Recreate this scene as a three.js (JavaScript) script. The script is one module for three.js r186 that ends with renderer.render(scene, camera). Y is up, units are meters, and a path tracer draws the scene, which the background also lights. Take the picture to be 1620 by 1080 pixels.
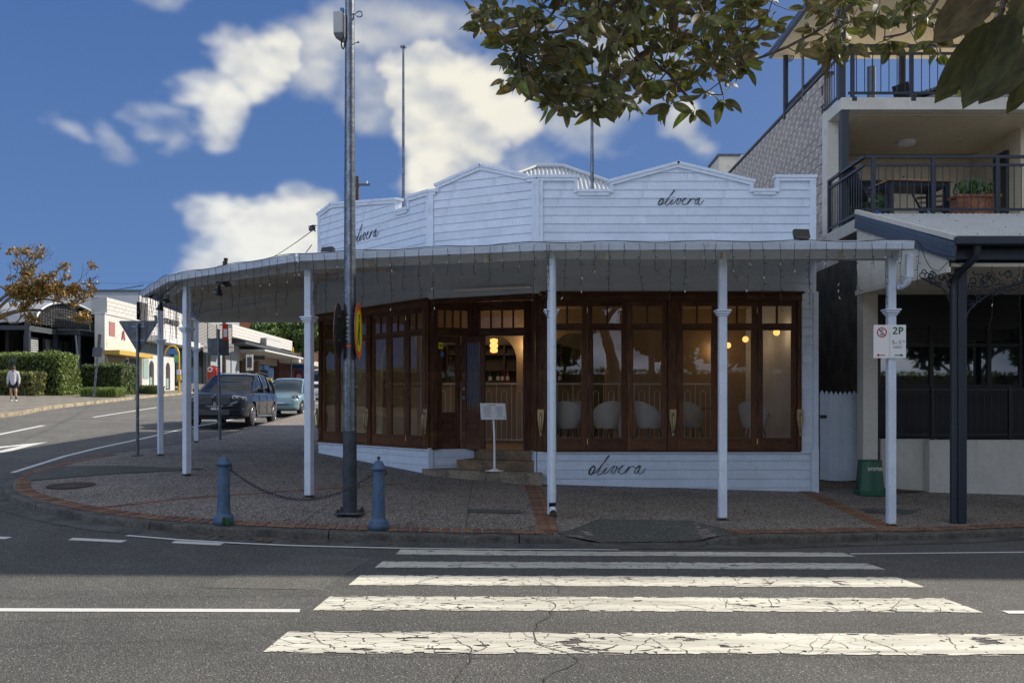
import * as THREE from 'three';
import { mergeGeometries } from 'three/addons/utils/BufferGeometryUtils.js';
import { RoundedBoxGeometry } from 'three/addons/geometries/RoundedBoxGeometry.js';
import { MarchingCubes } from 'three/addons/objects/MarchingCubes.js';
import { TextGeometry } from 'three/addons/geometries/TextGeometry.js';
import { FontLoader } from 'three/addons/loaders/FontLoader.js';
import { Brush, Evaluator, SUBTRACTION } from 'three-bvh-csg';

/* ---------- camera, sky, sun, exposure ---------- */
const scene = new THREE.Scene();
const renderer = new THREE.WebGLRenderer({ antialias: true });
renderer.toneMapping = THREE.LinearToneMapping;
renderer.toneMappingExposure = 3.05;
renderer.shadowMap.enabled = true;
const EYE = 1.645;
const camera = new THREE.PerspectiveCamera(40.08, 1620 / 1080, 0.1, 1500);
camera.position.set(0, EYE, 0);
camera.lookAt(0, EYE, -10);
camera.setViewOffset(1620, 1080, 0, -98, 1620, 1080);   // level camera, lens shifted up

const SUN = new THREE.Vector3(1.25, 1, -0.69).normalize();
const sun = new THREE.DirectionalLight(new THREE.Color(1, 0.93, 0.82), 2.05);
sun.castShadow = true; sun.shadow.radius = 1.6; sun.shadow.mapSize.set(4096, 4096);
Object.assign(sun.shadow.camera, { left: -45, right: 45, top: 45, bottom: -45, far: 180 });
sun.target.position.set(0, 0, -14);
sun.position.copy(SUN).multiplyScalar(60).add(sun.target.position);
scene.add(sun, sun.target);

let seed = 7;
const rnd = () => { seed = (seed + 0x6d2b79f5) | 0; let t = Math.imul(seed ^ (seed >>> 15), 1 | seed); t = (t + Math.imul(t ^ (t >>> 7), 61 | t)) ^ t; return ((t ^ (t >>> 14)) >>> 0) / 4294967296; };
const rr = (a, b) => a + (b - a) * rnd(), clamp = THREE.MathUtils.clamp, lerp = THREE.MathUtils.lerp;
const sstep = (a, b, x) => { const t = clamp((x - a) / (b - a), 0, 1); return t * t * (3 - 2 * t); };
function hash3(x, y, z) { let h = Math.imul(x, 374761393) + Math.imul(y, 668265263) + Math.imul(z, 2147483647 ^ 0x5bd1e995); h = Math.imul(h ^ (h >>> 13), 1274126177); h ^= h >>> 16; return (h >>> 0) / 4294967296; }
function vnoise(x, y, z) {
  const xi = Math.floor(x), yi = Math.floor(y), zi = Math.floor(z), f = (t) => t * t * (3 - 2 * t), u = f(x - xi), v = f(y - yi), w = f(z - zi);
  const c = (a, b, d) => hash3(xi + a, yi + b, zi + d);
  return lerp(lerp(lerp(c(0, 0, 0), c(1, 0, 0), u), lerp(c(0, 1, 0), c(1, 1, 0), u), v), lerp(lerp(c(0, 0, 1), c(1, 0, 1), u), lerp(c(0, 1, 1), c(1, 1, 1), u), v), w);
}
const fbm = (x, y, z, o) => { let s = 0, a = 0.5, n = 0; for (let i = 0; i < o; i++) { s += a * vnoise(x, y, z); n += a; a *= 0.52; x = x * 2.03 + 11.3; y = y * 2.03 + 5.7; z = z * 2.03 + 3.1; } return s / n; };

// The sky: clear winter blue with drifting cumulus. Directions are (azimuth right of straight ahead, elevation) in degrees.
const CLOUDS = [ // azimuth, elevation, half width, half height, body, tilt, veil (thin and grey)
  [-15.4, 19.3, 3.1, 2.5, 1.15, 0.7, 0], [-17.8, 17.2, 2.6, 2.0, 1.1, 0.5, 0], [-13.6, 20.6, 2.0, 1.7, 0.95, 0.4, 0], [-20.6, 16.2, 1.2, 0.8, 0.42, 0.3, 0.4],
  [-15.3, 9.6, 3.3, 2.3, 1.25, 0.1, 0], [-11.6, 10.4, 3.2, 2.0, 1.2, 0.2, 0], [-17.4, 8.2, 2.0, 1.7, 1.0, 0, 0],
  [-5.3, 18.6, 2.7, 2.6, 1.2, -0.2, 0], [-3.7, 17.0, 3.2, 3.0, 1.35, -0.2, 0], [-4.6, 14.4, 2.5, 2.4, 1.2, 0, 0], [-1.4, 16.0, 2.4, 2.2, 1.0, 0, 0.1],
  [-9.4, 21.6, 5.0, 2.2, 0.85, 0.1, 0.75], [-5.5, 22.0, 4.4, 2.0, 0.8, -0.1, 0.75], [-11.3, 19.6, 2.3, 2.0, 0.7, 0.3, 0.7], [-8.0, 18.4, 1.8, 2.0, 0.65, 0, 0.8], [0.8, 20.6, 3.4, 1.9, 0.6, 0, 0.8],
  [3.6, 16.2, 3.6, 1.7, 0.72, 0.1, 0.75], [1.0, 13.6, 3.0, 1.4, 0.6, 0, 0.8], [6.5, 20.5, 4.0, 2.0, 0.7, 0, 0.6], [11.0, 15.6, 1.1, 1.0, 0.55, 0.4, 0.4], [8.0, 17.2, 1.8, 1.0, 0.5, 0.2, 0.6],
  [-25.6, 15.2, 1.0, 0.6, 0.32, 0, 0.6], [-21.5, 22.2, 1.8, 1.0, 0.62, 0.1, 0.3], [-23.5, 14.8, 0.8, 0.9, 0.4, 0, 0.5],
];
{
  const W = 2048, H = 1024, data = new Float32Array(W * H * 4);
  for (let j = 0; j < H; j++) {
    const el = ((j + 0.5) / H - 0.5) * Math.PI, y = Math.sin(el), ce = Math.cos(el), elD = el * 180 / Math.PI;
    for (let i = 0; i < W; i++) {
      const round = ((i + 0.5) / W - 0.5) * 2 * Math.PI, x = Math.cos(round) * ce, z = Math.sin(round) * ce;
      const azD = Math.atan2(x, -z) * 180 / Math.PI, cs = x * SUN.x + y * SUN.y + z * SUN.z, o = (j * W + i) * 4;
      const up = Math.max(0, y), t = Math.min(1, Math.pow(up, 0.5) / 0.62);
      const air = [lerp(0.06, 0.024, t), lerp(0.108, 0.053, t), lerp(0.197, 0.132, t)];   // horizon to zenith
      const halo = 0.07 * Math.pow(Math.max(0, cs), 12) + 0.025 * Math.pow(Math.max(0, cs), 3);
      for (let c = 0; c < 3; c++) air[c] += halo * [1, 0.95, 0.85][c];
      let dens = 0, veil = 0.25;
      const nx = x * 5.2, ny = y * 9.5, nz = z * 5.2;
      if (elD > -3) {
        const n1 = fbm(nx * 1.8, ny * 1.8, nz * 1.8, 6), n2 = fbm(nx * 7 + 40, ny * 7, nz * 7, 4), wa = (fbm(nx * 2.6 + 70, ny * 2.6, nz * 2.6, 5) - 0.5) * 6, we = (fbm(nx * 2.6, ny * 2.6 + 50, nz * 2.6, 5) - 0.5) * 4.4;
        if (Math.abs(azD) < 40 && elD < 36) {
          dens = -1; for (const [ca, ch, hw, hh, st, tl, ve] of CLOUDS) {
            const da = azD + wa - ca, de = elD + we - ch, a = (da + tl * de) / hw, b = (de - tl * 0.5 * da) / hh, q = st * (1.0 - 0.75 * (a * a + b * b)); if (q > dens) { dens = q; veil = ve; }
          }
          dens += (n1 - 0.5) * 1.1 + (n2 - 0.5) * 0.7 - 0.1;
        }
        // outside the view, cloud is added fuller and brighter to lift the shade
        const big = fbm(x * 2.1 + 9, y * 3.4 + 2, z * 2.1 + 4, 3), rest = (big - 0.445) * 5 + (n1 - 0.5) * 1.6 + (n2 - 0.5) * 0.6, w = Math.max(sstep(31, 42, Math.abs(azD)), sstep(27, 36, elD));
        dens = lerp(dens, rest, w); veil = lerp(veil, 0.25, w);
      }
      const cov = sstep(-0.22, 0.72, dens) * sstep(-1, 3, elD) * (1 - 0.3 * veil), thick = sstep(0.2, 1.0, dens);
      const bump = (k) => fbm(nx * 3.2 + k * 0.28 * SUN.x, ny * 3.2 + k * 0.4, nz * 3.2 + k * 0.28 * SUN.z, 6), relief = bump(0) - bump(1), lit = clamp(0.66 + 0.24 * thick + relief * 1.7 + (bump(0) - 0.5) * 0.7 - 0.5 * veil, 0.1, 1.04);
      const warm = 0.5 + 0.5 * cs, top = lerp(1.25, 0.285, sstep(0.22, 0.56, warm)), cloud = [lerp(0.105, top * lerp(0.86, 1.02, sstep(0.3, 0.8, warm)), lit), lerp(0.125, top * lerp(0.98, 0.985, warm), lit), lerp(0.165, top * lerp(1.22, 0.86, sstep(0.3, 0.8, warm)), lit)];  // cloud away from the sun, out of view, made brighter and bluer as fill
      for (let c = 0; c < 3; c++) data[o + c] = lerp(air[c], cloud[c], cov);
      if (elD < 0) for (let c = 0; c < 3; c++) data[o + c] = lerp(data[o + c], [0.12, 0.115, 0.11][c], sstep(0, -4, elD));
      data[o + 3] = 1;
    }
  }
  const sky = new THREE.DataTexture(data, W, H, THREE.RGBAFormat, THREE.FloatType);
  sky.mapping = THREE.EquirectangularReflectionMapping; sky.magFilter = THREE.LinearFilter; sky.needsUpdate = true;
  scene.background = sky; scene.environment = sky;
}

/* ---------- helpers ---------- */
const V = (x, y, d) => new THREE.Vector3(x, y, -d);          // d: metres ahead of the camera
const used = new Map();
function numbered(n) { const k = used.get(n) ?? 0; used.set(n, k + 1); return k ? n + '_' + String(k).padStart(3, '0') : n; }
function shade(o) { o.castShadow = o.receiveShadow = true; return o; }
function thing(name, label, category, x = 0, y = 0, d = 0, turn = 0, group) {
  const o = new THREE.Group(); o.name = numbered(name); o.position.set(x, y, -d); o.rotation.y = turn;
  o.userData = { label, category }; if (group) o.userData.group = group; scene.add(o); return o;
}
function part(name, geo, mat, parent) { const m = shade(new THREE.Mesh(geo, mat)); m.name = name; parent.add(m); return m; }
function struct(name, geo, mat) { const m = part(numbered(name), geo, mat, scene); m.userData.kind = 'structure'; return m; }
function dup(src, label, x, y, d, turn = 0) { const r = src.clone(); r.name = numbered(src.name.replace(/_\d{3}$/, '')); r.userData = { ...src.userData, label }; r.position.set(x, y, -d); r.rotation.y = turn; scene.add(r); return r; }
// metre-true uv from position and face direction; swap turns the grain upright
function uvm(g, swap = false, off = 0) {
  if (g.index) g = g.toNonIndexed();
  const p = g.attributes.position, n = g.attributes.normal, uv = new Float32Array(p.count * 2);
  for (let i = 0; i < p.count; i += 3) {
    let ax = 0, ay = 0, az = 0;
    for (let k = 0; k < 3; k++) { ax += Math.abs(n.getX(i + k)); ay += Math.abs(n.getY(i + k)); az += Math.abs(n.getZ(i + k)); }
    for (let k = i; k < i + 3; k++) {
      const x = p.getX(k), y = p.getY(k), z = p.getZ(k);
      let u, v; if (ay >= ax && ay >= az) { u = x; v = z; } else if (ax >= az) { u = z; v = y; } else { u = x; v = y; }
      if (swap) { uv[k * 2] = v + off; uv[k * 2 + 1] = u + off * 0.37; } else { uv[k * 2] = u + off; uv[k * 2 + 1] = v + off * 0.37; }
    }
  }
  g.setAttribute('uv', new THREE.BufferAttribute(uv, 2));
  for (const k of Object.keys(g.attributes)) if (!['position', 'normal', 'uv', 'color'].includes(k)) g.deleteAttribute(k);
  return g;
}
const mx = new THREE.Matrix4(), qq = new THREE.Quaternion(), ee = new THREE.Euler();
const place = (g, x, y, z, rx = 0, ry = 0, rz = 0) => g.applyMatrix4(mx.compose(new THREE.Vector3(x, y, z), qq.setFromEuler(ee.set(rx, ry, rz)), new THREE.Vector3(1, 1, 1)));
class MB {                                                     // collects shapes and joins them into one mesh
  constructor() { this.g = []; }
  add(g, swap) { this.g.push(uvm(g, swap, this.g.length * 0.173)); return this; }
  box(w, h, d, x, y, z, ry = 0, rx = 0, rz = 0, swap) { return this.add(place(new THREE.BoxGeometry(w, h, d), x, y, z, rx, ry, rz), swap); }
  rbox(w, h, d, x, y, z, r = 0.006, ry = 0, rx = 0, rz = 0, swap) { return this.add(place(new RoundedBoxGeometry(w, h, d, 1, r), x, y, z, rx, ry, rz), swap); }
  cyl(r0, r1, h, x, y, z, s = 12, rx = 0, rz = 0, open = false) { return this.add(place(new THREE.CylinderGeometry(r1, r0, h, s, 1, open), x, y, z, rx, 0, rz)); }
  ball(r, x, y, z, s = 10) { return this.add(place(new THREE.SphereGeometry(r, s, Math.ceil(s * 0.7)), x, y, z)); }
  lathe(pts, x, y, z, s = 20) { return this.add(place(new THREE.LatheGeometry(pts.map((p) => new THREE.Vector2(p[0], p[1])), s), x, y, z)); }
  tube(pts, r, n = 0, s = 6, closed = false) { return this.add(new THREE.TubeGeometry(new THREE.CatmullRomCurve3(pts, closed, 'catmullrom', 0.5), n || Math.max(2, (pts.length - 1) * 3), r, s, closed)); }
  rod(a, b, r, s = 6, r2 = r) {                                // straight bar between two points
    const d = new THREE.Vector3().subVectors(b, a), g = new THREE.CylinderGeometry(r2, r, d.length(), s);
    g.applyQuaternion(qq.setFromUnitVectors(new THREE.Vector3(0, 1, 0), d.normalize())); g.translate((a.x + b.x) / 2, (a.y + b.y) / 2, (a.z + b.z) / 2); return this.add(g);
  }
  beam(a, b, w, h, swap) {                                     // square bar between two points, h upright
    const d = new THREE.Vector3().subVectors(b, a), L = d.length(), g = new THREE.BoxGeometry(w, h, L), m = new THREE.Matrix4().lookAt(a, b, new THREE.Vector3(0, 1, 0));
    m.setPosition((a.x + b.x) / 2, (a.y + b.y) / 2, (a.z + b.z) / 2); return this.add(g.applyMatrix4(m), swap);
  }
  poly(pts, depth, x, y, z, ry = 0, rx = 0, bevel = 0) {       // flat outline in x,y pushed out along z
    const s = new THREE.Shape(pts.map((p) => new THREE.Vector2(p[0], p[1])));
    return this.add(place(new THREE.ExtrudeGeometry(s, { depth, bevelEnabled: bevel > 0, bevelSize: bevel, bevelThickness: bevel, bevelSegments: 1, curveSegments: 8 }), x, y, z, rx, ry, 0));
  }
  geo() { const g = mergeGeometries(this.g); this.g = []; return g; }
  build(name, mat, parent) { return part(name, this.geo(), mat, parent); }
}
const mb = () => new MB();
function tri(list) { const g = new THREE.BufferGeometry(); g.setAttribute('position', new THREE.BufferAttribute(new Float32Array(list), 3)); g.computeVertexNormals(); return uvm(g); }
const quad = (a, b, c, d) => tri([a, b, c, a, c, d].flatMap((p) => p.toArray()));

/* ---------- textures and materials ---------- */
function tex(n, f, { srgb = true, rep = 1, m = n } = {}) {
  const a = new Uint8Array(n * m * 4);
  for (let y = 0; y < m; y++) for (let x = 0; x < n; x++) { const c = f(x, y), o = (y * n + x) * 4; for (let k = 0; k < 3; k++) a[o + k] = clamp(Math.round((c.length ? c[k] : c) * 255), 0, 255); a[o + 3] = 255; }
  const t = new THREE.DataTexture(a, n, m); t.wrapS = t.wrapT = THREE.RepeatWrapping; t.magFilter = THREE.LinearFilter; t.minFilter = THREE.LinearMipmapLinearFilter; t.generateMipmaps = true;
  if (srgb) t.colorSpace = THREE.SRGBColorSpace; t.repeat.set(rep, rep); t.needsUpdate = true; return t;
}
const tn = (x, y, f, n, z = 0) => { // tileable value noise, f cells over n pixels
  const u = x / n * f, v = y / n * f, xi = Math.floor(u), yi = Math.floor(v), s = (t) => t * t * (3 - 2 * t), a = s(u - xi), b = s(v - yi), h = (p, q) => hash3(((p % f) + f) % f, ((q % f) + f) % f, z);
  return lerp(lerp(h(xi, yi), h(xi + 1, yi), a), lerp(h(xi, yi + 1), h(xi + 1, yi + 1), a), b);
};
const tf = (x, y, f, n, z, o = 4) => { let s = 0, a = 0.5, w = 0; for (let i = 0; i < o; i++) { s += a * tn(x, y, f, n, z + i); w += a; a *= 0.55; f *= 2; } return s / w; };
function pebbles(n, count, r0, r1, seedz) {                     // height and tone of packed stones
  const hgt = new Float32Array(n * n), tone = new Float32Array(n * n);
  for (let k = 0; k < count; k++) {
    const cx = hash3(k, 1, seedz) * n, cy = hash3(k, 2, seedz) * n, r = lerp(r0, r1, hash3(k, 3, seedz) ** 2), t = hash3(k, 4, seedz), el = 0.7 + 0.6 * hash3(k, 5, seedz), R = Math.ceil(r * 1.4);
    for (let dy = -R; dy <= R; dy++) for (let dx = -R; dx <= R; dx++) {
      const q = 1 - (dx * dx * el + dy * dy / el) / (r * r); if (q <= 0) continue;
      const i = ((Math.round(cy) + dy + n) % n) * n + (Math.round(cx) + dx + n) % n, hh = Math.sqrt(q) * (0.6 + 0.4 * t); if (hh > hgt[i]) { hgt[i] = hh; tone[i] = t + 0.001; }
    }
  }
  return { hgt, tone };
}
const aspP = pebbles(1024, 42000, 1.8, 4.0, 3), pebP = pebbles(1024, 17000, 3, 7.5, 5);
const aspMap = tex(1024, (x, y) => { const i = y * 1024 + x, t = aspP.tone[i], g = 0.355 + (t ? (t - 0.45) * 0.16 * aspP.hgt[i] + (t > 0.95 ? 0.14 : 0) : -0.1) + (tf(x, y, 5, 1024, 9) - 0.5) * 0.07; return [g * 1.03, g * 1.01, g * 0.95]; }, { rep: 0.5 });
const aspBump = tex(1024, (x, y) => aspP.hgt[y * 1024 + x], { srgb: false, rep: 0.5 });
const pebMap = tex(1024, (x, y) => { const i = y * 1024 + x, t = pebP.tone[i], k = hash3(Math.floor(t * 9999), 3, 3), g = t ? 0.525 + (t - 0.5) * 0.38 : 0.27, m = (tf(x, y, 6, 1024, 19) - 0.5) * 0.08; return [g * (1.02 + 0.07 * k) + m, g * 0.99 + m, g * (0.96 - 0.06 * k) + m]; }, { rep: 0.62 });
const pebBump = tex(1024, (x, y) => pebP.hgt[y * 1024 + x], { srgb: false, rep: 0.62 });
const grain = (f, z, k) => tex(512, (x, y) => k(tf(x, y, f, 512, z), tf(x, y * 0.08, f * 3, 512, z + 7, 3), tf(x, y, f * 8, 512, z + 20, 2)), { rep: 0.7 });
const dirtMap = grain(4, 30, (a, b, c) => { const g = 0.955 + (a - 0.5) * 0.1 + (c - 0.5) * 0.05 - (a > 0.66 ? (a - 0.66) * 0.5 : 0) - (b > 0.7 ? (b - 0.7) * 0.35 : 0) - (c > 0.83 ? 0.1 : 0); return [g, g, g * 0.99]; });
const roughN = tex(512, (x, y) => 0.35 + 0.5 * tf(x, y, 8, 512, 41), { srgb: false, rep: 1 });
const fineBump = tex(512, (x, y) => tf(x, y, 40, 512, 51, 3), { srgb: false, rep: 2 });
const concMap = grain(6, 60, (a, b, c) => { const g = 0.82 + (a - 0.5) * 0.5 + (c - 0.5) * 0.3; return [g, g * 0.985, g * 0.95]; });
const woodMap = tex(512, (x, y) => { const a = tf(x * 0.12, y, 40, 512, 70, 3), b = tf(x, y, 5, 512, 75), g = 0.8 + (a - 0.5) * 0.6 + (b - 0.5) * 0.3; return [g, g * 0.96, g * 0.92]; }, { rep: 0.9 });
const galvMap = tex(256, (x, y) => { const g = 0.75 + (tf(x, y, 24, 256, 80, 3) - 0.5) * 0.28 + (tf(x, y, 4, 256, 85) - 0.5) * 0.3; return [g * 0.97, g, g * 1.03]; }, { rep: 3 });
const chipMap = tex(512, (x, y) => { const a = tf(x, y, 14, 512, 300, 4), b = tf(x, y, 5, 512, 305), chip = a > 0.7 || (b > 0.6 && a > 0.63); const g = 0.9 + (b - 0.5) * 0.3; return chip ? [0.75, 0.62, 0.5] : [g * 0.66, g * 0.84, g]; }, { rep: 2.2 });
const leafMap = tex(128, (x, y) => { const m = Math.abs(y - 64) < 1.6 ? 1.35 : 1, g = (0.85 + (tf(x, y, 8, 128, 90) - 0.5) * 0.5) * m; return [g, g, g * 0.9]; });
const lin = (r, g, b) => new THREE.Color().setRGB(r, g, b);
const S = (c, roughness = 0.7, o = {}) => new THREE.MeshStandardMaterial({ color: lin(...c), roughness, ...o });
const PH = (c, roughness, o = {}) => new THREE.MeshPhysicalMaterial({ color: lin(...c), roughness, ...o });
const M = {
  asphalt: S([1, 1, 1.02], 0.93, { map: aspMap, bumpMap: aspBump, bumpScale: 0.006, vertexColors: true }),
  aggregate: S([1, 1, 1], 0.9, { vertexColors: true, map: pebMap, bumpMap: pebBump, bumpScale: 0.006 }),
  patch: S([1.0, 1.03, 1.0], 0.95, { map: aspMap, bumpMap: aspBump, bumpScale: 0.004 }),
  kerb: S([0.14, 0.135, 0.125], 0.9, { map: concMap, bumpMap: fineBump, bumpScale: 0.004 }),
  kerbPale: S([0.42, 0.36, 0.28], 0.9, { map: concMap, bumpMap: fineBump, bumpScale: 0.004 }),
  gutter: S([0.13, 0.13, 0.128], 0.92, { map: concMap, bumpMap: fineBump, bumpScale: 0.004 }),
  step: S([0.3, 0.26, 0.2], 0.9, { map: concMap, bumpMap: fineBump, bumpScale: 0.004 }),
  stepRed: S([0.24, 0.17, 0.11], 0.8, { map: concMap, bumpMap: fineBump, bumpScale: 0.003 }),
  brick: [[0.22, 0.115, 0.075], [0.27, 0.14, 0.09], [0.18, 0.1, 0.07], [0.3, 0.165, 0.105]].map((c) => S(c, 0.9, { map: concMap, bumpMap: fineBump, bumpScale: 0.003 })),
  white: [[0.65, 0.73, 0.86], [0.625, 0.705, 0.835], [0.67, 0.745, 0.87]].map((c) => S(c, 0.55, { map: dirtMap, bumpMap: fineBump, bumpScale: 0.0012 })),
  soffit: S([0.74, 0.72, 0.68], 0.6, { map: dirtMap }),
  cream: S([0.7, 0.6, 0.44], 0.8, { map: dirtMap, bumpMap: fineBump, bumpScale: 0.003 }),
  creamPale: S([0.7, 0.66, 0.58], 0.8, { map: dirtMap, bumpMap: fineBump, bumpScale: 0.002 }),
  timber: [[0.175, 0.078, 0.037], [0.13, 0.057, 0.028], [0.2, 0.092, 0.044]].map((c) => PH(c, 0.55, { map: woodMap, bumpMap: woodMap, bumpScale: 0.0006, specularIntensity: 0.5 })),
  glass: PH([1, 1, 1], 0.0, { transmission: 1, thickness: 0, ior: 1.5 }),
  carGlass: PH([0.1, 0.12, 0.14], 0.03, { transmission: 0.6, thickness: 0, ior: 1.5 }),
  brass: S([0.72, 0.5, 0.2], 0.28, { metalness: 1, roughnessMap: roughN }),
  bronze: S([0.42, 0.33, 0.2], 0.4, { metalness: 0.9, map: dirtMap }),
  steel: S([0.3, 0.315, 0.34], 0.5, { metalness: 0.75, map: galvMap, roughnessMap: roughN }),
  poleDark: S([0.1, 0.115, 0.13], 0.55, { metalness: 0.4, map: galvMap }),
  signBack: S([0.2, 0.21, 0.22], 0.55, { metalness: 0.6, map: galvMap }),
  black: S([0.012, 0.013, 0.016], 0.4, { map: dirtMap }),
  navy: S([0.022, 0.028, 0.042], 0.42, { map: dirtMap }),
  navyPale: S([0.07, 0.1, 0.15], 0.5, { map: dirtMap }),
  dark: S([0.05, 0.047, 0.044], 0.8),
  blue: PH([0.19, 0.23, 0.27], 0.55, { map: chipMap, bumpMap: fineBump, bumpScale: 0.002 }),
  rust: S([0.09, 0.06, 0.04], 0.9, { map: concMap }),
  green: PH([0.025, 0.115, 0.06], 0.4, { map: dirtMap }),
  plasticBlack: S([0.015, 0.015, 0.017], 0.35),
  cable: S([0.008, 0.008, 0.009], 0.5),
  bulb: PH([0.85, 0.85, 0.82], 0.15, { transmission: 0.4, thickness: 0 }),
  roofPale: S([0.6, 0.59, 0.55], 0.5, { map: dirtMap }),
  roofZinc: S([0.55, 0.57, 0.6], 0.45, { metalness: 0.2, map: dirtMap }),
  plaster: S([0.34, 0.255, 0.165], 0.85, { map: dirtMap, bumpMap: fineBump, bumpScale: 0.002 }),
  roomFloor: S([0.2, 0.15, 0.1], 0.5, { map: woodMap }),
  chair: PH([0.5, 0.47, 0.43], 0.9, { sheen: 0.4, sheenColor: lin(0.6, 0.58, 0.55), sheenRoughness: 0.5 }),
  tableTop: S([0.28, 0.19, 0.12], 0.45, { map: woodMap }),
  plateWhite: S([0.8, 0.8, 0.8], 0.35),
  signWhite: S([0.78, 0.78, 0.76], 0.4),
  red: S([0.5, 0.03, 0.02], 0.35), yellow: S([0.75, 0.45, 0.02], 0.45), orange: S([0.85, 0.13, 0.015], 0.4), lime: S([0.72, 0.78, 0.0], 0.4), signBlue: S([0.03, 0.16, 0.42], 0.4), signGreen: S([0.02, 0.2, 0.09], 0.4),
  blackInk: S([0.012, 0.012, 0.012], 0.6),
  terracotta: S([0.4, 0.17, 0.09], 0.8, { map: concMap }),
  paint: S([0.62, 0.61, 0.57], 0.75),
};
const font = await new FontLoader().loadAsync('fonts/droid/droid_sans_bold.typeface.json');
const fontR = await new FontLoader().loadAsync('fonts/droid/droid_sans_regular.typeface.json');
function letters(s, size, x, y, z, ry = 0, f = font, depth = 0.004, rz = 0, squeeze = 1) { // raised lettering, centred on x
  const g = new TextGeometry(s, { font: f, size, depth, curveSegments: 2, bevelEnabled: false }); g.computeBoundingBox(); g.translate(-(g.boundingBox.min.x + g.boundingBox.max.x) / 2, 0, 0); g.scale(squeeze, 1, 1);
  return place(g, x, y, z, 0, ry, rz);
}
/* ---------- the ground ---------- */
const hPath = (X, d) => 2.135 + 0.0287 * X - 0.045 * Math.min(d, 22) - 0.032 * Math.max(d - 22, 0);
const smin = (a, b, k) => { const h = clamp(0.5 + 0.5 * (b - a) / k, 0, 1); return lerp(b, a, h) - k * h * (1 - h); };
function gRoad(X, d) {
  const dd = Math.min(d, 160), XX = clamp(X, -90, 90);
  const A = hPath(XX, dd) + 0.18, B = 1.8 + 0.004 * XX + 0.024 * (Math.max(dd, 1) - 11.85);
  return EYE - smin(A, B, 0.06);
}
const KERB = new THREE.CatmullRomCurve3([[-11.5, 150], [-10.1, 90], [-9.0, 55], [-8.55, 38.6], [-7.95, 28], [-7.75, 24.5], [-7.95, 22], [-8.45, 20.2], [-8.75, 18.3], [-8.62, 16.4], [-8.05, 14.8], [-7.4, 13.85], [-6.5, 13.05], [-5.5, 12.4], [-4.5, 12.02], [-3.2, 11.8], [-1.95, 11.75], [-0.9, 11.76], [0.4, 11.82], [1.6, 11.86], [2.8, 11.92], [4.0, 12.16], [5.1, 12.45], [5.7, 12.56], [7.2, 13.1], [10, 14.1], [16, 16.2], [40, 24]].map(([x, d]) => V(x, 0, d)), false, 'centripetal');
const KP = KERB.getSpacedPoints(1400).map((p) => ({ x: p.x, d: -p.z }));
function kerbDist(X, d) { let m = 1e9; for (const p of KP) { const q = (p.x - X) ** 2 + (p.d - d) ** 2; if (q < m) m = q; } return Math.sqrt(m); }
const dropAt = (X) => sstep(0.55, 1.15, X) * sstep(2.85, 2.35, X);            // the dropped kerb at the crossing
function gPath(X, d, k = kerbDist(X, d)) {
  const near = sstep(1.7, 0, k) * sstep(3, 0.5, X) * sstep(24, 18, d);
  return EYE - hPath(X, d) - 0.06 * near - 0.1 * dropAt(X) * sstep(1.05, 0.05, k) * (d < 14 ? 1 : 0);
}
function sheet(xs, ds, f, col) {
  const p = [], c = [], idx = [], n = xs.length;
  for (const d of ds) for (const x of xs) { p.push(x, f(x, d), -d); const t = col ? col(x, d) : 1; c.push(t, t, t); }
  for (let j = 0; j < ds.length - 1; j++) for (let i = 0; i < n - 1; i++) { const a = j * n + i; idx.push(a, a + 1, a + n, a + 1, a + n + 1, a + n); }
  const g = new THREE.BufferGeometry(); g.setAttribute('position', new THREE.BufferAttribute(new Float32Array(p), 3)); g.setAttribute('color', new THREE.BufferAttribute(new Float32Array(c), 3)); g.setIndex(idx); g.computeVertexNormals(); return uvm(g);
}
const range = (a, b, s) => { const r = []; for (let x = a; x < b - 1e-6; x += s) r.push(x); r.push(b); return r; };
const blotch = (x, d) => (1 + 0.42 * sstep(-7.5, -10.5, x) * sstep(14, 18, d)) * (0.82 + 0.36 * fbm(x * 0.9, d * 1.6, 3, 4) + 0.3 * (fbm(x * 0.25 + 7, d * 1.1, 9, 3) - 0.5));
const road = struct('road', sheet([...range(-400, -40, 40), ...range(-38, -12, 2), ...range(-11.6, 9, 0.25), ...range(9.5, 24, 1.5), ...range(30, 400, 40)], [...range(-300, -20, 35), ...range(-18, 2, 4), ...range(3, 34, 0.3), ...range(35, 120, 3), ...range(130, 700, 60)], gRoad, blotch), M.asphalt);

// footpath round the shop, ruled from the kerb back under the building
const kIn = (i, off) => { const a = KP[Math.max(0, i - 1)], b = KP[Math.min(KP.length - 1, i + 1)], tx = b.x - a.x, td = b.d - a.d, L = Math.hypot(tx, td); return { x: KP[i].x - td / L * off, d: KP[i].d + tx / L * off }; };
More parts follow.
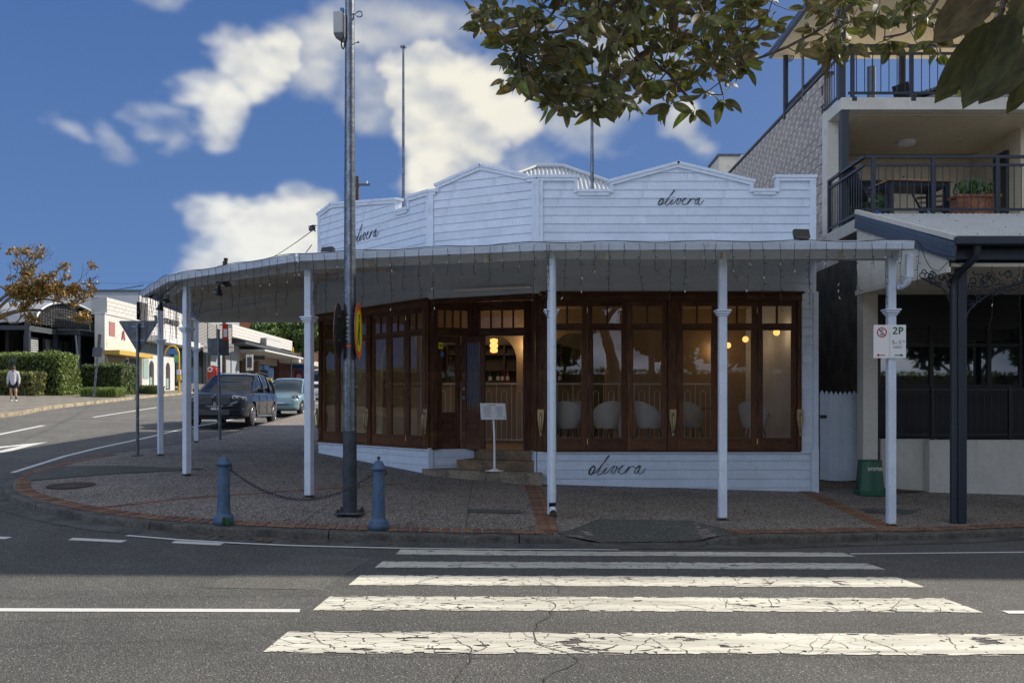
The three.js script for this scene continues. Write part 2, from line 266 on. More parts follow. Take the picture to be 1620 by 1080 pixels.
// kIn(i, +m): m metres in from the kerb line, negative out on the road
const inSign = (() => { const i = KP.findIndex((p) => p.x > -1), q = kIn(i, 1); return q.d > KP[i].d ? 1 : -1; })();
const kOff = (i, m) => kIn(i, m * inSign);
function spine(p) { if (p.d > 20) return { x: -3.6, d: p.d }; if (p.x > -2) return { x: p.x, d: 19.2 + Math.max(0, p.x - 8) * 0.4 }; const t = sstep(12, 20, p.d); return { x: lerp(-1.6, -3.6, t), d: lerp(19.4, 20.5, t) }; }
{
  const p = [], idx = [], cc = []; let rows = 0; const N = 30;
  for (let i = 2; i < KP.length - 2; i += KP[i].d > 40 || KP[i].x > 12 ? 12 : 3) {
    const a = kOff(i, 0.14), b = spine(KP[i]);
    for (let s = 0; s <= N; s++) { const t = Math.pow(s / N, 1.5), x = lerp(a.x, b.x, t), d = lerp(a.d, b.d, t); p.push(x, gPath(x, d), -d); const k = 0.82 + 0.36 * fbm(x * 1.1, d * 1.1, 21, 4) - (fbm(x * 4, d * 4, 33, 2) > 0.74 ? 0.12 : 0); cc.push(k, k, k * 0.985); }
    rows++;
  }
  for (let j = 0; j < rows - 1; j++) for (let s = 0; s < N; s++) { const a = j * (N + 1) + s; idx.push(a, a + N + 1, a + 1, a + 1, a + N + 1, a + N + 2); }
  const g = new THREE.BufferGeometry(); g.setAttribute('position', new THREE.BufferAttribute(new Float32Array(p), 3)); g.setAttribute('color', new THREE.BufferAttribute(new Float32Array(cc), 3)); g.setIndex(idx); g.computeVertexNormals();
  var footpath = struct('footpath', uvm(g), M.aggregate);
}
// kerb stones with open joints, dropped at the crossing
{
  const kerb = new THREE.Group(); kerb.name = 'kerb'; kerb.userData.kind = 'structure'; scene.add(kerb);
  const gp = [], gi = []; let grows = 0;
  const stones = []; let cur = [], len = 0;
  for (let i = 3; i < KP.length - 3; i++) {
    const q = KP[i]; if (q.d > 80 || q.x > 22) continue;
    cur.push(i); len += Math.hypot(KP[i + 1].x - q.x, KP[i + 1].d - q.d);
    if (len > (q.d > 30 ? 12 : 2.35)) { stones.push(cur); cur = [i]; len = 0; }
  }
  for (const st of stones) {
    const p = [], idx = []; let n = 0; const K = 6;
    st.forEach((i, k) => {
      let f = i; const q = KP[f], top = gPath(q.x, q.d, 0) - 0.002, rd = gRoad(q.x, q.d), end = k === 0 ? 0.008 : k === st.length - 1 ? -0.008 : 0;
      const t = { x: KP[f + 1].x - q.x, d: KP[f + 1].d - q.d }, L = Math.hypot(t.x, t.d);
      for (const [m, y] of [[0.15, rd - 0.1], [0.15, top], [0.035, top], [0.012, top - 0.012], [0, top - 0.035], [-0.012, rd - 0.1]]) { const o = kOff(f, m); p.push(o.x + t.x / L * end, y, -(o.d + t.d / L * end)); }
      n++;
    });
    for (let j = 0; j < n - 1; j++) for (let s = 0; s < K - 1; s++) { const a = j * K + s; idx.push(a, a + 1, a + K, a + 1, a + K + 1, a + K); }
    for (const b of [0, (n - 1) * K]) for (let s = 1; s < K - 1; s++) idx.push(b, b + s, b + s + 1);
    const g = new THREE.BufferGeometry(); g.setAttribute('position', new THREE.BufferAttribute(new Float32Array(p), 3)); g.setIndex(idx);
    const gg = g.toNonIndexed(); gg.computeVertexNormals(); part('kerb_stone', uvm(gg), M.kerb, kerb);
  }
  for (let i = 3; i < KP.length - 3; i++) {
    const q = KP[i]; if (q.d > 60 || q.x > 22) continue;
    for (const m of [0.01, -0.34]) { const o = kOff(i, m); gp.push(o.x, gRoad(o.x, o.d) + (m > 0 ? 0.012 : 0.006), -o.d); } grows++;
  }
  for (let j = 0; j < grows - 1; j++) { const a = j * 2; gi.push(a, a + 1, a + 2, a + 1, a + 3, a + 2); }
  const g = new THREE.BufferGeometry(); g.setAttribute('position', new THREE.BufferAttribute(new Float32Array(gp), 3)); g.setIndex(gi); g.computeVertexNormals(); struct('gutter', uvm(g), M.gutter);
}
// brick courses let into the footpath
{
  const bg = uvm(new RoundedBoxGeometry(0.104, 0.05, 0.222, 1, 0.006)), bg2 = uvm(new RoundedBoxGeometry(0.104, 0.05, 0.27, 1, 0.006));
  const lay = (x, d, turn, g, lift = 0) => { const m = part('brick', g, M.brick[Math.floor(rnd() * 4)], footpath), y = gPath(x, d); m.position.set(x, y - 0.018 + lift + rr(-0.003, 0.003), -d); m.rotation.set(Math.atan((gPath(x, d + 0.1) - gPath(x, d - 0.1)) / 0.2), turn + rr(-0.02, 0.02), -Math.atan((gPath(x - 0.1, d) - gPath(x + 0.1, d)) / 0.2) * -1); };
  let acc = 0;
  for (let i = 3; i < KP.length - 3; i++) {
    const q = KP[i]; if (q.d > 19.6 || q.x > 8.2) continue;
    acc += Math.hypot(KP[i + 1].x - q.x, KP[i + 1].d - q.d); if (acc < 0.116) continue; acc = 0;
    if (q.x > 0.62 && q.x < 2.8) continue;
    const o = kOff(i, 0.27), t = Math.atan2(KP[i + 1].d - q.d, KP[i + 1].x - q.x); lay(o.x, o.d, t, bg);
  }
  for (let d = 12.2; d < 16.25; d += 0.117) lay(0.47 - (d - 12.2) * 0.03, d, Math.PI / 2, bg2);
  for (let d = 12.85; d < 16.4; d += 0.117) lay(5.16, d, Math.PI / 2, bg2);
  for (let t = 0; t < 1; t += 0.045) lay(lerp(-5.6, -1.9, t), lerp(13.0, 15.9, t), Math.atan2(2.9, 3.7) + Math.PI / 2, bg);
}
function flat(pts, lift, f = gPath, step = 0.35) {              // a thin sheet over the ground inside an outline of x,d
  const s = new THREE.Shape(pts.map((p) => new THREE.Vector2(p[0], p[1]))), xs = pts.map((p) => p[0]), ds = pts.map((p) => p[1]);
  let list = [];
  const tris = THREE.ShapeUtils.triangulateShape(s.getPoints(), []).map((t) => t.map((k) => [...pts[k]]));
  const split = (a, b, c, n) => {
    const e = [[a, b, c], [b, c, a], [c, a, b]].sort((p, q) => Math.hypot(q[0][0] - q[1][0], q[0][1] - q[1][1]) - Math.hypot(p[0][0] - p[1][0], p[0][1] - p[1][1]))[0];
    if (n <= 0 || Math.hypot(e[0][0] - e[1][0], e[0][1] - e[1][1]) < step) { list.push(a, b, c); return; }
    const m = [(e[0][0] + e[1][0]) / 2, (e[0][1] + e[1][1]) / 2]; split(e[0], m, e[2], n - 1); split(m, e[1], e[2], n - 1);
  };
  for (const t of tris) split(...t, 9);
  const pos = [];
  for (let i = 0; i < list.length; i += 3) { let [a, b, c] = [list[i], list[i + 1], list[i + 2]]; if ((b[0] - a[0]) * (c[1] - a[1]) - (b[1] - a[1]) * (c[0] - a[0]) < 0) [b, c] = [c, b]; for (const q of [a, b, c]) pos.push(q[0], f(q[0], q[1]) + lift, -q[1]); }
  const g = new THREE.BufferGeometry(); g.setAttribute('position', new THREE.BufferAttribute(new Float32Array(pos), 3)); g.computeVertexNormals(); return uvm(g);
}
part('asphalt_patch', flat([[0.56, 12.02], [1.2, 12.95], [2.5, 12.95], [2.95, 12.12], [2.3, 12.04], [1.2, 12.02]], 0.005), M.patch, footpath);
part('asphalt_patch', flat([[-8.3, 17.3], [-8.35, 16.4], [-8.0, 15.3], [-7.3, 15.7], [-5.6, 17.1]], 0.01), M.patch, footpath);
part('access_cover', flat([[-0.62, 13.12], [0.14, 13.16], [0.12, 13.42], [-0.64, 13.38]], 0.01), M.patch, footpath);
part('access_cover', flat([[5.35, 14.1], [6.0, 14.1], [6.35, 14.55], [5.4, 14.55]], 0.008), S([0.13, 0.14, 0.16], 0.8, { map: concMap }), footpath);
part('joint_strip', flat([[-6.9, 20.3], [-4.35, 20.75], [-4.35, 20.82], [-6.9, 20.37]], 0.006), M.kerbPale, footpath);
const jointM = S([0.09, 0.085, 0.08], 0.95); for (const [a, b, c, d] of [[-0.6, 11.98, -0.7, 16.9], [-2.75, 12.0, -2.3, 17.9], [2.9, 13.2, 2.9, 16.35], [-5.2, 12.65, -3.6, 19.6], [-8.5, 19.0, -4.4, 21.2], [6.6, 13.1, 6.9, 16.7], [-7.9, 26, -4.6, 26]]) { const L = Math.hypot(c - a, d - b), nx = (d - b) / L * 0.006, nd = -(c - a) / L * 0.006; part('control_joint', flat([[a - nx, b - nd], [c - nx, d - nd], [c + nx, d + nd], [a + nx, b + nd]], 0.004), jointM, footpath); }
{ const m = part('manhole_cover', uvm(new THREE.CylinderGeometry(0.36, 0.36, 0.02, 28)), M.rust, footpath); m.position.set(-6.95, gPath(-6.95, 14.75) + 0.002, -14.75); m.rotation.x = 0.05; }

// painted markings, worn and crazed
const wear = [0, 1, 2, 3, 4].map((k) => tex(1024, (x, y) => {
  const u = x / 1024 * 5.5, v = y / 128 * 0.64; let best = 9, second = 9;
  const wx = u * 4.2 + 0.5 * fbm(u * 3, v * 6, k * 7, 3), wy = v * 8 + 0.6 * fbm(u * 4 + 9, v * 6, k * 7, 3), cx = Math.floor(wx), cy = Math.floor(wy);
  for (let a = -1; a <= 1; a++) for (let b = -1; b <= 1; b++) { const q = Math.hypot(cx + a + hash3(cx + a, cy + b, k * 3) - wx, cy + b + hash3(cx + a, cy + b, k * 3 + 1) - wy); if (q < best) { second = best; best = q; } else if (q < second) second = q; }
  const crack = (second - best) < 0.036 * (2.0 * vnoise(u * 1.3, v * 2, k + 50) - 0.55), chip = fbm(u * 5, v * 9, k * 11 + 3, 4) > 0.76 - (k === 4 ? 0.06 : 0) || fbm(u * 22, v * 22, k + 70, 2) > 0.8;
  const edge = Math.min(y, 127 - y) < 3 + 9 * vnoise(u * 6, y > 64 ? 1 : 5, k);
  return crack || chip || (edge && vnoise(u * 14, v * 30, k) > 0.45) ? 0 : 1;
}, { srgb: false, m: 128 }));
const paintMap = tex(512, (x, y) => { const g = 0.9 + (tf(x, y, 6, 512, 210) - 0.5) * 0.35 + (tf(x, y, 60, 512, 215, 2) - 0.5) * 0.14; return [g, g * 0.99, g * 0.95]; });
function stripe(name, pts, k, parent = road, lift = 0.005) {
  const g = flat(pts, lift, gRoad, 0.4), p = g.attributes.position, uv = g.attributes.uv, xs = pts.map((q) => q[0]), ds = pts.map((q) => q[1]), x0 = Math.min(...xs), d0 = Math.min(...ds), dd = Math.max(...ds) - d0;
  for (let i = 0; i < p.count; i++) uv.setXY(i, (p.getX(i) - x0) / 5.7, clamp((-p.getZ(i) - d0) / dd, 0.005, 0.995));
  const t = wear[k % 5]; return part(name, g, stripeMats[k % 5] ??= S([0.72, 0.7, 0.64], 0.75, { map: paintMap, alphaMap: t, alphaTest: 0.5 }), parent);
}
const stripeMats = [];
[[6.2, 6.86, -1.66, 3.8, 4], [7.64, 8.3, -1.63, 3.86, 0], [8.84, 9.46, -1.55, 3.92, 1], [9.93, 10.42, -1.46, 3.98, 2], [10.9, 11.3, -1.36, 4.02, 3]].forEach(([a, b, x0, x1, k]) => stripe('crossing_stripe', [[x0, a], [x1, a + 0.02], [x1 - 0.03, b], [x0 + 0.02, b]], k));
const mark = (name, pts, lift = 0.005) => part(name, flat(pts, lift, gRoad, 0.6), M.paint, road);
mark('centre_line', [[-9, 7.52], [-1.72, 7.56], [-1.74, 7.69], [-9, 7.65]]);
mark('centre_line', [[4.05, 7.62], [9, 7.72], [9, 7.84], [4.05, 7.74]]);
for (const [a, b] of [[-6.9, -6.1], [-5.37, -4.7], [-4.12, -3.52]]) mark('hold_dash', [[a, 11.3], [b, 11.24], [b + 0.02, 11.38], [a, 11.44]]);
{
  const pts = []; for (let i = 0; i < KP.length; i++) if (KP[i].x > -4.7 && KP[i].x < 1.4 && KP[i].d < 13) pts.push(i);
  const pk = pts.filter((_, k) => k % 5 === 0); mark('edge_line', [...pk.map((i) => { const o = kOff(i, -0.40); return [o.x, o.d]; }), ...pk.reverse().map((i) => { const o = kOff(i, -0.47); return [o.x, o.d]; })], 0.011);
  mark('edge_line', [[4.05, 11.14], [9, 11.62], [9, 11.7], [4.05, 11.22]]);
}
mark('edge_line', [[-9.25, 17.2], [-9.15, 17.2], [-9.55, 20.1], [-9.85, 25.3], [-10.2, 29], [-11.4, 60], [-11.52, 60], [-10.32, 29], [-9.97, 25.3], [-9.67, 20.1]]);
mark('arrow_mark', [[-11.2, 19.6], [-11.25, 20.9], [-11.6, 23.2], [-12.2, 20.5], [-11.95, 20.2], [-11.62, 22.0], [-11.5, 20.9], [-11.5, 19.6]].map(([x, d]) => [x + 0.1, d]));
mark('centre_line', [[-13.2, 22], [-14.6, 29], [-14.45, 29], [-13.05, 22]]);
mark('centre_line', [[-15.3, 34], [-16.4, 43], [-16.25, 43], [-15.15, 34]]);
mark('centre_line', [[-16.9, 49], [-17.6, 56], [-17.45, 56], [-16.75, 49]]);
part('asphalt_patch', flat([[-2.9, 8.7], [-1.75, 8.6], [-1.6, 10.6], [-2.2, 10.9], [-2.7, 10.2]], 0.003, gRoad), S([1.06, 1.06, 1.06], 0.93, { map: aspMap }), road);
// cracks: open, ragged, filled with dirt
{
  const crackM = S([0.045, 0.043, 0.04], 1); const pos = [];
  const crack = (x, d, ang, L, w, wob = 0.5, kids = 0) => {
    let a = ang; const pts = [[x, d]]; for (let s = 0; s < L; s += 0.06) { a += (rnd() - 0.5) * wob; a += (ang - a) * 0.2; x += Math.cos(a) * 0.06; d += Math.sin(a) * 0.06; pts.push([x, d]); if (kids && rnd() < 0.07) crack(x, d, a + (rnd() < 0.5 ? 1 : -1) * rr(0.6, 1.4), rr(0.12, 0.5), w * 0.6, 0.8, 0); }
    for (let i = 0; i < pts.length - 1; i++) {
      const [x0, d0] = pts[i], [x1, d1] = pts[i + 1], nx = -(d1 - d0), nd = x1 - x0, l = Math.hypot(nx, nd), w0 = w * rr(0.5, 1.3) * Math.min(1, (pts.length - i) / 5), w1 = w * 0.9 * Math.min(1, (pts.length - 1 - i) / 5);
      const q = (X, D, s, ww) => [X + nx / l * s * ww, gRoad(X, D) + 0.008, -(D + nd / l * s * ww)];
      pos.push(...q(x0, d0, -1, w0), ...q(x1, d1, -1, w1), ...q(x1, d1, 1, w1), ...q(x0, d0, -1, w0), ...q(x1, d1, 1, w1), ...q(x0, d0, 1, w0));
    }
  };
  crack(0.3, 5.2, 1.75, 3.4, 0.0045, 0.9, 1); crack(-0.35, 5.2, 1.5, 1.6, 0.004, 0.8, 1); crack(0.5, 8.2, 1.7, 3, 0.003, 0.8, 1);
  crack(-5.2, 7.0, 0.05, 3.6, 0.004, 0.5, 1); crack(-4.2, 6.4, 0.1, 2.4, 0.004, 0.6, 1); crack(-6.2, 8.4, -0.02, 4.2, 0.005, 0.3, 0); crack(-2, 8.3, 0.1, 0.9, 0.004, 0.5, 0); crack(-6.5, 9.8, 0.02, 4.5, 0.003, 0.4, 1); crack(-3.8, 10.3, 0.1, 2, 0.003, 0.4, 1);
  crack(-1.3, 6.2, 0.03, 4.6, 0.003, 0.5, 1); crack(-0.5, 8.0, 0.02, 4, 0.003, 0.4, 1); crack(2.6, 6.3, 1.2, 0.6, 0.004, 0.9, 0); crack(1.6, 7.7, 2, 0.5, 0.004, 0.9, 0); crack(3.1, 7.7, 1.1, 0.6, 0.004, 0.7, 0); crack(-0.9, 9, 1.3, 0.6, 0.004, 0.9, 1); crack(2.2, 9, 1.9, 0.7, 0.003, 0.9, 0);
  for (let k = 0; k < 26; k++) crack(rr(-1.6, 3.7), [6.25, 7.68, 8.88, 9.95][k % 4] + rr(0, 0.2), rr(0.9, 2.2), rr(0.25, 0.6), 0.003, 0.9, 0);
  const m = part('crack', tri(pos), crackM, road); m.userData.kind = 'stuff';
}
// far side of the side street: pale kerb and path
{
  const L = [[-31, -12], [-29.5, 4], [-27.5, 15], [-25, 22], [-21.5, 28], [-18.7, 31], [-17.8, 32.6], [-18.1, 34.5], [-19, 37.6], [-20.2, 45.4], [-20.95, 51], [-21.7, 58], [-22.7, 75], [-23.4, 100], [-25, 160]];
  const c = new THREE.CatmullRomCurve3(L.map(([x, d]) => V(x, 0, d)), false, 'centripetal').getSpacedPoints(160).map((p) => [p.x, -p.z]);
  var gFar = (X, d) => gRoad(X, d) + 0.13;
  const p = [], idx = [], kp = [], ki = [], N = 10;
  c.forEach(([x, d], i) => {
    for (let s = 0; s <= N; s++) { const t = (s / N) ** 2, X = lerp(x, x - 75, t), D = d + 20 * sstep(26, 36, d) * t; p.push(X, gFar(X, D), -D); }
    for (const [ox, y] of [[0.22, -0.15], [0.2, 0.11], [0.17, 0.135], [-0.06, 0.137]]) kp.push(x + ox, gRoad(x, d) + y, -(d - ox));
    if (i) { const a = (i - 1) * (N + 1); for (let s = 0; s < N; s++) idx.push(a + s, a + s + N + 1, a + s + 1, a + s + 1, a + s + N + 1, a + s + N + 2); const b = (i - 1) * 4; for (let s = 0; s < 3; s++) ki.push(b + s, b + s + 1, b + s + 4, b + s + 1, b + s + 5, b + s + 4); }
  });
  const mk = (n, pp, ii, m) => { const g = new THREE.BufferGeometry(); g.setAttribute('position', new THREE.BufferAttribute(new Float32Array(pp), 3)); g.setIndex(ii); g.computeVertexNormals(); return struct(n, uvm(g), m); };
  mk('footpath', p, idx, S([0.3, 0.28, 0.25], 0.9, { map: concMap })); mk('kerb', kp, ki, M.kerbPale);
}

{ // unseen footpath on the viewer's side, added pale to bounce light
  const f = (X, d) => gRoad(X, d) + (d < 3.05 ? 0.13 : 0);
  struct('footpath', sheet(range(-40, 40, 4), [...range(-7, 3, 1), 3.04], f), S([0.42, 0.4, 0.37], 0.9, { map: concMap, bumpMap: fineBump, bumpScale: 0.003 }));
  struct('kerb', mb().box(80, 0.2, 0.16, 0, gRoad(0, 3.1) + 0.03, -3.12).geo(), M.kerb);
}
/* ---------- the corner shop ---------- */
const shop = thing('corner_shop', 'white weatherboard corner shop with stepped gabled parapet and brown bifold windows', 'shop');
const V1 = [0.44, 16.4], V2 = [-1.52, 17.35], V3 = [-4.25, 20.6], VR = [5.32, 16.4], FLOOR = 0.79, HEAD = 3.57;
function facet(a, b) { const dx = b[0] - a[0], dz = -(b[1] - a[1]), L = Math.hypot(dx, dz), m = new THREE.Matrix4().makeRotationY(Math.atan2(-dz, dx)); m.setPosition(a[0], 0, -a[1]); return { m, L }; }
const F1 = facet(V1, VR), F2 = facet(V2, V1), F3 = facet(V3, V2), FS = facet([-4.75, 31], V3);
const on = (F, o) => { o.applyMatrix4(F.m); return o; };
// one lapped board of a run between u0 and u1, cut to the outline prof [[u, y], ...]
function boardGeo(u0, u1, ya, yb, prof) {
  const cut = [u0, u1], segs = prof ? prof.slice(1).map((q, i) => [prof[i], q]).filter(([p, q]) => q[0] > p[0] + 1e-6) : [[[u0, 99], [u1, 99]]];
  for (const [p, q] of segs) { cut.push(p[0], q[0]); for (const y of [ya, yb]) if ((p[1] - y) * (q[1] - y) < 0) cut.push(lerp(p[0], q[0], (y - p[1]) / (q[1] - p[1]))); }
  const us = [...new Set(cut.map((u) => +u.toFixed(5)))].filter((u) => u >= u0 - 1e-5 && u <= u1 + 1e-5).sort((a, b) => a - b), runs = [];
  for (let i = 0; i < us.length - 1; i++) {
    const a = us[i], b = us[i + 1], s = segs.find(([p, q]) => p[0] <= (a + b) / 2 && q[0] >= (a + b) / 2); if (!s) continue;
    const at = (u) => Math.min(yb, lerp(s[0][1], s[1][1], (u - s[0][0]) / (s[1][0] - s[0][0]))), ta = at(a), tb = at(b); if (ta <= ya + 0.004 && tb <= ya + 0.004) continue;
    if (runs.length && Math.abs(runs[runs.length - 1].end - a) < 1e-4) { runs[runs.length - 1].end = b; } else runs.push({ end: b, out: [] }); const out = runs[runs.length - 1].out, n = (y) => lerp(0.024, 0.006, (y - ya) / (yb - ya)), P = (u, y, nn) => [u, y, nn];
    const A = P(a, ya, 0.024), B = P(b, ya, 0.024), C = P(b, Math.max(tb, ya), n(tb)), D = P(a, Math.max(ta, ya), n(ta)), A0 = P(a, ya, -0.004), B0 = P(b, ya, -0.004), C0 = P(b, Math.max(tb, ya), -0.004), D0 = P(a, Math.max(ta, ya), -0.004);
    out.push(...A, ...B, ...C, ...A, ...C, ...D, ...A0, ...B0, ...B, ...A0, ...B, ...A, ...D, ...C, ...C0, ...D, ...C0, ...D0);
    if (!out.started) { out.started = 1; out.push(...A0, ...A, ...D, ...A0, ...D, ...D0); } if (false) out.push(...A0, ...A, ...D, ...A0, ...D, ...D0); if (b === u1) out.push(...B, ...B0, ...C0, ...B, ...C0, ...C);
  }
  return runs.map((r) => tri(r.out));
}
function boards(F, u0, u1, y0, y1, pitch, prof, parent = shop, name = 'weatherboard', mats = M.white) {
  for (let y = y0, k = 0; y < y1 - 0.01; y += pitch, k++) { const cutAt = u1 - u0 > 2 && rnd() < 0.75 ? lerp(u0 + 0.5, u1 - 0.5, rnd()) : null; for (const [ua, ub] of cutAt ? [[u0, cutAt - 0.0015], [cutAt + 0.0015, u1]] : [[u0, u1]]) for (const g of boardGeo(ua, ub, y + (cutAt && ua > u0 ? 0.0015 : 0), Math.min(y + pitch, y1 + 0.02), prof)) { for (let i = 0, uv = g.attributes.uv; i < uv.count; i++) uv.setX(i, uv.getX(i) + k * 1.37 + (ua > u0 ? 0.61 : 0)); on(F, part(name, g, mats[(k * 7 + Math.floor(ua * 3 + 9)) % 3], parent)); } }
}
const bx = (F, name, w, h, d, u, y, n, mat, parent = shop, r = 0.005) => on(F, part(name, uvm(place(new RoundedBoxGeometry(w, h, d, 1, r), u, y, n), h > w), mat, parent));
// outlines of the parapet, seen from the street
const PR1 = [[0, 5.6], [0.71, 5.6], [0.71, 5.35], [1.27, 5.35], [1.27, 5.52], [2.47, 5.84], [3.79, 5.52], [3.79, 5.36], [4.18, 5.36], [4.18, 5.6], [4.88, 5.6]];
const PR2 = [[0, 5.56], [0.14, 5.56], [0.14, 5.66], [1.07, 5.92], [1.99, 5.64], [1.99, 5.6], [F2.L, 5.6]];
const PR3 = [[0, 5.79], [0.6, 5.92], [F3.L - 1.1, 5.6], [F3.L - 1.1, 5.36], [F3.L - 0.72, 5.36], [F3.L - 0.72, 5.57], [F3.L, 5.57]];
for (const [F, pr, y0] of [[F1, PR1, 3.6], [F2, PR2, 3.6], [F3, PR3, 3.6]]) {
  on(F, mb().poly([[0, HEAD], ...[...pr].map((p) => [p[0], p[1] - 0.01]), [F.L, HEAD]], 0.09, 0, 0, -0.097).build('wall', M.white[1], shop));
  boards(F, 0.0, F.L, y0, 5.95, 0.149, pr);
  for (let i = 0; i < pr.length - 1; i++) { // capping boards along the outline
    const [a, b] = [pr[i], pr[i + 1]], L = Math.hypot(b[0] - a[0], b[1] - a[1]), up = Math.abs(b[0] - a[0]) < 1e-6;
    if (up) bx(F, 'capping', 0.062, L + 0.05, 0.152, a[0] + (b[1] < a[1] ? -0.034 : 0.034), (a[1] + b[1]) / 2 + 0.004, -0.028, M.white[2]);
    else on(F, mb().add(place(new RoundedBoxGeometry(L + 0.05, 0.05, 0.2, 1, 0.005), (a[0] + b[0]) / 2, (a[1] + b[1]) / 2 + 0.016, -0.03, 0, 0, Math.atan2(b[1] - a[1], b[0] - a[0]))).add(place(new RoundedBoxGeometry(L, 0.06, 0.03, 1, 0.004), (a[0] + b[0]) / 2, (a[1] + b[1]) / 2 - 0.036, 0.036, 0, 0, Math.atan2(b[1] - a[1], b[0] - a[0]))).build('capping', M.white[2], shop));
  }
}
for (const [F, u, y1, w] of [[F1, 0.02, 5.58, 0.17], [F1, F1.L - 0.05, 5.58, 0.11], [F2, 0.03, 5.55, 0.12], [F3, 0.04, 5.78, 0.09], [F2, F2.L - 0.02, 5.58, 0.14], [F3, F3.L - 0.03, 5.55, 0.1]]) bx(F, 'corner_board', w, y1 - HEAD, 0.06, u, (y1 + HEAD) / 2, 0.012, M.white[0]);
// base boards below the windows and the strip at the right corner
boards(F1, 0.0, F1.L, -0.3, 0.79, 0.157, null); boards(F3, 0.0, F3.L, 0.2, 0.79, 0.148, null);
boards(F1, 4.64, F1.L, 0.79, 3.6, 0.157, null);
bx(F1, 'corner_board', 0.09, 3.5, 0.05, F1.L + 0.0, 1.85, 0.02, M.white[0]); bx(F1, 'corner_board', 0.13, 1.1, 0.04, F1.L - 0.02, 0.3, 0.046, M.white[2]);
bx(F1, 'wall', F1.L, 1.1, 0.09, F1.L / 2, 0.24, -0.052, M.white[1]); bx(F3, 'wall', F3.L, 0.8, 0.09, F3.L / 2, 0.38, -0.052, M.white[1]); bx(F1, 'wall', 0.28, 2.8, 0.09, 4.75, 2.18, -0.052, M.white[1]);
bx(F1, 'base_rail', F1.L - 0.2, 0.035, 0.06, F1.L / 2 + 0.02, 0.788, 0.02, M.white[2]); bx(F3, 'base_rail', F3.L, 0.035, 0.06, F3.L / 2, 0.782, 0.02, M.white[2]);
// side wall to the back of the shop
on(FS, mb().poly([[0, 0], [0, 5.9], [FS.L, 5.9], [FS.L, 0]], 0.1, 0, 0, -0.1).build('wall', M.white[0], shop));
{ const m = mb(); for (let y = 0.4; y < 5.9; y += 0.15) { m.g.push(...boardGeo(0, FS.L, y, y + 0.15, null)); } const o = on(FS, m.build('weatherboard', M.white[0], shop)); o.userData.kind = 'stuff'; }
mb().box(0.12, 5.4, 14.6, 5.26, 2.6, -23.75).build('wall', M.white[1], shop);
mb().box(10.1, 5.6, 0.12, 0.3, 2.7, -31.06).build('wall', M.white[1], shop);
// floor, ceiling and roof
const plan = [[V1[0], V1[1] + 0.12], [5.2, 16.52], [5.2, 31], [-4.65, 31], [V3[0] + 0.12, V3[1] + 0.1], [V2[0] + 0.02, V2[1] + 0.14]];
const slab = (y, t, pts = plan) => { const s = new THREE.Shape(pts.map((p) => new THREE.Vector2(p[0], p[1]))); return uvm(place(new THREE.ExtrudeGeometry(s, { depth: t, bevelEnabled: false }), 0, y, 0, -Math.PI / 2)); };
part('floor', slab(FLOOR - 0.16, 0.15, [[0.5, 16.52], [5.2, 16.52], [5.2, 31], [-4.65, 31], [V3[0] + 0.12, V3[1] + 0.1], [V2[0] + 0.02, V2[1] + 0.14], [-0.72, 17.66], [0.34, 17.42]]), M.roomFloor, shop);
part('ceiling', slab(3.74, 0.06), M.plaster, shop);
part('roof', slab(4.5, 0.06), M.roofZinc, shop);
function corrugated(W, L, pitch = 0.076, amp = 0.009) { // sheet in x,z; ribs run along z
  const n = Math.round(W / pitch) * 6, p = [], idx = []; for (let i = 0; i <= n; i++) { const x = W * i / n, y = amp * Math.cos(i / 6 * 2 * Math.PI); p.push(x, y, 0, x, y, L); if (i) { const a = (i - 1) * 2; idx.push(a, a + 1, a + 2, a + 1, a + 3, a + 2); } }
  const g = new THREE.BufferGeometry(); g.setAttribute('position', new THREE.BufferAttribute(new Float32Array(p), 3)); g.setIndex(idx); g.computeVertexNormals(); return uvm(g);
}
{ // hipped iron roof rising behind the parapet
  const cx = 0.86, cd = 21.4, rw = 0.3, top = 6.98, run = 1.95, drop = 1.2, g = [];
  const hip = (ang, half) => { const p = [], idx = [], n = Math.round((half + run) * 2 / 0.02), ca = Math.cos(ang), sa = Math.sin(ang); for (let i = 0; i <= n; i++) { const u = -half - run + (half + run) * 2 * i / n, s0 = Math.max(0, Math.abs(u) - half), y = 0.014 * Math.cos(i * 0.02 / 0.09 * 6.283); for (const s of [s0, run]) { const lx = u, lz = s + 0.25; p.push(cx + lx * ca + lz * sa, top - s * drop / run + y, -cd - lx * sa + lz * ca); } if (i) { const a = (i - 1) * 2; idx.push(a, a + 1, a + 2, a + 1, a + 3, a + 2); } } const q = new THREE.BufferGeometry(); q.setAttribute('position', new THREE.BufferAttribute(new Float32Array(p), 3)); q.setIndex(idx); q.computeVertexNormals(); return uvm(q); };
  for (const [a, h] of [[0, rw], [Math.PI / 2, 0.1], [-Math.PI / 2, 0.1], [Math.PI, rw]]) { const o = part('roof', hip(a, h), M.roofZinc, shop); }
  mb().rod(V(cx - rw, top + 0.03, cd - 0.25), V(cx + rw, top + 0.03, cd - 0.25), 0.05, 8).rod(V(cx + rw, top + 0.03, cd - 0.25), V(cx + rw + run, top - drop + 0.03, cd - 0.25 - run), 0.045, 8).rod(V(cx - rw, top + 0.03, cd - 0.25), V(cx - rw - run, top - drop + 0.03, cd - 0.25 - run), 0.045, 8).build('ridge_cap', M.roofZinc, shop);
}
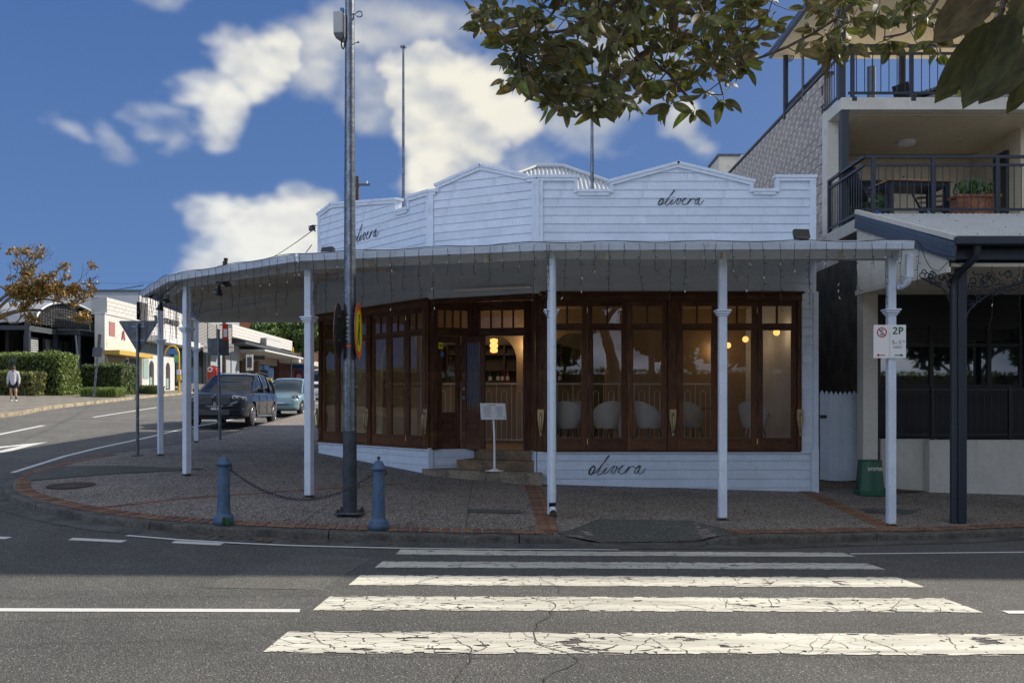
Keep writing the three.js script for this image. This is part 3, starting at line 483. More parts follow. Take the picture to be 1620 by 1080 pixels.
// bifold windows
const paneG = (w, h) => uvm(new THREE.PlaneGeometry(w, h));
function bifold(F, u0, pw, count, hinges) {
  for (let k = 0; k < count; k++) {
    const w = pw - 0.006, st = 0.088, t = M.timber[(k + Math.floor(u0)) % 3], gw = w - 2 * st, b = mb();
    b.rbox(st, 2.62, 0.045, -w / 2 + st / 2, 2.13, 0, 0.006, 0, 0, 0, true).rbox(st, 2.62, 0.045, w / 2 - st / 2, 2.13, 0, 0.006, 0, 0, 0, true);
    b.rbox(gw + 0.01, 0.205, 0.041, 0, 0.925, 0).rbox(gw + 0.01, 0.11, 0.041, 0, 2.995, 0).rbox(gw + 0.01, 0.09, 0.041, 0, 3.395, 0).rbox(0.034, 0.31, 0.038, 0, 3.2, 0, 0.006, 0, 0, 0, true);
    for (const s of [-1, 1]) b.box(0.014, 1.91, 0.026, s * (gw / 2 - 0.006), 1.985, 0.004); b.box(gw, 0.014, 0.026, 0, 1.034, 0.004).box(gw, 0.014, 0.026, 0, 2.934, 0.004);
    const p = b.build('window', t, shop); p.position.set(u0 + pw * (k + 0.5), 0, -0.035); p.updateMatrix(); on(F, p);
    const g = part('pane', paneG(gw, 1.92), M.glass, p); g.position.y = 1.985;
    for (const s of [-1, 1]) { const q = part('pane', paneG(gw / 2 - 0.016, 0.3), M.glass, p); q.position.set(s * (gw / 4 + 0.008), 3.2, 0); }
    if (hinges.includes(k)) for (const y of [0.98, 3.28]) { const q = part('hinge', uvm(new THREE.CylinderGeometry(0.011, 0.011, 0.1, 8)), M.brass, p); q.position.set(pw / 2, y, 0.03); }
  }
}
function handle(F, u, n) {
  const b = on(F, mb().poly([[-0.055, 0.47], [0.055, 0.47], [0.055, 0.3], [0.012, 0.02], [0, 0], [-0.012, 0.02], [-0.055, 0.3]], 0.012, u, 1.07, n, 0, 0, 0.003).build('handle', M.bronze, shop));
  part('grip', mb().tube([[0, 1.14, 0.01], [0, 1.17, 0.06], [0, 1.3, 0.075], [0, 1.43, 0.06], [0, 1.47, 0.01]].map(([x, y, z]) => new THREE.Vector3(u + x, y, n + z)), 0.014, 12, 7).geo(), M.bronze, b);
}
// front window wall
bx(F1, 'window_frame', 4.56, 0.13, 0.13, 2.36, 3.5, -0.02, M.timber[1]); bx(F1, 'window_frame', 4.62, 0.035, 0.17, 2.36, 3.582, 0.0, M.timber[1]); bx(F1, 'window_frame', 4.5, 0.035, 0.14, 2.36, 0.812, -0.01, M.timber[1]);
for (const [u, w] of [[0.105, 0.14], [2.375, 0.165], [4.6, 0.07]]) { bx(F1, 'jamb', w, 2.62, 0.12, u, 2.13, -0.025, M.timber[w > 0.15 ? 0 : 1]); for (const s of [-1, 1]) bx(F1, 'jamb_bead', 0.018, 2.6, 0.02, u + s * w * 0.32, 2.13, 0.04, M.timber[2]); }
bifold(F1, 0.178, 0.704, 3, [0]); bifold(F1, 2.46, 0.702, 3, [1]); handle(F1, 0.06, 0.05); handle(F1, 2.375, 0.052); handle(F1, 4.6, 0.052);
// left window wall
bx(F3, 'window_frame', F3.L - 0.02, 0.13, 0.13, F3.L / 2, 3.5, -0.02, M.timber[0]); bx(F3, 'window_frame', F3.L + 0.02, 0.035, 0.17, F3.L / 2, 3.582, 0, M.timber[0]); bx(F3, 'window_frame', F3.L, 0.035, 0.14, F3.L / 2, 0.812, -0.01, M.timber[0]);
for (const [u, w] of [[0.07, 0.1], [2.1, 0.14], [4.14, 0.16]]) { bx(F3, 'jamb', w, 2.62, 0.12, u, 2.13, -0.025, M.timber[0]); bx(F3, 'jamb_bead', 0.02, 2.6, 0.02, u, 2.13, 0.042, M.timber[2]); }
bifold(F3, 0.125, 0.633, 3, [1]); bifold(F3, 2.17, 0.63, 3, [1]); handle(F3, 0.02, 0.045); handle(F3, 2.09, 0.05); handle(F3, 4.17, 0.05);
// the recessed doorway
const MM = [-0.72, 17.66], RR = [0.34, 17.4], FA = facet(V2, MM), FB = facet(MM, RR), FC = facet(RR, V1);
boards(FA, 0.0, FA.L, 0.2, 0.79, 0.148, null); bx(FA, 'wall', FA.L, 0.8, 0.08, FA.L / 2, 0.38, -0.05, M.white[1]);
boards(FC, 0.0, FC.L, 0.0, 0.79, 0.157, null); bx(FC, 'corner_board', 0.1, 1.0, 0.03, FC.L - 0.02, 0.3, 0.03, M.white[0]);
bx(FA, 'corner_board', 0.1, 1.0, 0.03, 0.0, 0.32, 0.03, M.white[0]);
for (const [F, us] of [[FA, [0.07, FA.L - 0.05]], [FB, [0.06, FB.L - 0.05]]]) {
  for (const u of us) { bx(F, 'jamb', 0.12, 2.78, 0.13, u, 2.18, 0, M.timber[1]); for (const s of [-0.03, 0, 0.03]) bx(F, 'jamb_bead', 0.014, 2.7, 0.016, u + s, 2.16, 0.072, M.timber[0]); }
  bx(F, 'window_frame', F.L, 0.13, 0.12, F.L / 2, 3.5, 0, M.timber[1]); bx(F, 'window_frame', F.L, 0.1, 0.11, F.L / 2, 2.96, 0, M.timber[1]);
  const w = (us[1] - us[0] - 0.12), tr = mb(); tr.box(w, 0.05, 0.05, us[0] + 0.06 + w / 2, 3.41, 0).box(w, 0.05, 0.05, us[0] + 0.06 + w / 2, 3.035, 0); for (let k = 1; k < 4; k++) tr.box(0.03, 0.34, 0.04, us[0] + 0.06 + w * k / 4, 3.22, 0);
  const win = on(F, tr.build('window', M.timber[0], shop)); for (let k = 0; k < 4; k++) { const q = part('pane', paneG(w / 4 - 0.03, 0.33), M.glass, win); q.position.set(us[0] + 0.06 + w * (k + 0.5) / 4, 3.22, 0); }
}
bx(FC, 'jamb', FC.L, 2.75, 0.08, FC.L / 2, 2.16, -0.05, M.timber[1]); for (let k = 0; k < 9; k++) bx(FC, 'jamb_bead', 0.05, 2.7, 0.02, 0.1 + k * 0.095, 2.15, 0.0, M.timber[0]);
function doorLeaf(F, w, u, hingeTurn, name) {
  const b = mb(), st = 0.1; for (const s of [-1, 1]) b.rbox(st, 2.1, 0.045, w / 2 + s * (w / 2 - st / 2), 1.85, 0, 0.005, 0, 0, 0, true);
  b.rbox(w - 2 * st, 0.12, 0.043, w / 2, 2.84, 0).rbox(w - 2 * st, 0.12, 0.043, w / 2, 1.42, 0).rbox(w - 2 * st, 0.18, 0.043, w / 2, 0.89, 0).box(w - 2 * st, 0.4, 0.02, w / 2, 1.17, 0).rbox(w - 2 * st - 0.1, 0.28, 0.032, w / 2, 1.17, 0, 0.01);
  const p = b.build('door', M.timber[1], shop); p.position.set(u, 0, -0.01); p.rotation.y = hingeTurn; p.updateMatrix(); on(F, p); const g = part('pane', paneG(w - 2 * st, 1.3), M.glass, p); g.position.set(w / 2, 2.13, 0);
  return p;
}
doorLeaf(FA, 0.46, 0.13, 0, 'door');
const leaf = doorLeaf(FA, 0.48, 0.62, -0.75, 'door'); part('handle', mb().cyl(0.03, 0.03, 0.02, 0.06, 1.75, 0.03, 12, Math.PI / 2).tube([[0.06, 1.75, 0.04], [0.06, 1.75, 0.075], [0.1, 1.75, 0.085], [0.16, 1.745, 0.085]].map((p) => new THREE.Vector3(...p)), 0.011, 10, 7).cyl(0.022, 0.022, 0.02, 0.06, 1.92, 0.03, 12, Math.PI / 2).geo(), M.steel, leaf);
doorLeaf(FB, 0.84, FB.L - 0.12, 1.62, 'door');
{ const st = part('sticker', uvm(new THREE.BoxGeometry(0.09, 0.12, 0.002)), M.lime, shop); st.position.set(0.2, 2.72, 0.012); st.updateMatrix(); on(FA, st); part('camera_mark', mb().box(0.045, 0.02, 0.002, 0, 0.01, 0.0025).box(0.012, 0.03, 0.002, 0.01, -0.02, 0.0026).geo(), M.blackInk, st); const s2 = part('sticker', uvm(new THREE.BoxGeometry(0.06, 0.09, 0.002)), M.signBlue, shop); s2.position.set(0.23, 2.56, 0.012); s2.updateMatrix(); on(FA, s2); }
part('recess_ceiling', slab(HEAD - 0.02, 0.03, [[V1[0] - 0.02, V1[1] + 0.06], [RR[0], RR[1] + 0.03], [MM[0], MM[1] + 0.03], [V2[0], V2[1] + 0.08]]), M.soffit, shop);
bx(F2, 'window_frame', F2.L, 0.1, 0.07, F2.L / 2, 3.53, -0.03, M.timber[1]);
part('step', slab(0.1, 0.34, [[-1.66, 17.26], [-1.45, 17.08], [0.52, 16.12], [0.5, 16.9], [0.3, 17.45], [-0.7, 17.72], [-1.45, 17.42]]), M.step, shop);
part('step', slab(0.43, 0.182, [[-1.02, 17.2], [0.44, 16.66], [0.36, 17.45], [-0.72, 17.7]]), M.stepRed, shop);
part('step', slab(0.6, 0.18, [[-0.62, 17.4], [0.39, 17.0], [0.36, 17.45], [-0.7, 17.68]]), M.stepRed, shop);
// lettering in thin black script
const SCRIPT = [[[330, 440], [318, 404], [282, 428], [238, 500], [238, 545], [272, 550], [318, 492], [336, 440], [312, 412], [262, 448], [232, 515], [252, 552], [300, 535], [360, 506], [430, 420], [520, 315], [584, 230], [566, 238], [500, 330], [425, 450], [385, 528], [402, 560], [442, 540], [492, 478], [545, 432], [500, 500], [490, 534], [520, 536], [570, 490], [640, 418], [678, 402], [648, 446], [618, 506], [640, 542], [682, 500], [712, 432], [716, 405], [700, 425], [740, 452], [806, 424], [826, 404], [800, 400], [760, 450], [738, 508], [768, 540], [820, 528], [872, 478], [925, 405], [884, 480], [852, 532], [900, 466], [950, 420], [988, 410], [1022, 446], [1072, 434], [1116, 405], [1088, 400], [1040, 448], [1008, 508], [1028, 536], [1072, 490], [1116, 412], [1085, 480], [1080, 530], [1112, 541], [1162, 500], [1198, 446]], [[551, 372], [560, 388]]];
function script(F, u, y, w, n) {
  const k = w / 970; for (const st of SCRIPT) on(F, mb().tube(st.map(([x, yy]) => new THREE.Vector3(u + (x - 230) * k, y + (545 - yy) * k, n)), 0.0056, st.length * 4, 5).build('lettering', M.blackInk, shop));
  on(F, mb().tube(SCRIPT[0].slice(0, 12).map(([x, yy]) => new THREE.Vector3(u + (x - 230) * k + 0.006, y + (545 - yy) * k, n)), 0.008, 40, 5).build('lettering', M.blackInk, shop));
}
script(F1, 0.9, 0.41, 1.0, 0.028); script(F1, 2.12, 5.12, 0.8, 0.028); script(F3, 1.5, 4.98, 1.0, 0.028);

/* ---------- the street awning ---------- */
const awning = thing('street_awning', 'white post-supported street awning wrapped round the corner shop', 'awning');
const GUT = [[5.38, 12.62], [0.5, 12.74], [-3.08, 13.7], [-5.76, 15.95], [-7.12, 18.25], [-7.6, 22.5]], WAL = [[5.32, 16.36], [V1[0], 16.36], [V2[0] - 0.02, 17.3], [V3[0] - 0.03, 20.56], [V3[0] - 0.03, 20.6], [-4.36, 22.5]], GY = 3.8, WY = 4.4;
const POST = [[5.27, 13.0], [2.95, 13.1], [0.55, 13.06], [-3.06, 14.1], [-5.62, 16.16], [-7.22, 19.2], [-7.55, 22.35]];
for (let i = 0; i < 5; i++) {
  const a = V(...[GUT[i][0], GY + 0.0, GUT[i][1]]), b = V(GUT[i + 1][0], GY, GUT[i + 1][1]), c = V(WAL[i + 1][0], WY, WAL[i + 1][1]), d = V(WAL[i][0], WY, WAL[i][1]);
  const dn = (v, k) => v.clone().setY(v.y - k), list = [];
  const q = (p, r, s, t) => list.push(...[p, r, s, p, s, t].flatMap((v) => v.toArray())); q(a, b, c, d); q(dn(a, 0.02), dn(d, 0.02), dn(c, 0.02), dn(b, 0.02)); q(a, dn(a, 0.02), dn(b, 0.02), b);
  part('roof_sheet', tri(list), M.soffit, awning);
  for (const t of [0.12, 0.37, 0.62, 0.86]) { const p = a.clone().lerp(d, t), r = b.clone().lerp(c, t); p.y -= 0.062; r.y -= 0.062; mb().beam(p, r, 0.05, 0.075).build('purlin', M.soffit, awning); }
  const n = Math.max(2, Math.round(a.distanceTo(b) / 1.5)); for (let k = 0; k < n; k++) { const p = a.clone().lerp(b, (k + 0.5) / n).lerp(d.clone().lerp(c, (k + 0.5) / n), 0.06), r = d.clone().lerp(c, (k + 0.5) / n); p.y -= 0.15; r.y -= 0.15; mb().beam(p, r, 0.045, 0.1).build('rafter', M.soffit, awning); }
  // quad gutter with a rolled lip
  const u = b.clone().sub(a).normalize(), nrm = new THREE.Vector3(-u.z, 0, u.x); if (nrm.dot(new THREE.Vector3(a.x, 0, a.z).negate()) < 0) nrm.negate();
  const A = a.clone().addScaledVector(u, -0.005), B = b.clone().addScaledVector(u, 0.005), gg = mb(), sec = [[0, 0.03], [0, -0.085], [0.05, -0.1], [0.1, -0.085], [0.118, -0.02], [0.12, 0.012], [0.104, 0.02]];
  for (let s = 0; s < sec.length - 1; s++) { const P = (o, [x, y]) => o.clone().addScaledVector(nrm, x).setY(o.y + y); gg.g.push(quad(P(A, sec[s]), P(B, sec[s]), P(B, sec[s + 1]), P(A, sec[s + 1]))); }
  gg.rod(A.clone().addScaledVector(nrm, 0.112).setY(GY + 0.016), B.clone().addScaledVector(nrm, 0.112).setY(GY + 0.016), 0.011, 6); gg.build('gutter', M.white[1], awning);
}
for (let i = 0; i < POST.length - 1; i++) { const a = V(POST[i][0], 3.735, POST[i][1]), b = V(POST[i + 1][0], 3.735, POST[i + 1][1]); mb().beam(a, b, 0.06, 0.15).build('beam', M.white[2], awning); }
{ // triangular ends
  const end = (o, w) => { const a = V(o[0], 3.66, o[1]), b = V(w[0], 3.66, w[1]); const l = mb(); l.g.push(tri([a, b, V(w[0], WY - 0.02, w[1]), a, V(w[0], WY - 0.02, w[1]), V(o[0], GY, o[1])].flatMap((v) => v.toArray()))); l.beam(a, b, 0.06, 0.14); return l; };
  end([-7.6, 22.48], [-4.36, 22.48]).build('end_panel', M.soffit, awning); const p = mb().beam(V(5.3, 3.7, 12.75), V(5.3, 4.25, 16.34), 0.05, 0.22).build('end_board', M.white[1], awning);
  // under-eave lattice strip and door light
  mb().rbox(1.45, 0.05, 0.09, 0, 0, 0).build('strip_light', M.plateWhite, awning).applyMatrix4(new THREE.Matrix4().makeRotationY(-0.35).setPosition(-0.35, 3.67, -16.6));
}
const gatherPost = (X, d, turn, w = 0.112) => {
  const y0 = gPath(X, d), b = mb(), top = 3.67, g = new THREE.Group();
  b.rbox(w, top - y0 - 0.03, w, 0, (top + y0 - 0.03) / 2 + 0.03, 0, 0.012);
  const p = b.build('post', M.white[Math.floor(rnd() * 3)], awning); p.position.set(X, 0, -d); p.rotation.y = turn;
  part('capital', mb().rbox(w + 0.03, 0.03, w + 0.03, 0, 2.88, 0).rbox(w + 0.07, 0.035, w + 0.07, 0, 2.912, 0, 0.01).rbox(w + 0.1, 0.025, w + 0.1, 0, 2.942, 0).geo(), M.white[2], p);
  part('shoe', mb().box(w * 0.75, 0.07, w * 0.75, 0, y0 + 0.02, 0).box(w + 0.03, 0.008, w + 0.03, 0, y0 + 0.004, 0).geo(), M.rust, p);
  return p;
};
const postTurn = [0, 0, 0, -0.35, -0.62, -1.0, -1.25]; const posts = POST.map(([X, d], i) => gatherPost(X, d, postTurn[i], i === 5 || i === 6 ? 0.105 : 0.112));
{ // downpipes
  const y0 = gPath(0.56, 12.9), b = mb(); b.tube([V(0.56, 3.75, 12.86), V(0.56, 3.5, 12.9), V(0.56, y0 + 0.45, 12.9), V(0.56, y0 + 0.22, 12.9), V(0.56, y0 + 0.1, 12.84), V(0.56, y0 + 0.09, 12.74)], 0.05, 30, 14);
  const p = b.build('downpipe', M.white[0], awning); for (const y of [2.84, y0 + 0.38]) part('pipe_joint', mb().cyl(0.054, 0.054, 0.05, 0.56, y, -12.9, 14).geo(), M.white[2], p);
  part('pipe_mouth', place(new THREE.CylinderGeometry(0.044, 0.044, 0.01, 14), 0.56, y0 + 0.09, -12.735, Math.PI / 2), M.rust, p);
  mb().rbox(0.1, 0.34, 0.08, 5.43, 3.52, -12.78, 0.02).tube([V(5.43, 3.4, 12.78), V(5.42, 3.3, 12.82), V(5.36, 3.25, 12.95)], 0.045, 10, 8).build('downpipe', M.white[0], awning);
}
/* icicle lights strung along the gutter */
{
  const ic = thing('icicle_lights', 'unlit black icicle fairy lights hanging along the white awning gutter', 'string lights');
  const path = [[5.42, 12.46], [0.48, 12.58], [-3.14, 13.55], [-5.87, 15.85], [-7.26, 18.2], [-7.75, 22.4]].map(([x, d]) => V(x, 3.79, d)); let cab = [], carry = 0;
  const strand = (p, L, u) => {
    const pts = [p.clone()], b = mb(); let q = p.clone(); for (let s = 0; s < L; s += 0.09) { q = q.clone(); q.y -= 0.09; q.x += rr(-0.012, 0.012) + (s > L * 0.5 ? rr(-0.016, 0.016) : 0); q.z += rr(-0.008, 0.008); pts.push(q); }
    b.tube(pts, 0.0036, pts.length * 2, 4); for (const v of pts.slice(1)) if (rnd() < 0.6) { const s = rnd() < 0.5 ? -1 : 1; b.rod(v, v.clone().add(new THREE.Vector3(s * 0.035 * u.x, -0.012, s * 0.035 * u.z)), 0.0045, 4); }
    const m = b.build('strand', M.cable, ic), bl = mb(); for (const v of pts.slice(2)) if (rnd() < 0.15) bl.rod(v.clone(), v.clone().add(new THREE.Vector3(rr(-0.02, 0.02), -0.03, rr(-0.01, 0.01))), 0.006, 5); if (bl.g.length) bl.build('bulb', M.bulb, m).userData.kind = 'stuff';
  };
  for (let i = 0; i < path.length - 1; i++) {
    const a = path[i], b = path[i + 1], u = b.clone().sub(a), L = u.length(); u.normalize();
    for (let s = carry; s < L; s += 0.205) { const p = a.clone().addScaledVector(u, s + rr(-0.02, 0.02)); cab.push(p.clone().add(new THREE.Vector3(0, 0.025 + 0.012 * Math.sin(s * 5), 0))); strand(p, [0.35, 0.78, 0.5, 0.66, 0.3, 0.85][Math.floor(rnd() * 6)] * rr(0.8, 1.15), u); }
  }
  mb().tube(cab, 0.006, cab.length * 2, 5).build('cable', M.cable, ic);
  strand(V(5.5, 3.6, 12.7), 0.35, new THREE.Vector3(1, 0, 0)); mb().tube([V(5.45, 3.78, 12.5), V(5.62, 3.5, 12.6), V(5.8, 3.45, 12.7), V(6.0, 3.58, 12.8), V(6.3, 3.52, 12.9)], 0.005, 20, 5).build('cable', M.cable, ic);
  mb().tube([V(5.4, 3.8, 12.48), V(5.7, 3.66, 12.6), V(6.2, 3.62, 12.7)], 0.005, 14, 5).build('cable', M.cable, ic);
  for (const [x, d] of [[6.6, 12.85], [7.0, 12.9], [7.35, 12.95], [7.75, 13.0]]) strand(V(x, 3.55, d), rr(0.8, 1.2), new THREE.Vector3(1, 0, 0));
}
/* ---------- inside the shop ---------- */
{
  const s = new THREE.Shape([[-4.2, FLOOR], [5.2, FLOOR], [5.2, 3.74], [-4.2, 3.74]].map((p) => new THREE.Vector2(...p)));
  const arch = (x0, x1, y1, r) => { const h = new THREE.Path(); h.moveTo(x0, FLOOR + 0.01); h.lineTo(x0, y1 - r); h.absarc(x0 + r, y1 - r, r, Math.PI, Math.PI / 2, true); h.lineTo(x1 - r, y1); h.absarc(x1 - r, y1 - r, r, Math.PI / 2, 0, true); h.lineTo(x1, FLOOR + 0.01); h.closePath(); s.holes.push(h); };
  arch(-2.9, 0.1, 3.2, 0.6); arch(0.86, 2.08, 3.2, 0.5);
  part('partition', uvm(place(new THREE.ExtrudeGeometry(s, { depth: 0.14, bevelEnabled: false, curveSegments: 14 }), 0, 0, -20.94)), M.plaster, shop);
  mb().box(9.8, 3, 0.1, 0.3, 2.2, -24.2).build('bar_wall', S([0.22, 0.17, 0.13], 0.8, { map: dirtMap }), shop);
  mb().rbox(4.6, 0.08, 0.6, -0.6, 2.08, -21.6, 0.02).box(4.4, 1.26, 0.5, -0.6, 1.42, -21.6).build('bar_counter', M.plaster, shop);
  const cab = thing('wine_cabinet', 'dark wine cabinet with shelves behind the shop bar', 'cabinet', -0.2, FLOOR, 23.9); const cb = mb().box(2.9, 2.3, 0.06, 0, 1.2, -0.15); for (const y of [0.1, 0.9, 1.3, 1.7, 2.1, 2.35]) cb.box(2.9, 0.04, 0.32, 0, y, 0); for (const x of [-1.45, -0.7, 0, 0.7, 1.45]) cb.box(0.04, 2.3, 0.32, x, 1.2, 0); cb.build('carcass', S([0.05, 0.035, 0.025], 0.6), cab);
  const bp = [[0, 0], [0.037, 0], [0.037, 0.19], [0.015, 0.235], [0.014, 0.3], [0, 0.3]], gm = [PH([0.03, 0.05, 0.03], 0.1), PH([0.06, 0.025, 0.012], 0.12), PH([0.25, 0.03, 0.03], 0.15)];
  const spots = [[-0.32, 21.45], [-0.22, 21.5], [-0.1, 21.45], [-0.5, 21.5], [0.95, 21.5], [1.1, 21.45]];
  const where = ['left of the pair', 'second from the left', 'third from the left', 'leftmost', 'behind the left front pane', 'right of the other behind the left front pane'];
  spots.forEach(([x, d], i) => { const t = thing('wine_bottle', 'dark wine bottle on the bar counter, ' + where[i], 'bottle', x, 2.12, d, 0, 'bottles on the bar'); mb().lathe(bp, 0, 0, 0, 12).build('bottle_glass', gm[i % 3], t); mb().cyl(0.0385, 0.0385, 0.09, 0, 0.1, 0, 12, 0, 0, true).build('bottle_label', M.signWhite, t); });
  // white metal balustrade behind the entrance
  const ra = thing('balustrade', 'white metal balustrade with small arches inside the shop', 'railing', 0, FLOOR, 18.95); const wm = S([0.62, 0.6, 0.55], 0.4);
  mb().box(5.5, 0.03, 0.03, 1.35, 1.25, 0).build('top_rail', wm, ra); mb().box(5.5, 0.03, 0.03, 1.35, 0.12, 0).build('bottom_rail', wm, ra);
  for (let i = 0, x = -1.4; x < 4.12; x += 0.155, i++) { if (i % 2) mb().rod(new THREE.Vector3(x, 0.12, 0), new THREE.Vector3(x, 1.25, 0), 0.008, 5).build('baluster', wm, ra); else mb().tube([[x - 0.055, 0.12, 0], [x - 0.055, 1.0, 0], [x - 0.04, 1.08, 0], [x, 1.12, 0], [x + 0.04, 1.08, 0], [x + 0.055, 1.0, 0], [x + 0.055, 0.12, 0]].map((p) => new THREE.Vector3(...p)), 0.008, 24, 5).build('arch_bar', wm, ra); }
  // shell chairs and round tables
  const chair = (x, d, turn, label) => {
    const t = thing('shell_chair', label, 'chair', x, FLOOR, d, turn, 'shell chairs in the shop'), p = [], idx = [], A = 18, B = 7;
    for (let a = 0; a <= A; a++) for (let b = 0; b <= B; b++) { const th = lerp(-0.75, Math.PI + 0.75, a / A), k = b / B, hgt = 0.46 + (0.2 + 0.24 * Math.max(0, Math.sin(th)) ** 0.8) * k, r = lerp(0.2, 0.29, k ** 0.7); p.push(Math.cos(th) * r, hgt - 0.02 * (1 - k), -Math.sin(th) * r * 0.95); }
    for (let a = 0; a < A; a++) for (let b = 0; b < B; b++) { const q = a * (B + 1) + b; idx.push(q, q + 1, q + B + 1, q + 1, q + B + 2, q + B + 1); }
    const g = new THREE.BufferGeometry(); g.setAttribute('position', new THREE.BufferAttribute(new Float32Array(p), 3)); g.setIndex(idx); g.computeVertexNormals(); part('backrest', uvm(g), M.chair, t);
    mb().cyl(0.2, 0.24, 0.09, 0, 0.44, 0.01, 20).build('seat', M.chair, t); for (const [sx, sz] of [[-1, -1], [1, -1], [-1, 1], [1, 1]]) mb().rod(new THREE.Vector3(sx * 0.14, 0.41, sz * 0.14), new THREE.Vector3(sx * 0.2, 0, sz * 0.2), 0.011, 6).build('leg', M.plasticBlack, t);
  };
  chair(1.75, 17.35, Math.PI + 0.3, 'pale shell chair nearest the second front pane from the door'); chair(2.55, 17.45, 2.2, 'pale shell chair nearest the third front pane from the door'); chair(2.1, 18.45, 0.2, 'pale shell chair behind the round table in the middle pane'); chair(1.02, 17.3, 2.9, 'pale shell chair nearest the front pane beside the door'); chair(1.25, 18.45, -0.2, 'pale shell chair behind the table beside the door'); chair(3.5, 18.4, 0.3, 'pale shell chair behind the centre post of the front windows'); chair(4.5, 17.4, 2.6, 'pale shell chair in the rightmost front pane');
  const table = (x, d, label) => { const t = thing('round_table', label, 'table', x, FLOOR, d, 0, 'tables in the shop'); mb().cyl(0.38, 0.38, 0.035, 0, 0.76, 0, 28).build('table_top', M.tableTop, t); mb().cyl(0.04, 0.04, 0.74, 0, 0.38, 0, 12).build('pedestal', M.plateWhite, t); mb().cyl(0.22, 0.22, 0.02, 0, 0.012, 0, 20).build('foot', M.plateWhite, t); for (const [a, b] of [[-0.12, 0.1], [0.12, -0.08]]) { const g = thing('wine_glass', 'clear stemmed glass on the ' + (label.includes('door') ? 'table beside the door' : label.includes('middle') ? 'table in the middle pane' : 'rightmost table') + (a < 0 ? ', left one' : ', right one'), 'glass', x + a, FLOOR + 0.778, d + b, 0, 'glasses on the tables'); mb().lathe([[0.03, 0], [0.004, 0.006], [0.004, 0.08], [0.034, 0.11], [0.036, 0.15], [0.03, 0.19]], 0, 0, 0, 12).build('bowl', M.glass, g); } };
  table(1.0, 17.9, 'round dining table beside the door'); table(2.08, 17.95, 'round dining table in the middle pane'); table(4.0, 17.9, 'round dining table at the right end of the front windows');
  const lampM = (r, g, b, i) => new THREE.MeshStandardMaterial({ color: lin(0.8, 0.7, 0.5), emissive: lin(r, g, b), emissiveIntensity: i, roughness: 0.5 });
  const glow = lampM(1, 0.42, 0.1, 0.62);
  [[4.48, 21.4 - 0.7, 2.83], [4.6, 19.9, 2.88], [4.72, 18.9, 2.94], [4.98, 17.6, 2.98]].forEach(([x, d, y], i) => {
    const t = thing('globe_pendant', 'small glowing globe pendant inside the shop, ' + ['farthest', 'second farthest', 'second nearest', 'nearest the front glass'][i] + ' of its row', 'pendant light', x, y, d, 0, 'globe pendants in the shop');
    mb().ball(0.062, 0, 0, 0, 16).build('globe', glow, t); mb().rod(new THREE.Vector3(0, 0.06, 0), new THREE.Vector3(0, 3.74 - y, 0), 0.004, 5).build('cord', M.plasticBlack, t);
    const l = new THREE.PointLight(lin(1, 0.68, 0.36), 0.05); l.castShadow = true; l.shadow.radius = 3; t.add(l);
  });
  const pd = thing('stacked_pendant', 'glowing pendant of three stacked discs seen through the doorway', 'pendant light', -0.38, 2.7, 19.6); mb().lathe([[0, 0], [0.07, 0.015], [0.085, 0.06], [0.06, 0.1], [0.085, 0.13], [0.085, 0.18], [0.06, 0.21], [0.085, 0.24], [0.08, 0.29], [0, 0.31]], 0, 0, 0, 18).build('shade', glow, pd); mb().rod(new THREE.Vector3(0, 0.3, 0), new THREE.Vector3(0, 1.04, 0), 0.004, 5).build('cord', M.plasticBlack, pd); { const l = new THREE.PointLight(lin(1, 0.68, 0.36), 0.2); l.position.y = 0.15; l.castShadow = true; l.shadow.radius = 4; pd.add(l); }
  const sc = thing('wall_sconce', 'brass wall sconce glowing up and down on the partition right of the doorway', 'wall light', 0.4, 2.92, 20.76); mb().cyl(0.04, 0.04, 0.12, 0, 0.09, 0.03, 12).cyl(0.04, 0.04, 0.12, 0, -0.09, 0.03, 12).build('shade', glow, sc); mb().rbox(0.1, 0.07, 0.06, 0, 0, 0.03).build('bracket', M.brass, sc); { const l = new THREE.PointLight(lin(1, 0.68, 0.36), 0.25); l.position.z = 0.14; l.castShadow = true; sc.add(l); }
  const spot = lampM(1, 0.6, 0.3, 1.2); [[-0.75, 21.6], [-0.55, 22.4], [-0.3, 21.4], [-0.35, 22.2], [-0.9, 22.9]].forEach(([x, d], i) => { const t = thing('downlight', 'small recessed downlight over the shop bar, ' + ['far left', 'second from the left', 'near right', 'far right', 'deepest'][i], 'downlight', x, 3.735, d, 0, 'downlights over the bar'); mb().cyl(0.045, 0.045, 0.012, 0, -0.006, 0, 14).build('lens', spot, t); mb().lathe([[0.046, 0], [0.06, 0], [0.06, -0.012], [0.046, -0.016]], 0, 0, 0, 16).build('rim', M.plateWhite, t); const l = new THREE.PointLight(lin(1, 0.75, 0.48), 0.15); l.position.y = -0.05; t.add(l); });
}

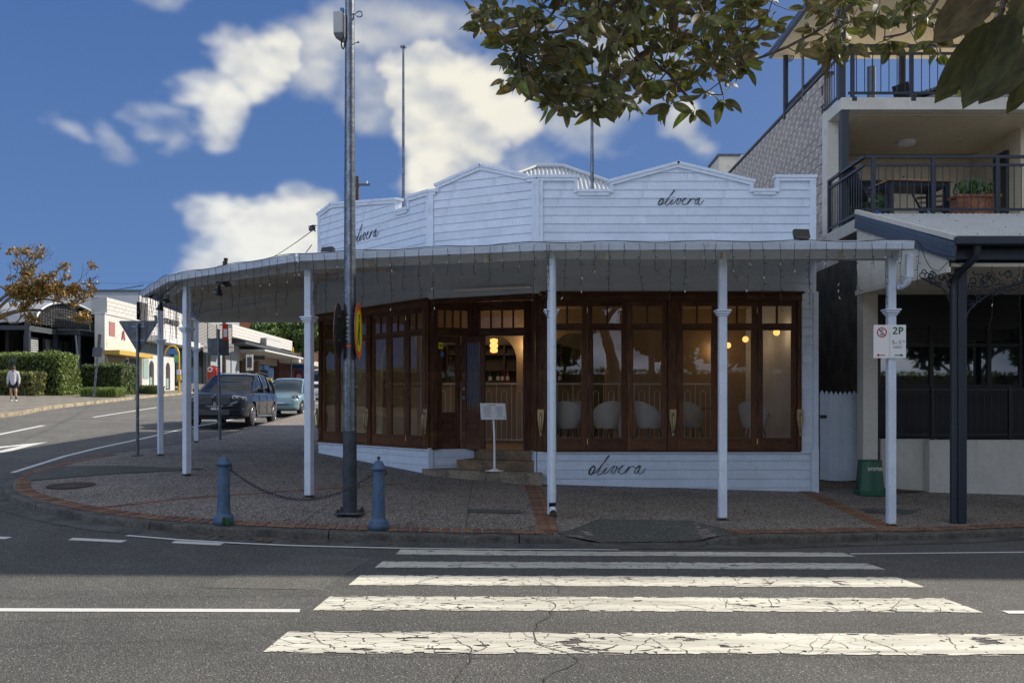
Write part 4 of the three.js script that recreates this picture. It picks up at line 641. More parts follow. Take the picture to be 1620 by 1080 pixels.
/* ---------- things on and around the footpath ---------- */
{ // menu stand
  const t = thing('menu_stand', 'white menu stand with a tilted printed board on the shop step', 'menu stand', -0.31, 0.442, 16.62, 0.12);
  mb().lathe([[0, 0], [0.17, 0], [0.17, 0.008], [0.06, 0.03], [0.03, 0.05]], 0, 0, 0, 28).build('base', M.plateWhite, t);
  mb().tube([[0, 0.03, 0], [0, 0.4, 0.0], [-0.004, 0.7, -0.012], [-0.02, 0.98, -0.05]].map((p) => new THREE.Vector3(...p)), 0.02, 16, 10).build('pole', M.plateWhite, t);
  const b = mb().rbox(0.46, 0.31, 0.018, 0, 0, 0, 0.004).build('board', M.plateWhite, t); b.position.set(-0.02, 1.06, -0.04); b.rotation.set(-0.35, 0.1, 0.03);
  const m = mb(); m.box(0.16, 0.012, 0.001, -0.03, 0.115, 0.0098); for (const cx of [-0.11, 0.11]) for (let k = 0; k < 10; k++) m.box(rr(0.08, 0.16), 0.006, 0.001, cx, 0.08 - k * 0.02, 0.0098); m.box(0.018, 0.022, 0.001, 0.195, -0.125, 0.0098); m.build('print', S([0.2, 0.2, 0.22], 0.7), b);
}
const gpos = (X, d) => [X, gPath(X, d) - 0.01, d];
{ // bollards with a slung chain
  const bollard = (X, d, knob, label) => {
    const t = thing('bollard', label, 'bollard', ...gpos(X, d), rr(0, 3), 'blue bollards at the kerb');
    mb().lathe([[0, -0.02], [0.135, -0.02], [0.135, 0.06], [0.12, 0.075], [0.125, 0.1], [0.118, 0.115], [0.092, 0.13], [0.092, 0.15]], 0, 0, 0, 26).build('base', M.blue, t);
    mb().lathe([[0.09, 0.13], [0.086, 0.16], [0.07, 0.74], [0.074, 0.75]], 0, 0, 0, 26).build('shaft', M.blue, t);
    mb().lathe([[0.072, 0.745], [0.1, 0.765], [0.104, 0.785], [0.088, 0.8], [0.07, 0.82], [0.062, 0.845], [0.045, 0.87], [0, 0.885]], 0, 0, 0, 26).build('cap', M.blue, t);
    const e = mb(); e.g.push(uvm(place(new THREE.TorusGeometry(0.026, 0.006, 6, 12), 0.09, 0.72, 0, 0, 0, 0))); e.build('ring', M.rust, t); if (knob) mb().cyl(0.012, 0.012, 0.03, 0, 0.89, 0, 8).ball(0.022, 0, 0.915, 0, 10).build('knob', M.poleDark, t); return t;
  };
  bollard(-3.71, 12.03, false, 'blue cast iron bollard without a knob, left of the light pole'); bollard(-1.71, 11.99, true, 'blue cast iron bollard with a knob on its cap, right of the light pole');
  const ch = thing('chain', 'dark steel chain slung between the two blue bollards', 'chain'), b = mb(), a = V(-3.63, gPath(-3.71, 12.03) + 0.7, 12.03), c = V(-1.79, gPath(-1.71, 11.99) + 0.7, 11.99), N = 58;
  for (let i = 0; i <= N; i++) { const f = i / N, p = a.clone().lerp(c, f), sag = 0.36; p.y -= sag * (1 - (2 * f - 1) ** 2); const sl = Math.atan2((c.y - a.y) + sag * 4 * (2 * f - 1), c.x - a.x), g = new THREE.TorusGeometry(0.017, 0.0045, 5, 8); g.scale(1.45, 1, 1); if (i % 2) g.rotateX(Math.PI / 2); g.rotateZ(sl); g.translate(p.x, p.y, p.z); b.g.push(uvm(g)); }
  b.build('chain_links', S([0.05, 0.055, 0.07], 0.5, { metalness: 0.7 }), ch);
  const w = thing('weed', 'small green weed growing at the foot of the left bollard', 'weed', ...gpos(-3.66, 11.93)), wb = mb(); for (let i = 0; i < 26; i++) { const th = rr(0, 6.28), r = rr(0.02, 0.07), g = new THREE.PlaneGeometry(0.035, 0.055, 1, 2); g.rotateX(rr(-1.2, 0.3)); g.rotateY(th); g.translate(Math.cos(th) * r, rr(0.03, 0.11), Math.sin(th) * r * 0.7); wb.g.push(uvm(g)); } wb.build('leaves', S([0.05, 0.14, 0.02], 0.7), w); const ws = mb(); for (let i = 0; i < 5; i++) ws.rod(new THREE.Vector3(0, 0, 0), new THREE.Vector3(rr(-0.05, 0.05), 0.1, rr(-0.04, 0.04)), 0.003, 4); ws.build('stems', S([0.06, 0.12, 0.03], 0.7), w);
}
{ // street light pole
  const [X, y, d] = gpos(-2.21, 12.74), t = thing('light_pole', 'tall galvanised steel light pole with dark painted foot at the kerb', 'light pole', X, y, d);
  const oct = (r0, r1, y0, y1) => place(new THREE.CylinderGeometry(r1, r0, y1 - y0, 8), 0, (y0 + y1) / 2, 0, 0, Math.PI / 8);
  mb().add(oct(0.099, 0.094, 0.04, 1.16)).build('pole_foot', M.poleDark, t); mb().add(oct(0.094, 0.05, 1.16, 9.2)).build('pole_shaft', M.steel, t);
  mb().rbox(0.36, 0.025, 0.36, 0, 0.045, 0).build('base_plate', M.steel, t); for (const sx of [-1, 1]) for (const sz of [-1, 1]) mb().cyl(0.013, 0.013, 0.09, sx * 0.14, 0.06, sz * 0.14, 8).cyl(0.024, 0.024, 0.022, sx * 0.14, 0.07, sz * 0.14, 6).build('bolt', M.rust, t);
  const arm = mb().tube([[0, 9.1, 0], [0.1, 9.5, 0.6], [0.15, 9.7, 1.8]].map((p) => new THREE.Vector3(...p)), 0.04, 14, 8).build('arm', M.steel, t); part('lamp_head', uvm(place(new RoundedBoxGeometry(0.25, 0.12, 0.6, 2, 0.05), 0.16, 9.7, 2.05)), M.signBack, arm);
  const box = mb().rbox(0.13, 0.3, 0.2, -0.14, 6.68, 0.02, 0.02).build('control_box', S([0.45, 0.46, 0.48], 0.5, { map: dirtMap }), t); part('box_foot', mb().poly([[-0.065, 0], [0.065, 0], [0.065, -0.06], [0.02, -0.06]], 0.19, -0.14, 6.53, -0.075).geo(), M.signBack, box); part('box_lens', mb().rbox(0.05, 0.06, 0.06, -0.1, 6.87, 0.02).geo(), M.signBlue, box); part('cable', mb().tube([[-0.1, 6.5, 0.02], [-0.11, 6.4, 0.03], [-0.08, 6.34, 0.03], [-0.06, 6.45, 0.03]].map((p) => new THREE.Vector3(...p)), 0.01, 12, 5).geo(), M.cable, box);
  const ev = mb(); ev.g.push(uvm(place(new THREE.TorusGeometry(0.04, 0.009, 6, 16), 0.13, 6.83, 0))); ev.rod(new THREE.Vector3(0.04, 6.83, 0), new THREE.Vector3(0.09, 6.83, 0), 0.008); ev.build('eye_bolt', M.steel, t); mb().rod(new THREE.Vector3(0.05, 6.43, 0), new THREE.Vector3(0.12, 6.44, 0.02), 0.006).ball(0.014, 0.12, 6.44, 0.02, 6).build('peg', M.rust, t);
  for (const yy of [2.74, 2.38, 1.75, 1.38]) { const s = mb().cyl(0.1, 0.1, 0.016, 0, yy, 0, 8, 0, 0, true).box(0.03, 0.02, 0.03, yy < 2 ? 0.1 : 0.09, yy, 0.05).build('strap', M.steel, t); }
  const lab = mb(); ['0', '8', '0', '0', '5', '0'].forEach((c, i) => lab.g.push(uvm(place(new TextGeometry(c, { font, size: 0.034, depth: 0.002, curveSegments: 2, bevelEnabled: false }), -0.032 + 0.034, 2.68 - i * 0.052 - (i > 2 ? 0.03 : 0), 0.087, 0, 0, Math.PI / 2)))); lab.build('pole_number', M.signWhite, t); mb().cyl(0.028, 0.028, 0.006, 0, 2.31, 0.09, 16, Math.PI / 2).build('reflector', M.orange, t);
}
{ // pedestrian crossing signs on the pole, back to back
  const y = gPath(-2.21, 12.74), disc = (r, h, x) => uvm(place(new THREE.CylinderGeometry(r, r, h, 48), 0, 0, x, Math.PI / 2));
  const mk = (X, turn, d, label) => {
    const t = thing('crossing_sign', label, 'road sign', X, y + 2.5, d, turn, 'pedestrian crossing signs'); part('backing', disc(0.385, 0.006, 0), M.signBack, t); part('rim', disc(0.384, 0.002, 0.0045), M.orange, t); part('face', disc(0.285, 0.002, 0.007), M.lime, t);
    mb().poly([[-0.02, 0.14], [0.06, 0.13], [0.09, 0.0], [0.03, -0.03], [0.1, -0.19], [0.04, -0.19], [-0.02, -0.06], [-0.1, -0.2], [-0.15, -0.17], [-0.06, 0.0]], 0.002, 0, 0, 0.009).cyl(0.045, 0.045, 0.002, 0.02, 0.19, 0.0095, 16, Math.PI / 2).build('walker', M.blackInk, t); for (const yy of [-0.13, 0.2]) mb().box(0.12, 0.03, 0.02, 0, yy, -0.014).build('channel', M.steel, t); return t;
  };
  mk(-2.085, Math.PI / 2 + 0.03, 12.68, 'orange-rimmed yellow round crossing sign on the light pole, face showing edge-on'); mk(-2.36, -Math.PI / 2 + 0.02, 12.72, 'grey back of a round crossing sign on the left side of the light pole');
}
function signPole(X, d, h, r, label, name = 'sign_post') { const t = thing(name, label, 'sign post', ...gpos(X, d)); mb().cyl(r, r, h, 0, h / 2, 0, 10).build('pole', M.steel, t); return t; }
{ // back of the give way sign
  const t = signPole(-7.69, 19.2, 2.72, 0.032, 'grey round pole holding an inverted triangle sign seen from behind', 'give_way_sign'); mb().box(0.2, 0.012, 0.2, 0, 0.012, 0).build('base_plate', M.rust, t);
  mb().poly([[-0.4, 0.56], [-0.37, 0.58], [0.37, 0.58], [0.4, 0.56], [0.025, -0.06], [-0.025, -0.06]], 0.006, 0, 2.2, -0.05, 0, 0, 0.002).build('sign_plate', M.signBack, t); for (const yy of [2.38, 2.66]) mb().box(0.3, 0.03, 0.02, 0, yy, -0.034).build('channel', M.steel, t);
}
{ // leaning pole with sign backs by the parked cars
  const t = signPole(-7.27, 23.28, 2.75, 0.035, 'thin grey pole with two sign backs beside the dark parked car'); t.rotation.z = 0.015; mb().rbox(0.3, 0.42, 0.006, -0.14, 2.32, -0.04).build('sign_plate', M.signBack, t); mb().rbox(0.22, 0.42, 0.006, 0.13, 2.31, -0.04, 0.002, 0.5).build('sign_plate', M.signBack, t);
  const r = mb().rbox(0.14, 0.42, 0.006, 0.16, 2.68, -0.05, 0.002, 0.3).build('sign_plate', M.red, t); part('sign_face', mb().rbox(0.09, 0.2, 0.006, 0.16, 2.66, -0.045, 0.002, 0.3).geo(), M.signWhite, r); mb().cyl(0.035, 0.035, 0.05, 0.02, 2.3, 0.0, 8).build('clamp', M.steel, t);
}
{ // parking signs on the awning post
  const t = thing('parking_sign', 'white double parking sign reading 2P strapped to the right awning post', 'road sign', 5.22, 2.5, 12.92);
  const L = mb().rbox(0.223, 0.46, 0.006, -0.113, 0, 0, 0.003).build('no_stopping_plate', M.signWhite, t), R = mb().rbox(0.223, 0.46, 0.006, 0.113, 0, 0, 0.003).build('two_hour_plate', M.signWhite, t), gm = S([0.01, 0.1, 0.035], 0.5), rm = S([0.45, 0.02, 0.03], 0.5);
  const ring = mb(); ring.g.push(uvm(place(new THREE.TorusGeometry(0.062, 0.008, 6, 28).scale(1, 1, 0.15), -0.11, 0.125, 0.005))); ring.box(0.12, 0.012, 0.002, -0.11, 0.125, 0.0062, 0, 0, -0.8).build('ring', rm, L); const sl = mb(); sl.g.push(uvm(letters('S', 0.075, -0.11, 0.088, 0.0042, 0, font, 0.0015))); sl.build('letter', M.blackInk, L);
  const arrow = (s, m, p) => mb().box(0.1, 0.012, 0.002, s * 0.113, -0.19, 0.0045).poly([[0, 0.024], [s * 0.035, 0], [0, -0.024]], 0.002, s * 0.15, -0.19, 0.0036).build('arrow', m, p); arrow(-1, rm, L); arrow(1, gm, R);
  const tx = mb(); for (const [s, z, x, yy] of [['2P', 0.1, 0.113, 0.1], ['9', 0.052, 0.045, -0.035], ['-', 0.05, 0.098, -0.035], ['5', 0.052, 0.14, -0.035], ['30', 0.024, 0.188, -0.008], ['DAILY', 0.034, 0.113, -0.095], ['AM', 0.014, 0.075, -0.035]]) tx.g.push(uvm(letters(s, z, x, yy, 0.0042, 0, s === '2P' ? font : fontR, 0.0015))); tx.build('print', gm, R); mb().box(0.42, 0.03, 0.03, 0.02, 0.1, -0.018).build('bracket', M.steel, t);
}
{ // green service pillar
  const t = thing('service_pillar', 'green plastic service pillar with a white number beside the gate', 'utility pillar', ...gpos(6.2, 16.2)), p = [[-0.2, 0], [0.2, 0], [0.17, 0.6], [-0.17, 0.6]]; const b = new THREE.CylinderGeometry(0.225, 0.275, 0.52, 4, 1); b.rotateY(Math.PI / 4); b.scale(1, 1, 0.8); b.translate(0, 0.34, 0); mb().add(b.toNonIndexed()).build('body', M.green, t); mb().rbox(0.45, 0.1, 0.36, 0, 0.05, 0, 0.02).build('base', M.green, t); mb().rbox(0.335, 0.03, 0.275, 0, 0.605, 0, 0.012).build('lid', M.green, t); const n = mb(); n.g.push(uvm(place(letters('373755', 0.055, 0.03, 0, 0, 0, font, 0.002), 0, 0.44, 0.152, -0.075))); n.build('number', M.signWhite, t);
}
{ // picket gate in the side passage
  const t = thing('picket_gate', 'white picket gate closing the passage right of the shop', 'gate', 5.66, gPath(6, 17.2) + 0.13, 17.2); for (let i = 0; i < 10; i++) mb().poly([[-0.039, 0], [0.039, 0], [0.039, 1.56], [0.026, 1.6], [0, 1.64], [-0.026, 1.6], [-0.039, 1.56]], 0.018, 0.04 + i * 0.0845, (i - 4) ** 2 * 0.0016 - 0.02 + (i > 6 ? 0.0 : 0), 0, 0, 0, 0.003).build('picket', M.white[i % 3], t); for (const y of [0.3, 1.25]) mb().rbox(0.84, 0.08, 0.03, 0.42, y, -0.02).build('rail', M.white[1], t); mb().rbox(0.05, 1.55, 0.06, 0.87, 0.72, -0.01).build('latch_post', M.white[0], t); mb().rbox(0.12, 0.06, 0.02, 0.06, 1.16, 0.03).build('latch', M.plasticBlack, t);
}
function flood(X, Y, d, turn, label) { const t = thing('floodlight', label, 'floodlight', X, Y, d, turn); mb().rbox(0.28, 0.17, 0.09, 0, 0.1, 0, 0.02, 0, -0.35).build('housing', M.plasticBlack, t); mb().rbox(0.24, 0.13, 0.006, 0, 0.085, 0.048, 0.002, 0, -0.35).build('lens', PH([0.05, 0.05, 0.055], 0.1), t); mb().box(0.03, 0.34, 0.03, 0, -0.14, -0.03).build('bracket', M.plasticBlack, t); return t; }
flood(-3.42, 4.36, 17.35, -0.5, 'black floodlight on the awning roof at the left end of the shop'); flood(4.89, 4.4, 15.8, 0.15, 'black floodlight on the awning roof at the right end of the shop');
function spotPair(X, Y, d, label) { const t = thing('spotlight_pair', label, 'spotlight', X, Y, d); mb().cyl(0.05, 0.05, 0.03, 0, 0, 0, 14).rbox(0.2, 0.02, 0.05, 0, 0.02, 0).build('mount', M.plasticBlack, t); const a = mb().lathe([[0.02, 0], [0.03, -0.06], [0.075, -0.17], [0.07, -0.17], [0, -0.1]], 0, 0, 0, 16).build('lamp', M.plasticBlack, t); a.rotation.z = -0.1; a.position.set(-0.05, -0.02, 0); const b = mb().lathe([[0, 0], [0.035, 0], [0.04, 0.08], [0.075, 0.16], [0.07, 0.165]], 0, 0, 0, 16).build('lamp', M.plasticBlack, t); b.position.set(0.06, -0.03, 0); b.rotation.set(1.1, 0, -1.0); part('lens', uvm(place(new THREE.CylinderGeometry(0.068, 0.068, 0.012, 16), 0, 0.158, 0)), PH([0.75, 0.75, 0.72], 0.25), b); }
spotPair(-4.78, 3.62, 15.42, 'black twin spotlight under the awning beam left of the light pole'); spotPair(-6.62, 3.6, 17.75, 'black spotlight under the left corner of the awning');
{ const t = thing('security_camera', 'small grey security camera on the left corner of the shop parapet', 'camera', -4.34, 5.5, 20.55, -0.9); mb().cyl(0.045, 0.045, 0.17, -0.12, 0, 0, 12, 0, Math.PI / 2).build('body', M.signBack, t); mb().box(0.24, 0.012, 0.1, -0.1, 0.055, 0).build('hood', M.signBack, t); mb().rod(new THREE.Vector3(-0.06, -0.03, 0), new THREE.Vector3(0.04, -0.08, 0), 0.015).build('bracket', M.signBack, t); }
function flagpole(X, d, y0, y1, label) { const t = thing('flagpole', label, 'flagpole', X, y0, d, 0, 'flagpoles behind the parapet'); mb().cyl(0.035, 0.022, y1 - y0, 0, (y1 - y0) / 2, 0, 10).build('pole', M.steel, t); mb().cyl(0.06, 0.06, 0.03, 0, y1 - y0 + 0.01, 0, 14).build('truck', M.steel, t); }
flagpole(-2.15, 18.5, 4.5, 8.68, 'thin steel flagpole behind the left gable of the parapet'); flagpole(1.46, 17.05, 4.5, 8.6, 'thin steel flagpole behind the front parapet, top hidden by leaves');
{ // dry leaves blown along the gutter
  const b = mb(); for (let i = 0; i < 70; i++) { const k = KP.findIndex((p) => p.x > rr(-4.5, 6.5)), o = kOff(Math.max(4, k), -rr(0.03, 0.3)), g = new THREE.PlaneGeometry(rr(0.04, 0.09), rr(0.02, 0.04), 2, 1); g.rotateX(-Math.PI / 2 + rr(-0.3, 0.3)); g.rotateY(rr(0, 6)); g.translate(o.x, gRoad(o.x, o.d) + 0.02, -o.d); b.g.push(uvm(g)); } const m = b.build('leaf_litter', S([0.16, 0.1, 0.045], 0.9), scene); m.userData = { label: 'scattered dry brown leaves in the gutter along the kerb', category: 'leaf litter', kind: 'stuff' };
}
/* ---------- apartment block and its street verandah, right of the shop ---------- */
const flats = thing('apartment_block', 'cream apartment block with pink block side wall and navy railed balconies', 'building');
{
  const AX = 6.41, pink = [[0.66, 0.6, 0.57], [0.63, 0.57, 0.545], [0.69, 0.62, 0.59], [0.64, 0.585, 0.56]].map((c) => S(c, 0.9, { map: concMap, bumpMap: fineBump, bumpScale: 0.004 }));
  const bp = (n, w, h, d, x, y, dd, m, parent = flats, r = 0.008) => part(n, uvm(place(new RoundedBoxGeometry(w, h, d, 1, r), x, y, -dd)), m, parent);
  // side wall of split blocks
  bp('wall', 0.16, 8.4, 12, AX + 0.1, 4.15, 25.3, S([0.45, 0.41, 0.39], 0.95));
  const bg = uvm(new RoundedBoxGeometry(0.03, 0.19, 0.39, 1, 0.008));
  for (let r = 0; r < 15; r++) for (let c = 0; c < 20; c++) { const d = 19.42 + c * 0.4 + (r % 2) * 0.2, y = 5.49 + r * 0.2; const m = part('block', bg, pink[Math.floor(rnd() * 4)], flats); m.position.set(AX + 0.005 + rr(-0.003, 0.003), y, -d); }
  const more = mb(); for (let r = 0; r < 5; r++) for (let c = 0; c < 20; c++) more.box(0.03, 0.19, 0.39, AX + 0.005, 4.49 + r * 0.2, -(19.42 + c * 0.4 + (r % 2) * 0.2)); for (let r = 0; r < 15; r++) for (let c = 20; c < 28; c++) more.box(0.03, 0.19, 0.39, AX + 0.005, 5.49 + r * 0.2, -(19.42 + c * 0.4 + (r % 2) * 0.2)); more.build('block', pink[0], flats).userData.kind = 'stuff';
  bp('wall_capping', 0.26, 0.06, 12.1, AX + 0.1, 8.45, 25.3, M.signBack); bp('pier', 0.24, 4.2, 0.3, AX + 0.1, 5.5, 19.12, M.creamPale);
  // slabs
  const slabs = (n, x0, x1, d0, d1, y0, y1, m) => bp(n, x1 - x0, y1 - y0, d1 - d0, (x0 + x1) / 2, (y0 + y1) / 2, (d0 + d1) / 2, m, flats, 0.01);
  slabs('balcony_slab', AX, 22, 18.2, 27, 7.36, 7.6, M.creamPale); slabs('balcony_slab', AX - 0.02, 22, 17.0, 21.5, 4.84, 5.08, M.creamPale);
  slabs('balcony_ceiling', AX + 0.25, 22, 18.45, 21.4, 7.335, 7.357, M.cream);
  slabs('wall', AX + 0.18, 10.6, 21.45, 21.6, 5.08, 7.34, M.cream); slabs('wall', 10.5, 10.65, 19.3, 21.45, 5.08, 7.34, M.cream); slabs('wall', 10.65, 22, 19.3, 19.45, 5.08, 7.34, M.cream); slabs('wall', 10.65, 22, 19.4, 27, -0.4, 4.84, M.cream); slabs('wall', AX + 0.2, 22, 21.4, 21.6, -0.4, 4.84, M.cream);
  const wn = slabs('window', 6.95, 8.7, 21.4, 21.46, 5.1, 6.75, M.navy); part('pane', uvm(place(new THREE.PlaneGeometry(1.65, 1.55), 7.82, 5.93, -21.39)), PH([0.03, 0.035, 0.04], 0.08), wn);
  slabs('window', 10.44, 10.52, 19.75, 20.3, 5.1, 7.0, M.navy); slabs('window', 11.2, 12.6, 19.26, 19.32, 5.1, 6.9, M.navy); part('pane', uvm(place(new THREE.PlaneGeometry(1.3, 1.05), 11.9, 5.65, -19.25)), PH([0.35, 0.42, 0.5], 0.2), flats); part('pane', uvm(place(new THREE.PlaneGeometry(1.3, 0.6), 11.9, 6.55, -19.25)), PH([0.06, 0.065, 0.07], 0.1), flats);
  // posts
  for (const [x, d, y0, y1, w] of [[AX + 0.09, 18.3, 5.08, 7.36, 0.14], [AX + 0.03, 18.3, 7.6, 9.76, 0.14], [AX + 0.0, 21.9, 8.3, 9.8, 0.1], [9.05, 21.7, 7.6, 9.8, 0.12], [12.2, 18.35, 7.6, 9.8, 0.14], [12.2, 18.35, 5.08, 7.36, 0.14]]) bp('post', w, y1 - y0, w, x, (y0 + y1) / 2, d, M.navy);
  mb().rod(V(AX, 8.3, 20.6), V(AX, 9.8, 20.6), 0.03, 8).build('post', M.signBack, flats);
  slabs('soffit', 6.15, 24, 16.4, 22.1, 9.78, 9.82, M.cream); slabs('roof', 6.1, 24.1, 16.3, 22.2, 9.82, 10.0, M.navyPale);
  { const fr = mb(); for (const s of [0.06, 0.1, 0.14]) fr.g.push(uvm(place(new THREE.TorusGeometry(s, 0.012, 5, 10, Math.PI / 2), AX + 0.05, 9.78, -21.9, 0, 0, -Math.PI / 2))); fr.build('bracket', M.navy, flats); }
  // railings: rails, posts and bars
  const rail = (a, b, y0, h, spacing, posts) => {
    const A = V(...a), B = V(...b), L = A.distanceTo(B), at = (t, y) => A.clone().lerp(B, t).setY(y);
    mb().beam(at(0, y0 + h), at(1, y0 + h), 0.065, 0.05).build('handrail', M.navy, flats); mb().beam(at(0, y0 + h - 0.15), at(1, y0 + h - 0.15), 0.045, 0.045).build('rail', M.navy, flats); mb().beam(at(0, y0 + 0.1), at(1, y0 + 0.1), 0.04, 0.045).build('rail', M.navy, flats);
    for (const t of posts) { const p = at(t, 0); bp('railing_post', 0.07, h + 0.14, 0.07, p.x, y0 + h / 2 - 0.05, -p.z, M.navy); bp('railing_foot', 0.1, 0.09, 0.05, p.x + 0.02, y0 - 0.03, -p.z - 0.04, M.navy); }
    const n = Math.round(L / spacing); for (let i = 1; i < n; i++) { const p = at(i / n, y0); mb().rod(new THREE.Vector3(p.x, y0 + 0.1, p.z), new THREE.Vector3(p.x, y0 + h - 0.15, p.z), 0.009, 6).build('baluster', M.navy, flats); }
  };
  rail([AX + 0.16, 0, 18.26], [14.5, 0, 18.26], 7.6, 1.02, 0.16, [0.01, 0.155, 0.3, 0.445, 0.6]); rail([AX + 0.04, 0, 18.3], [AX + 0.04, 0, 19.4], 7.6, 1.02, 0.14, [0.0, 0.95]); rail([AX + 0.06, 0, 19.5], [AX + 0.06, 0, 21.9], 8.15, 0.47, 9, []);
  rail([AX + 0.02, 0, 17.06], [14.5, 0, 17.06], 5.08, 1.06, 0.13, [0.02, 0.155, 0.3, 0.43, 0.6]); rail([AX + 0.02, 0, 17.06], [AX + 0.02, 0, 19.0], 5.08, 1.06, 0.13, [0.97]);
  // street verandah: iron roof on a boarded gable end
  const slope = Math.atan2(4.98 - 3.9, 16.6 - 12.95), Lr = Math.hypot(4.98 - 3.9, 3.65), rf = corrugated(9.5, Lr, 0.1, 0.02); rf.rotateX(slope); const ro = part('verandah_roof', rf, M.roofPale, flats); ro.position.set(6.12, 5.0, -16.6);
  { const sc = mb(); for (let i = 0; i < 4; i++) for (let k = 0; k < 16; k++) { const z = -16.2 + i * 0.95; sc.box(0.014, 0.014, 0.014, 6.35 + k * 0.6 + (i % 2) * 0.3, 5.02 - (16.6 + z) * Math.tan(slope), z); } const m = sc.build('roof_screw', M.signBack, flats); m.userData.kind = 'stuff'; }
  mb().beam(V(6.13, 3.93, 12.9), V(6.13, 5.05, 16.62), 0.08, 0.07).build('barge_roll', M.creamPale, flats); mb().beam(V(6.11, 3.74, 12.9), V(6.11, 4.88, 16.6), 0.04, 0.25).build('barge_board', M.navyPale, flats); for (const o of [-0.07, 0, 0.07]) mb().beam(V(6.085, 3.74 + o, 12.9), V(6.085, 4.88 + o, 16.6), 0.012, 0.02).build('barge_bead', M.navyPale, flats);
  for (let i = 0; i < 24; i++) { const d = 13.15 + i * 0.145, t = (d - 12.9) / 3.7, y1 = lerp(3.64, 4.76, t), y0 = lerp(3.52, 3.62, t) - 0.02; mb().box(0.02, y1 - y0, 0.14, 6.14 + (i % 2) * 0.003, (y0 + y1) / 2, -d - 0.07).build('board', M.creamPale, flats); }
  mb().beam(V(6.12, 3.52, 13.1), V(6.12, 3.6, 16.6), 0.06, 0.08).build('beam', M.creamPale, flats);
  mb().rbox(9.5, 0.12, 0.14, 10.85, 3.88, -12.86, 0.02).build('gutter', M.navy, flats); mb().box(9.5, 0.14, 0.05, 10.85, 3.73, -13.1).build('fascia', M.navy, flats); mb().box(9.4, 0.05, 3.4, 10.9, 3.6, -14.9).build('verandah_ceiling', M.creamPale, flats);
  const y0 = gPath(6.4, 13.4); bp('verandah_post', 0.13, 3.7 - y0, 0.13, 6.44, (3.7 + y0) / 2, 13.42, M.navy, flats, 0.015); bp('verandah_post', 0.13, 4, 0.13, 10.6, 1.7, 13.7, M.navy);
  const dpipe = mb().tube([V(6.42, 3.84, 12.9), V(6.42, 3.66, 12.98), V(6.34, 3.48, 13.3), V(6.32, 3.34, 13.38), V(6.32, 3.1, 13.38), V(6.32, 1.5, 13.38), V(6.32, y0, 13.38)], 0.05, 40, 12).build('downpipe', M.navy, flats); part('pipe_band', mb().cyl(0.056, 0.056, 0.04, 6.32, 3.2, -13.38, 12).geo(), M.navy, dpipe); part('pipe_band', mb().cyl(0.056, 0.056, 0.04, 6.32, 1.3, -13.38, 12).geo(), M.navy, dpipe);
  // cast iron lace brackets
  for (const s of [-1, 1]) { const b = mb(), L = s > 0 ? 1.25 : 0.55; b.tube([V(6.44 + s * 0.07, 2.65, 13.42), V(6.44 + s * 0.12, 2.98, 13.42), V(6.44 + s * L * 0.45, 3.28, 13.42), V(6.44 + s * L, 3.44, 13.42)], 0.014, 16, 5); for (let i = 0; i < (s > 0 ? 70 : 26); i++) { const t = rnd(), u = 0.1 + t * (L - 0.1), top = 3.55, bot = lerp(2.95, 3.42, Math.pow(t, 0.55)); b.g.push(uvm(place(new THREE.TorusGeometry(rr(0.025, 0.05), 0.008, 4, 9, rr(3.5, 6.2)), 6.44 + s * u, lerp(bot, top, rnd()), -13.42 + rr(-0.005, 0.005), 0, 0, rr(0, 6)))); } b.build('lace_bracket', M.navy, flats); }
  // ground floor restaurant front
  slabs('low_wall', 7.5, 20, 16.8, 17.0, -0.6, 0.99, M.creamPale); slabs('low_wall', 6.72, 7.75, 17.05, 17.2, -0.4, 1.0, M.creamPale); slabs('pier', 6.2, 6.46, 16.5, 16.8, -0.3, 3.62, M.creamPale);
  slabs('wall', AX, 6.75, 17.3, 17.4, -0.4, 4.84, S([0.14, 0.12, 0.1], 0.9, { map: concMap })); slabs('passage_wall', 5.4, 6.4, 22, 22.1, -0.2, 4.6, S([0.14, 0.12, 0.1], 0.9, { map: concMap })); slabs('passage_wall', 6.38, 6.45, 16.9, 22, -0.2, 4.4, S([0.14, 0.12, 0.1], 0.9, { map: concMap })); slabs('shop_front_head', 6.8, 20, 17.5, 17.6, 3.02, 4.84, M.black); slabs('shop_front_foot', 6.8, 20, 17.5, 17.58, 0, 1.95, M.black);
  for (const x of [6.85, 7.84, 8.33, 8.92, 9.52, 9.98, 10.9, 12]) slabs('mullion', x - 0.04, x + 0.04, 17.46, 17.56, 1.9, 3.1, M.black); for (const y of [1.97, 2.73]) slabs('transom', 6.8, 14, 17.47, 17.55, y - 0.03, y + 0.03, M.black);
  slabs('column', 9.55, 9.95, 17.4, 17.5, 1.9, 4.2, M.black);
  [[6.85, 7.84], [7.84, 8.33], [8.33, 8.92], [8.92, 9.52], [9.98, 10.9]].forEach(([a, b]) => { for (const [y, h] of [[2.35, 0.7], [2.9, 0.27]]) part('pane', uvm(place(new THREE.PlaneGeometry(b - a - 0.06, h), (a + b) / 2, y, -17.5)), M.glassDark ??= PH([0.01, 0.011, 0.012], 0.02, { specularIntensity: 1, ior: 2.2 }), flats); });
  { const b = [[7.3, 16.75], [14, 16.75]]; mb().beam(V(6.75, 1.9, 16.95), V(14, 1.9, 16.85), 0.06, 0.05).build('handrail', M.black, flats); mb().beam(V(6.75, 1.08, 16.95), V(14, 1.08, 16.85), 0.04, 0.05).build('rail', M.black, flats); for (let x = 6.8; x < 10.4; x += 0.125) mb().rod(V(x, 1.08, 16.92), V(x, 1.9, 16.92), 0.009, 6).build('baluster', M.black, flats); for (const x of [7.6, 9.0]) bp('railing_post', 0.06, 1.0, 0.06, x, 1.45, 16.9, M.black); }
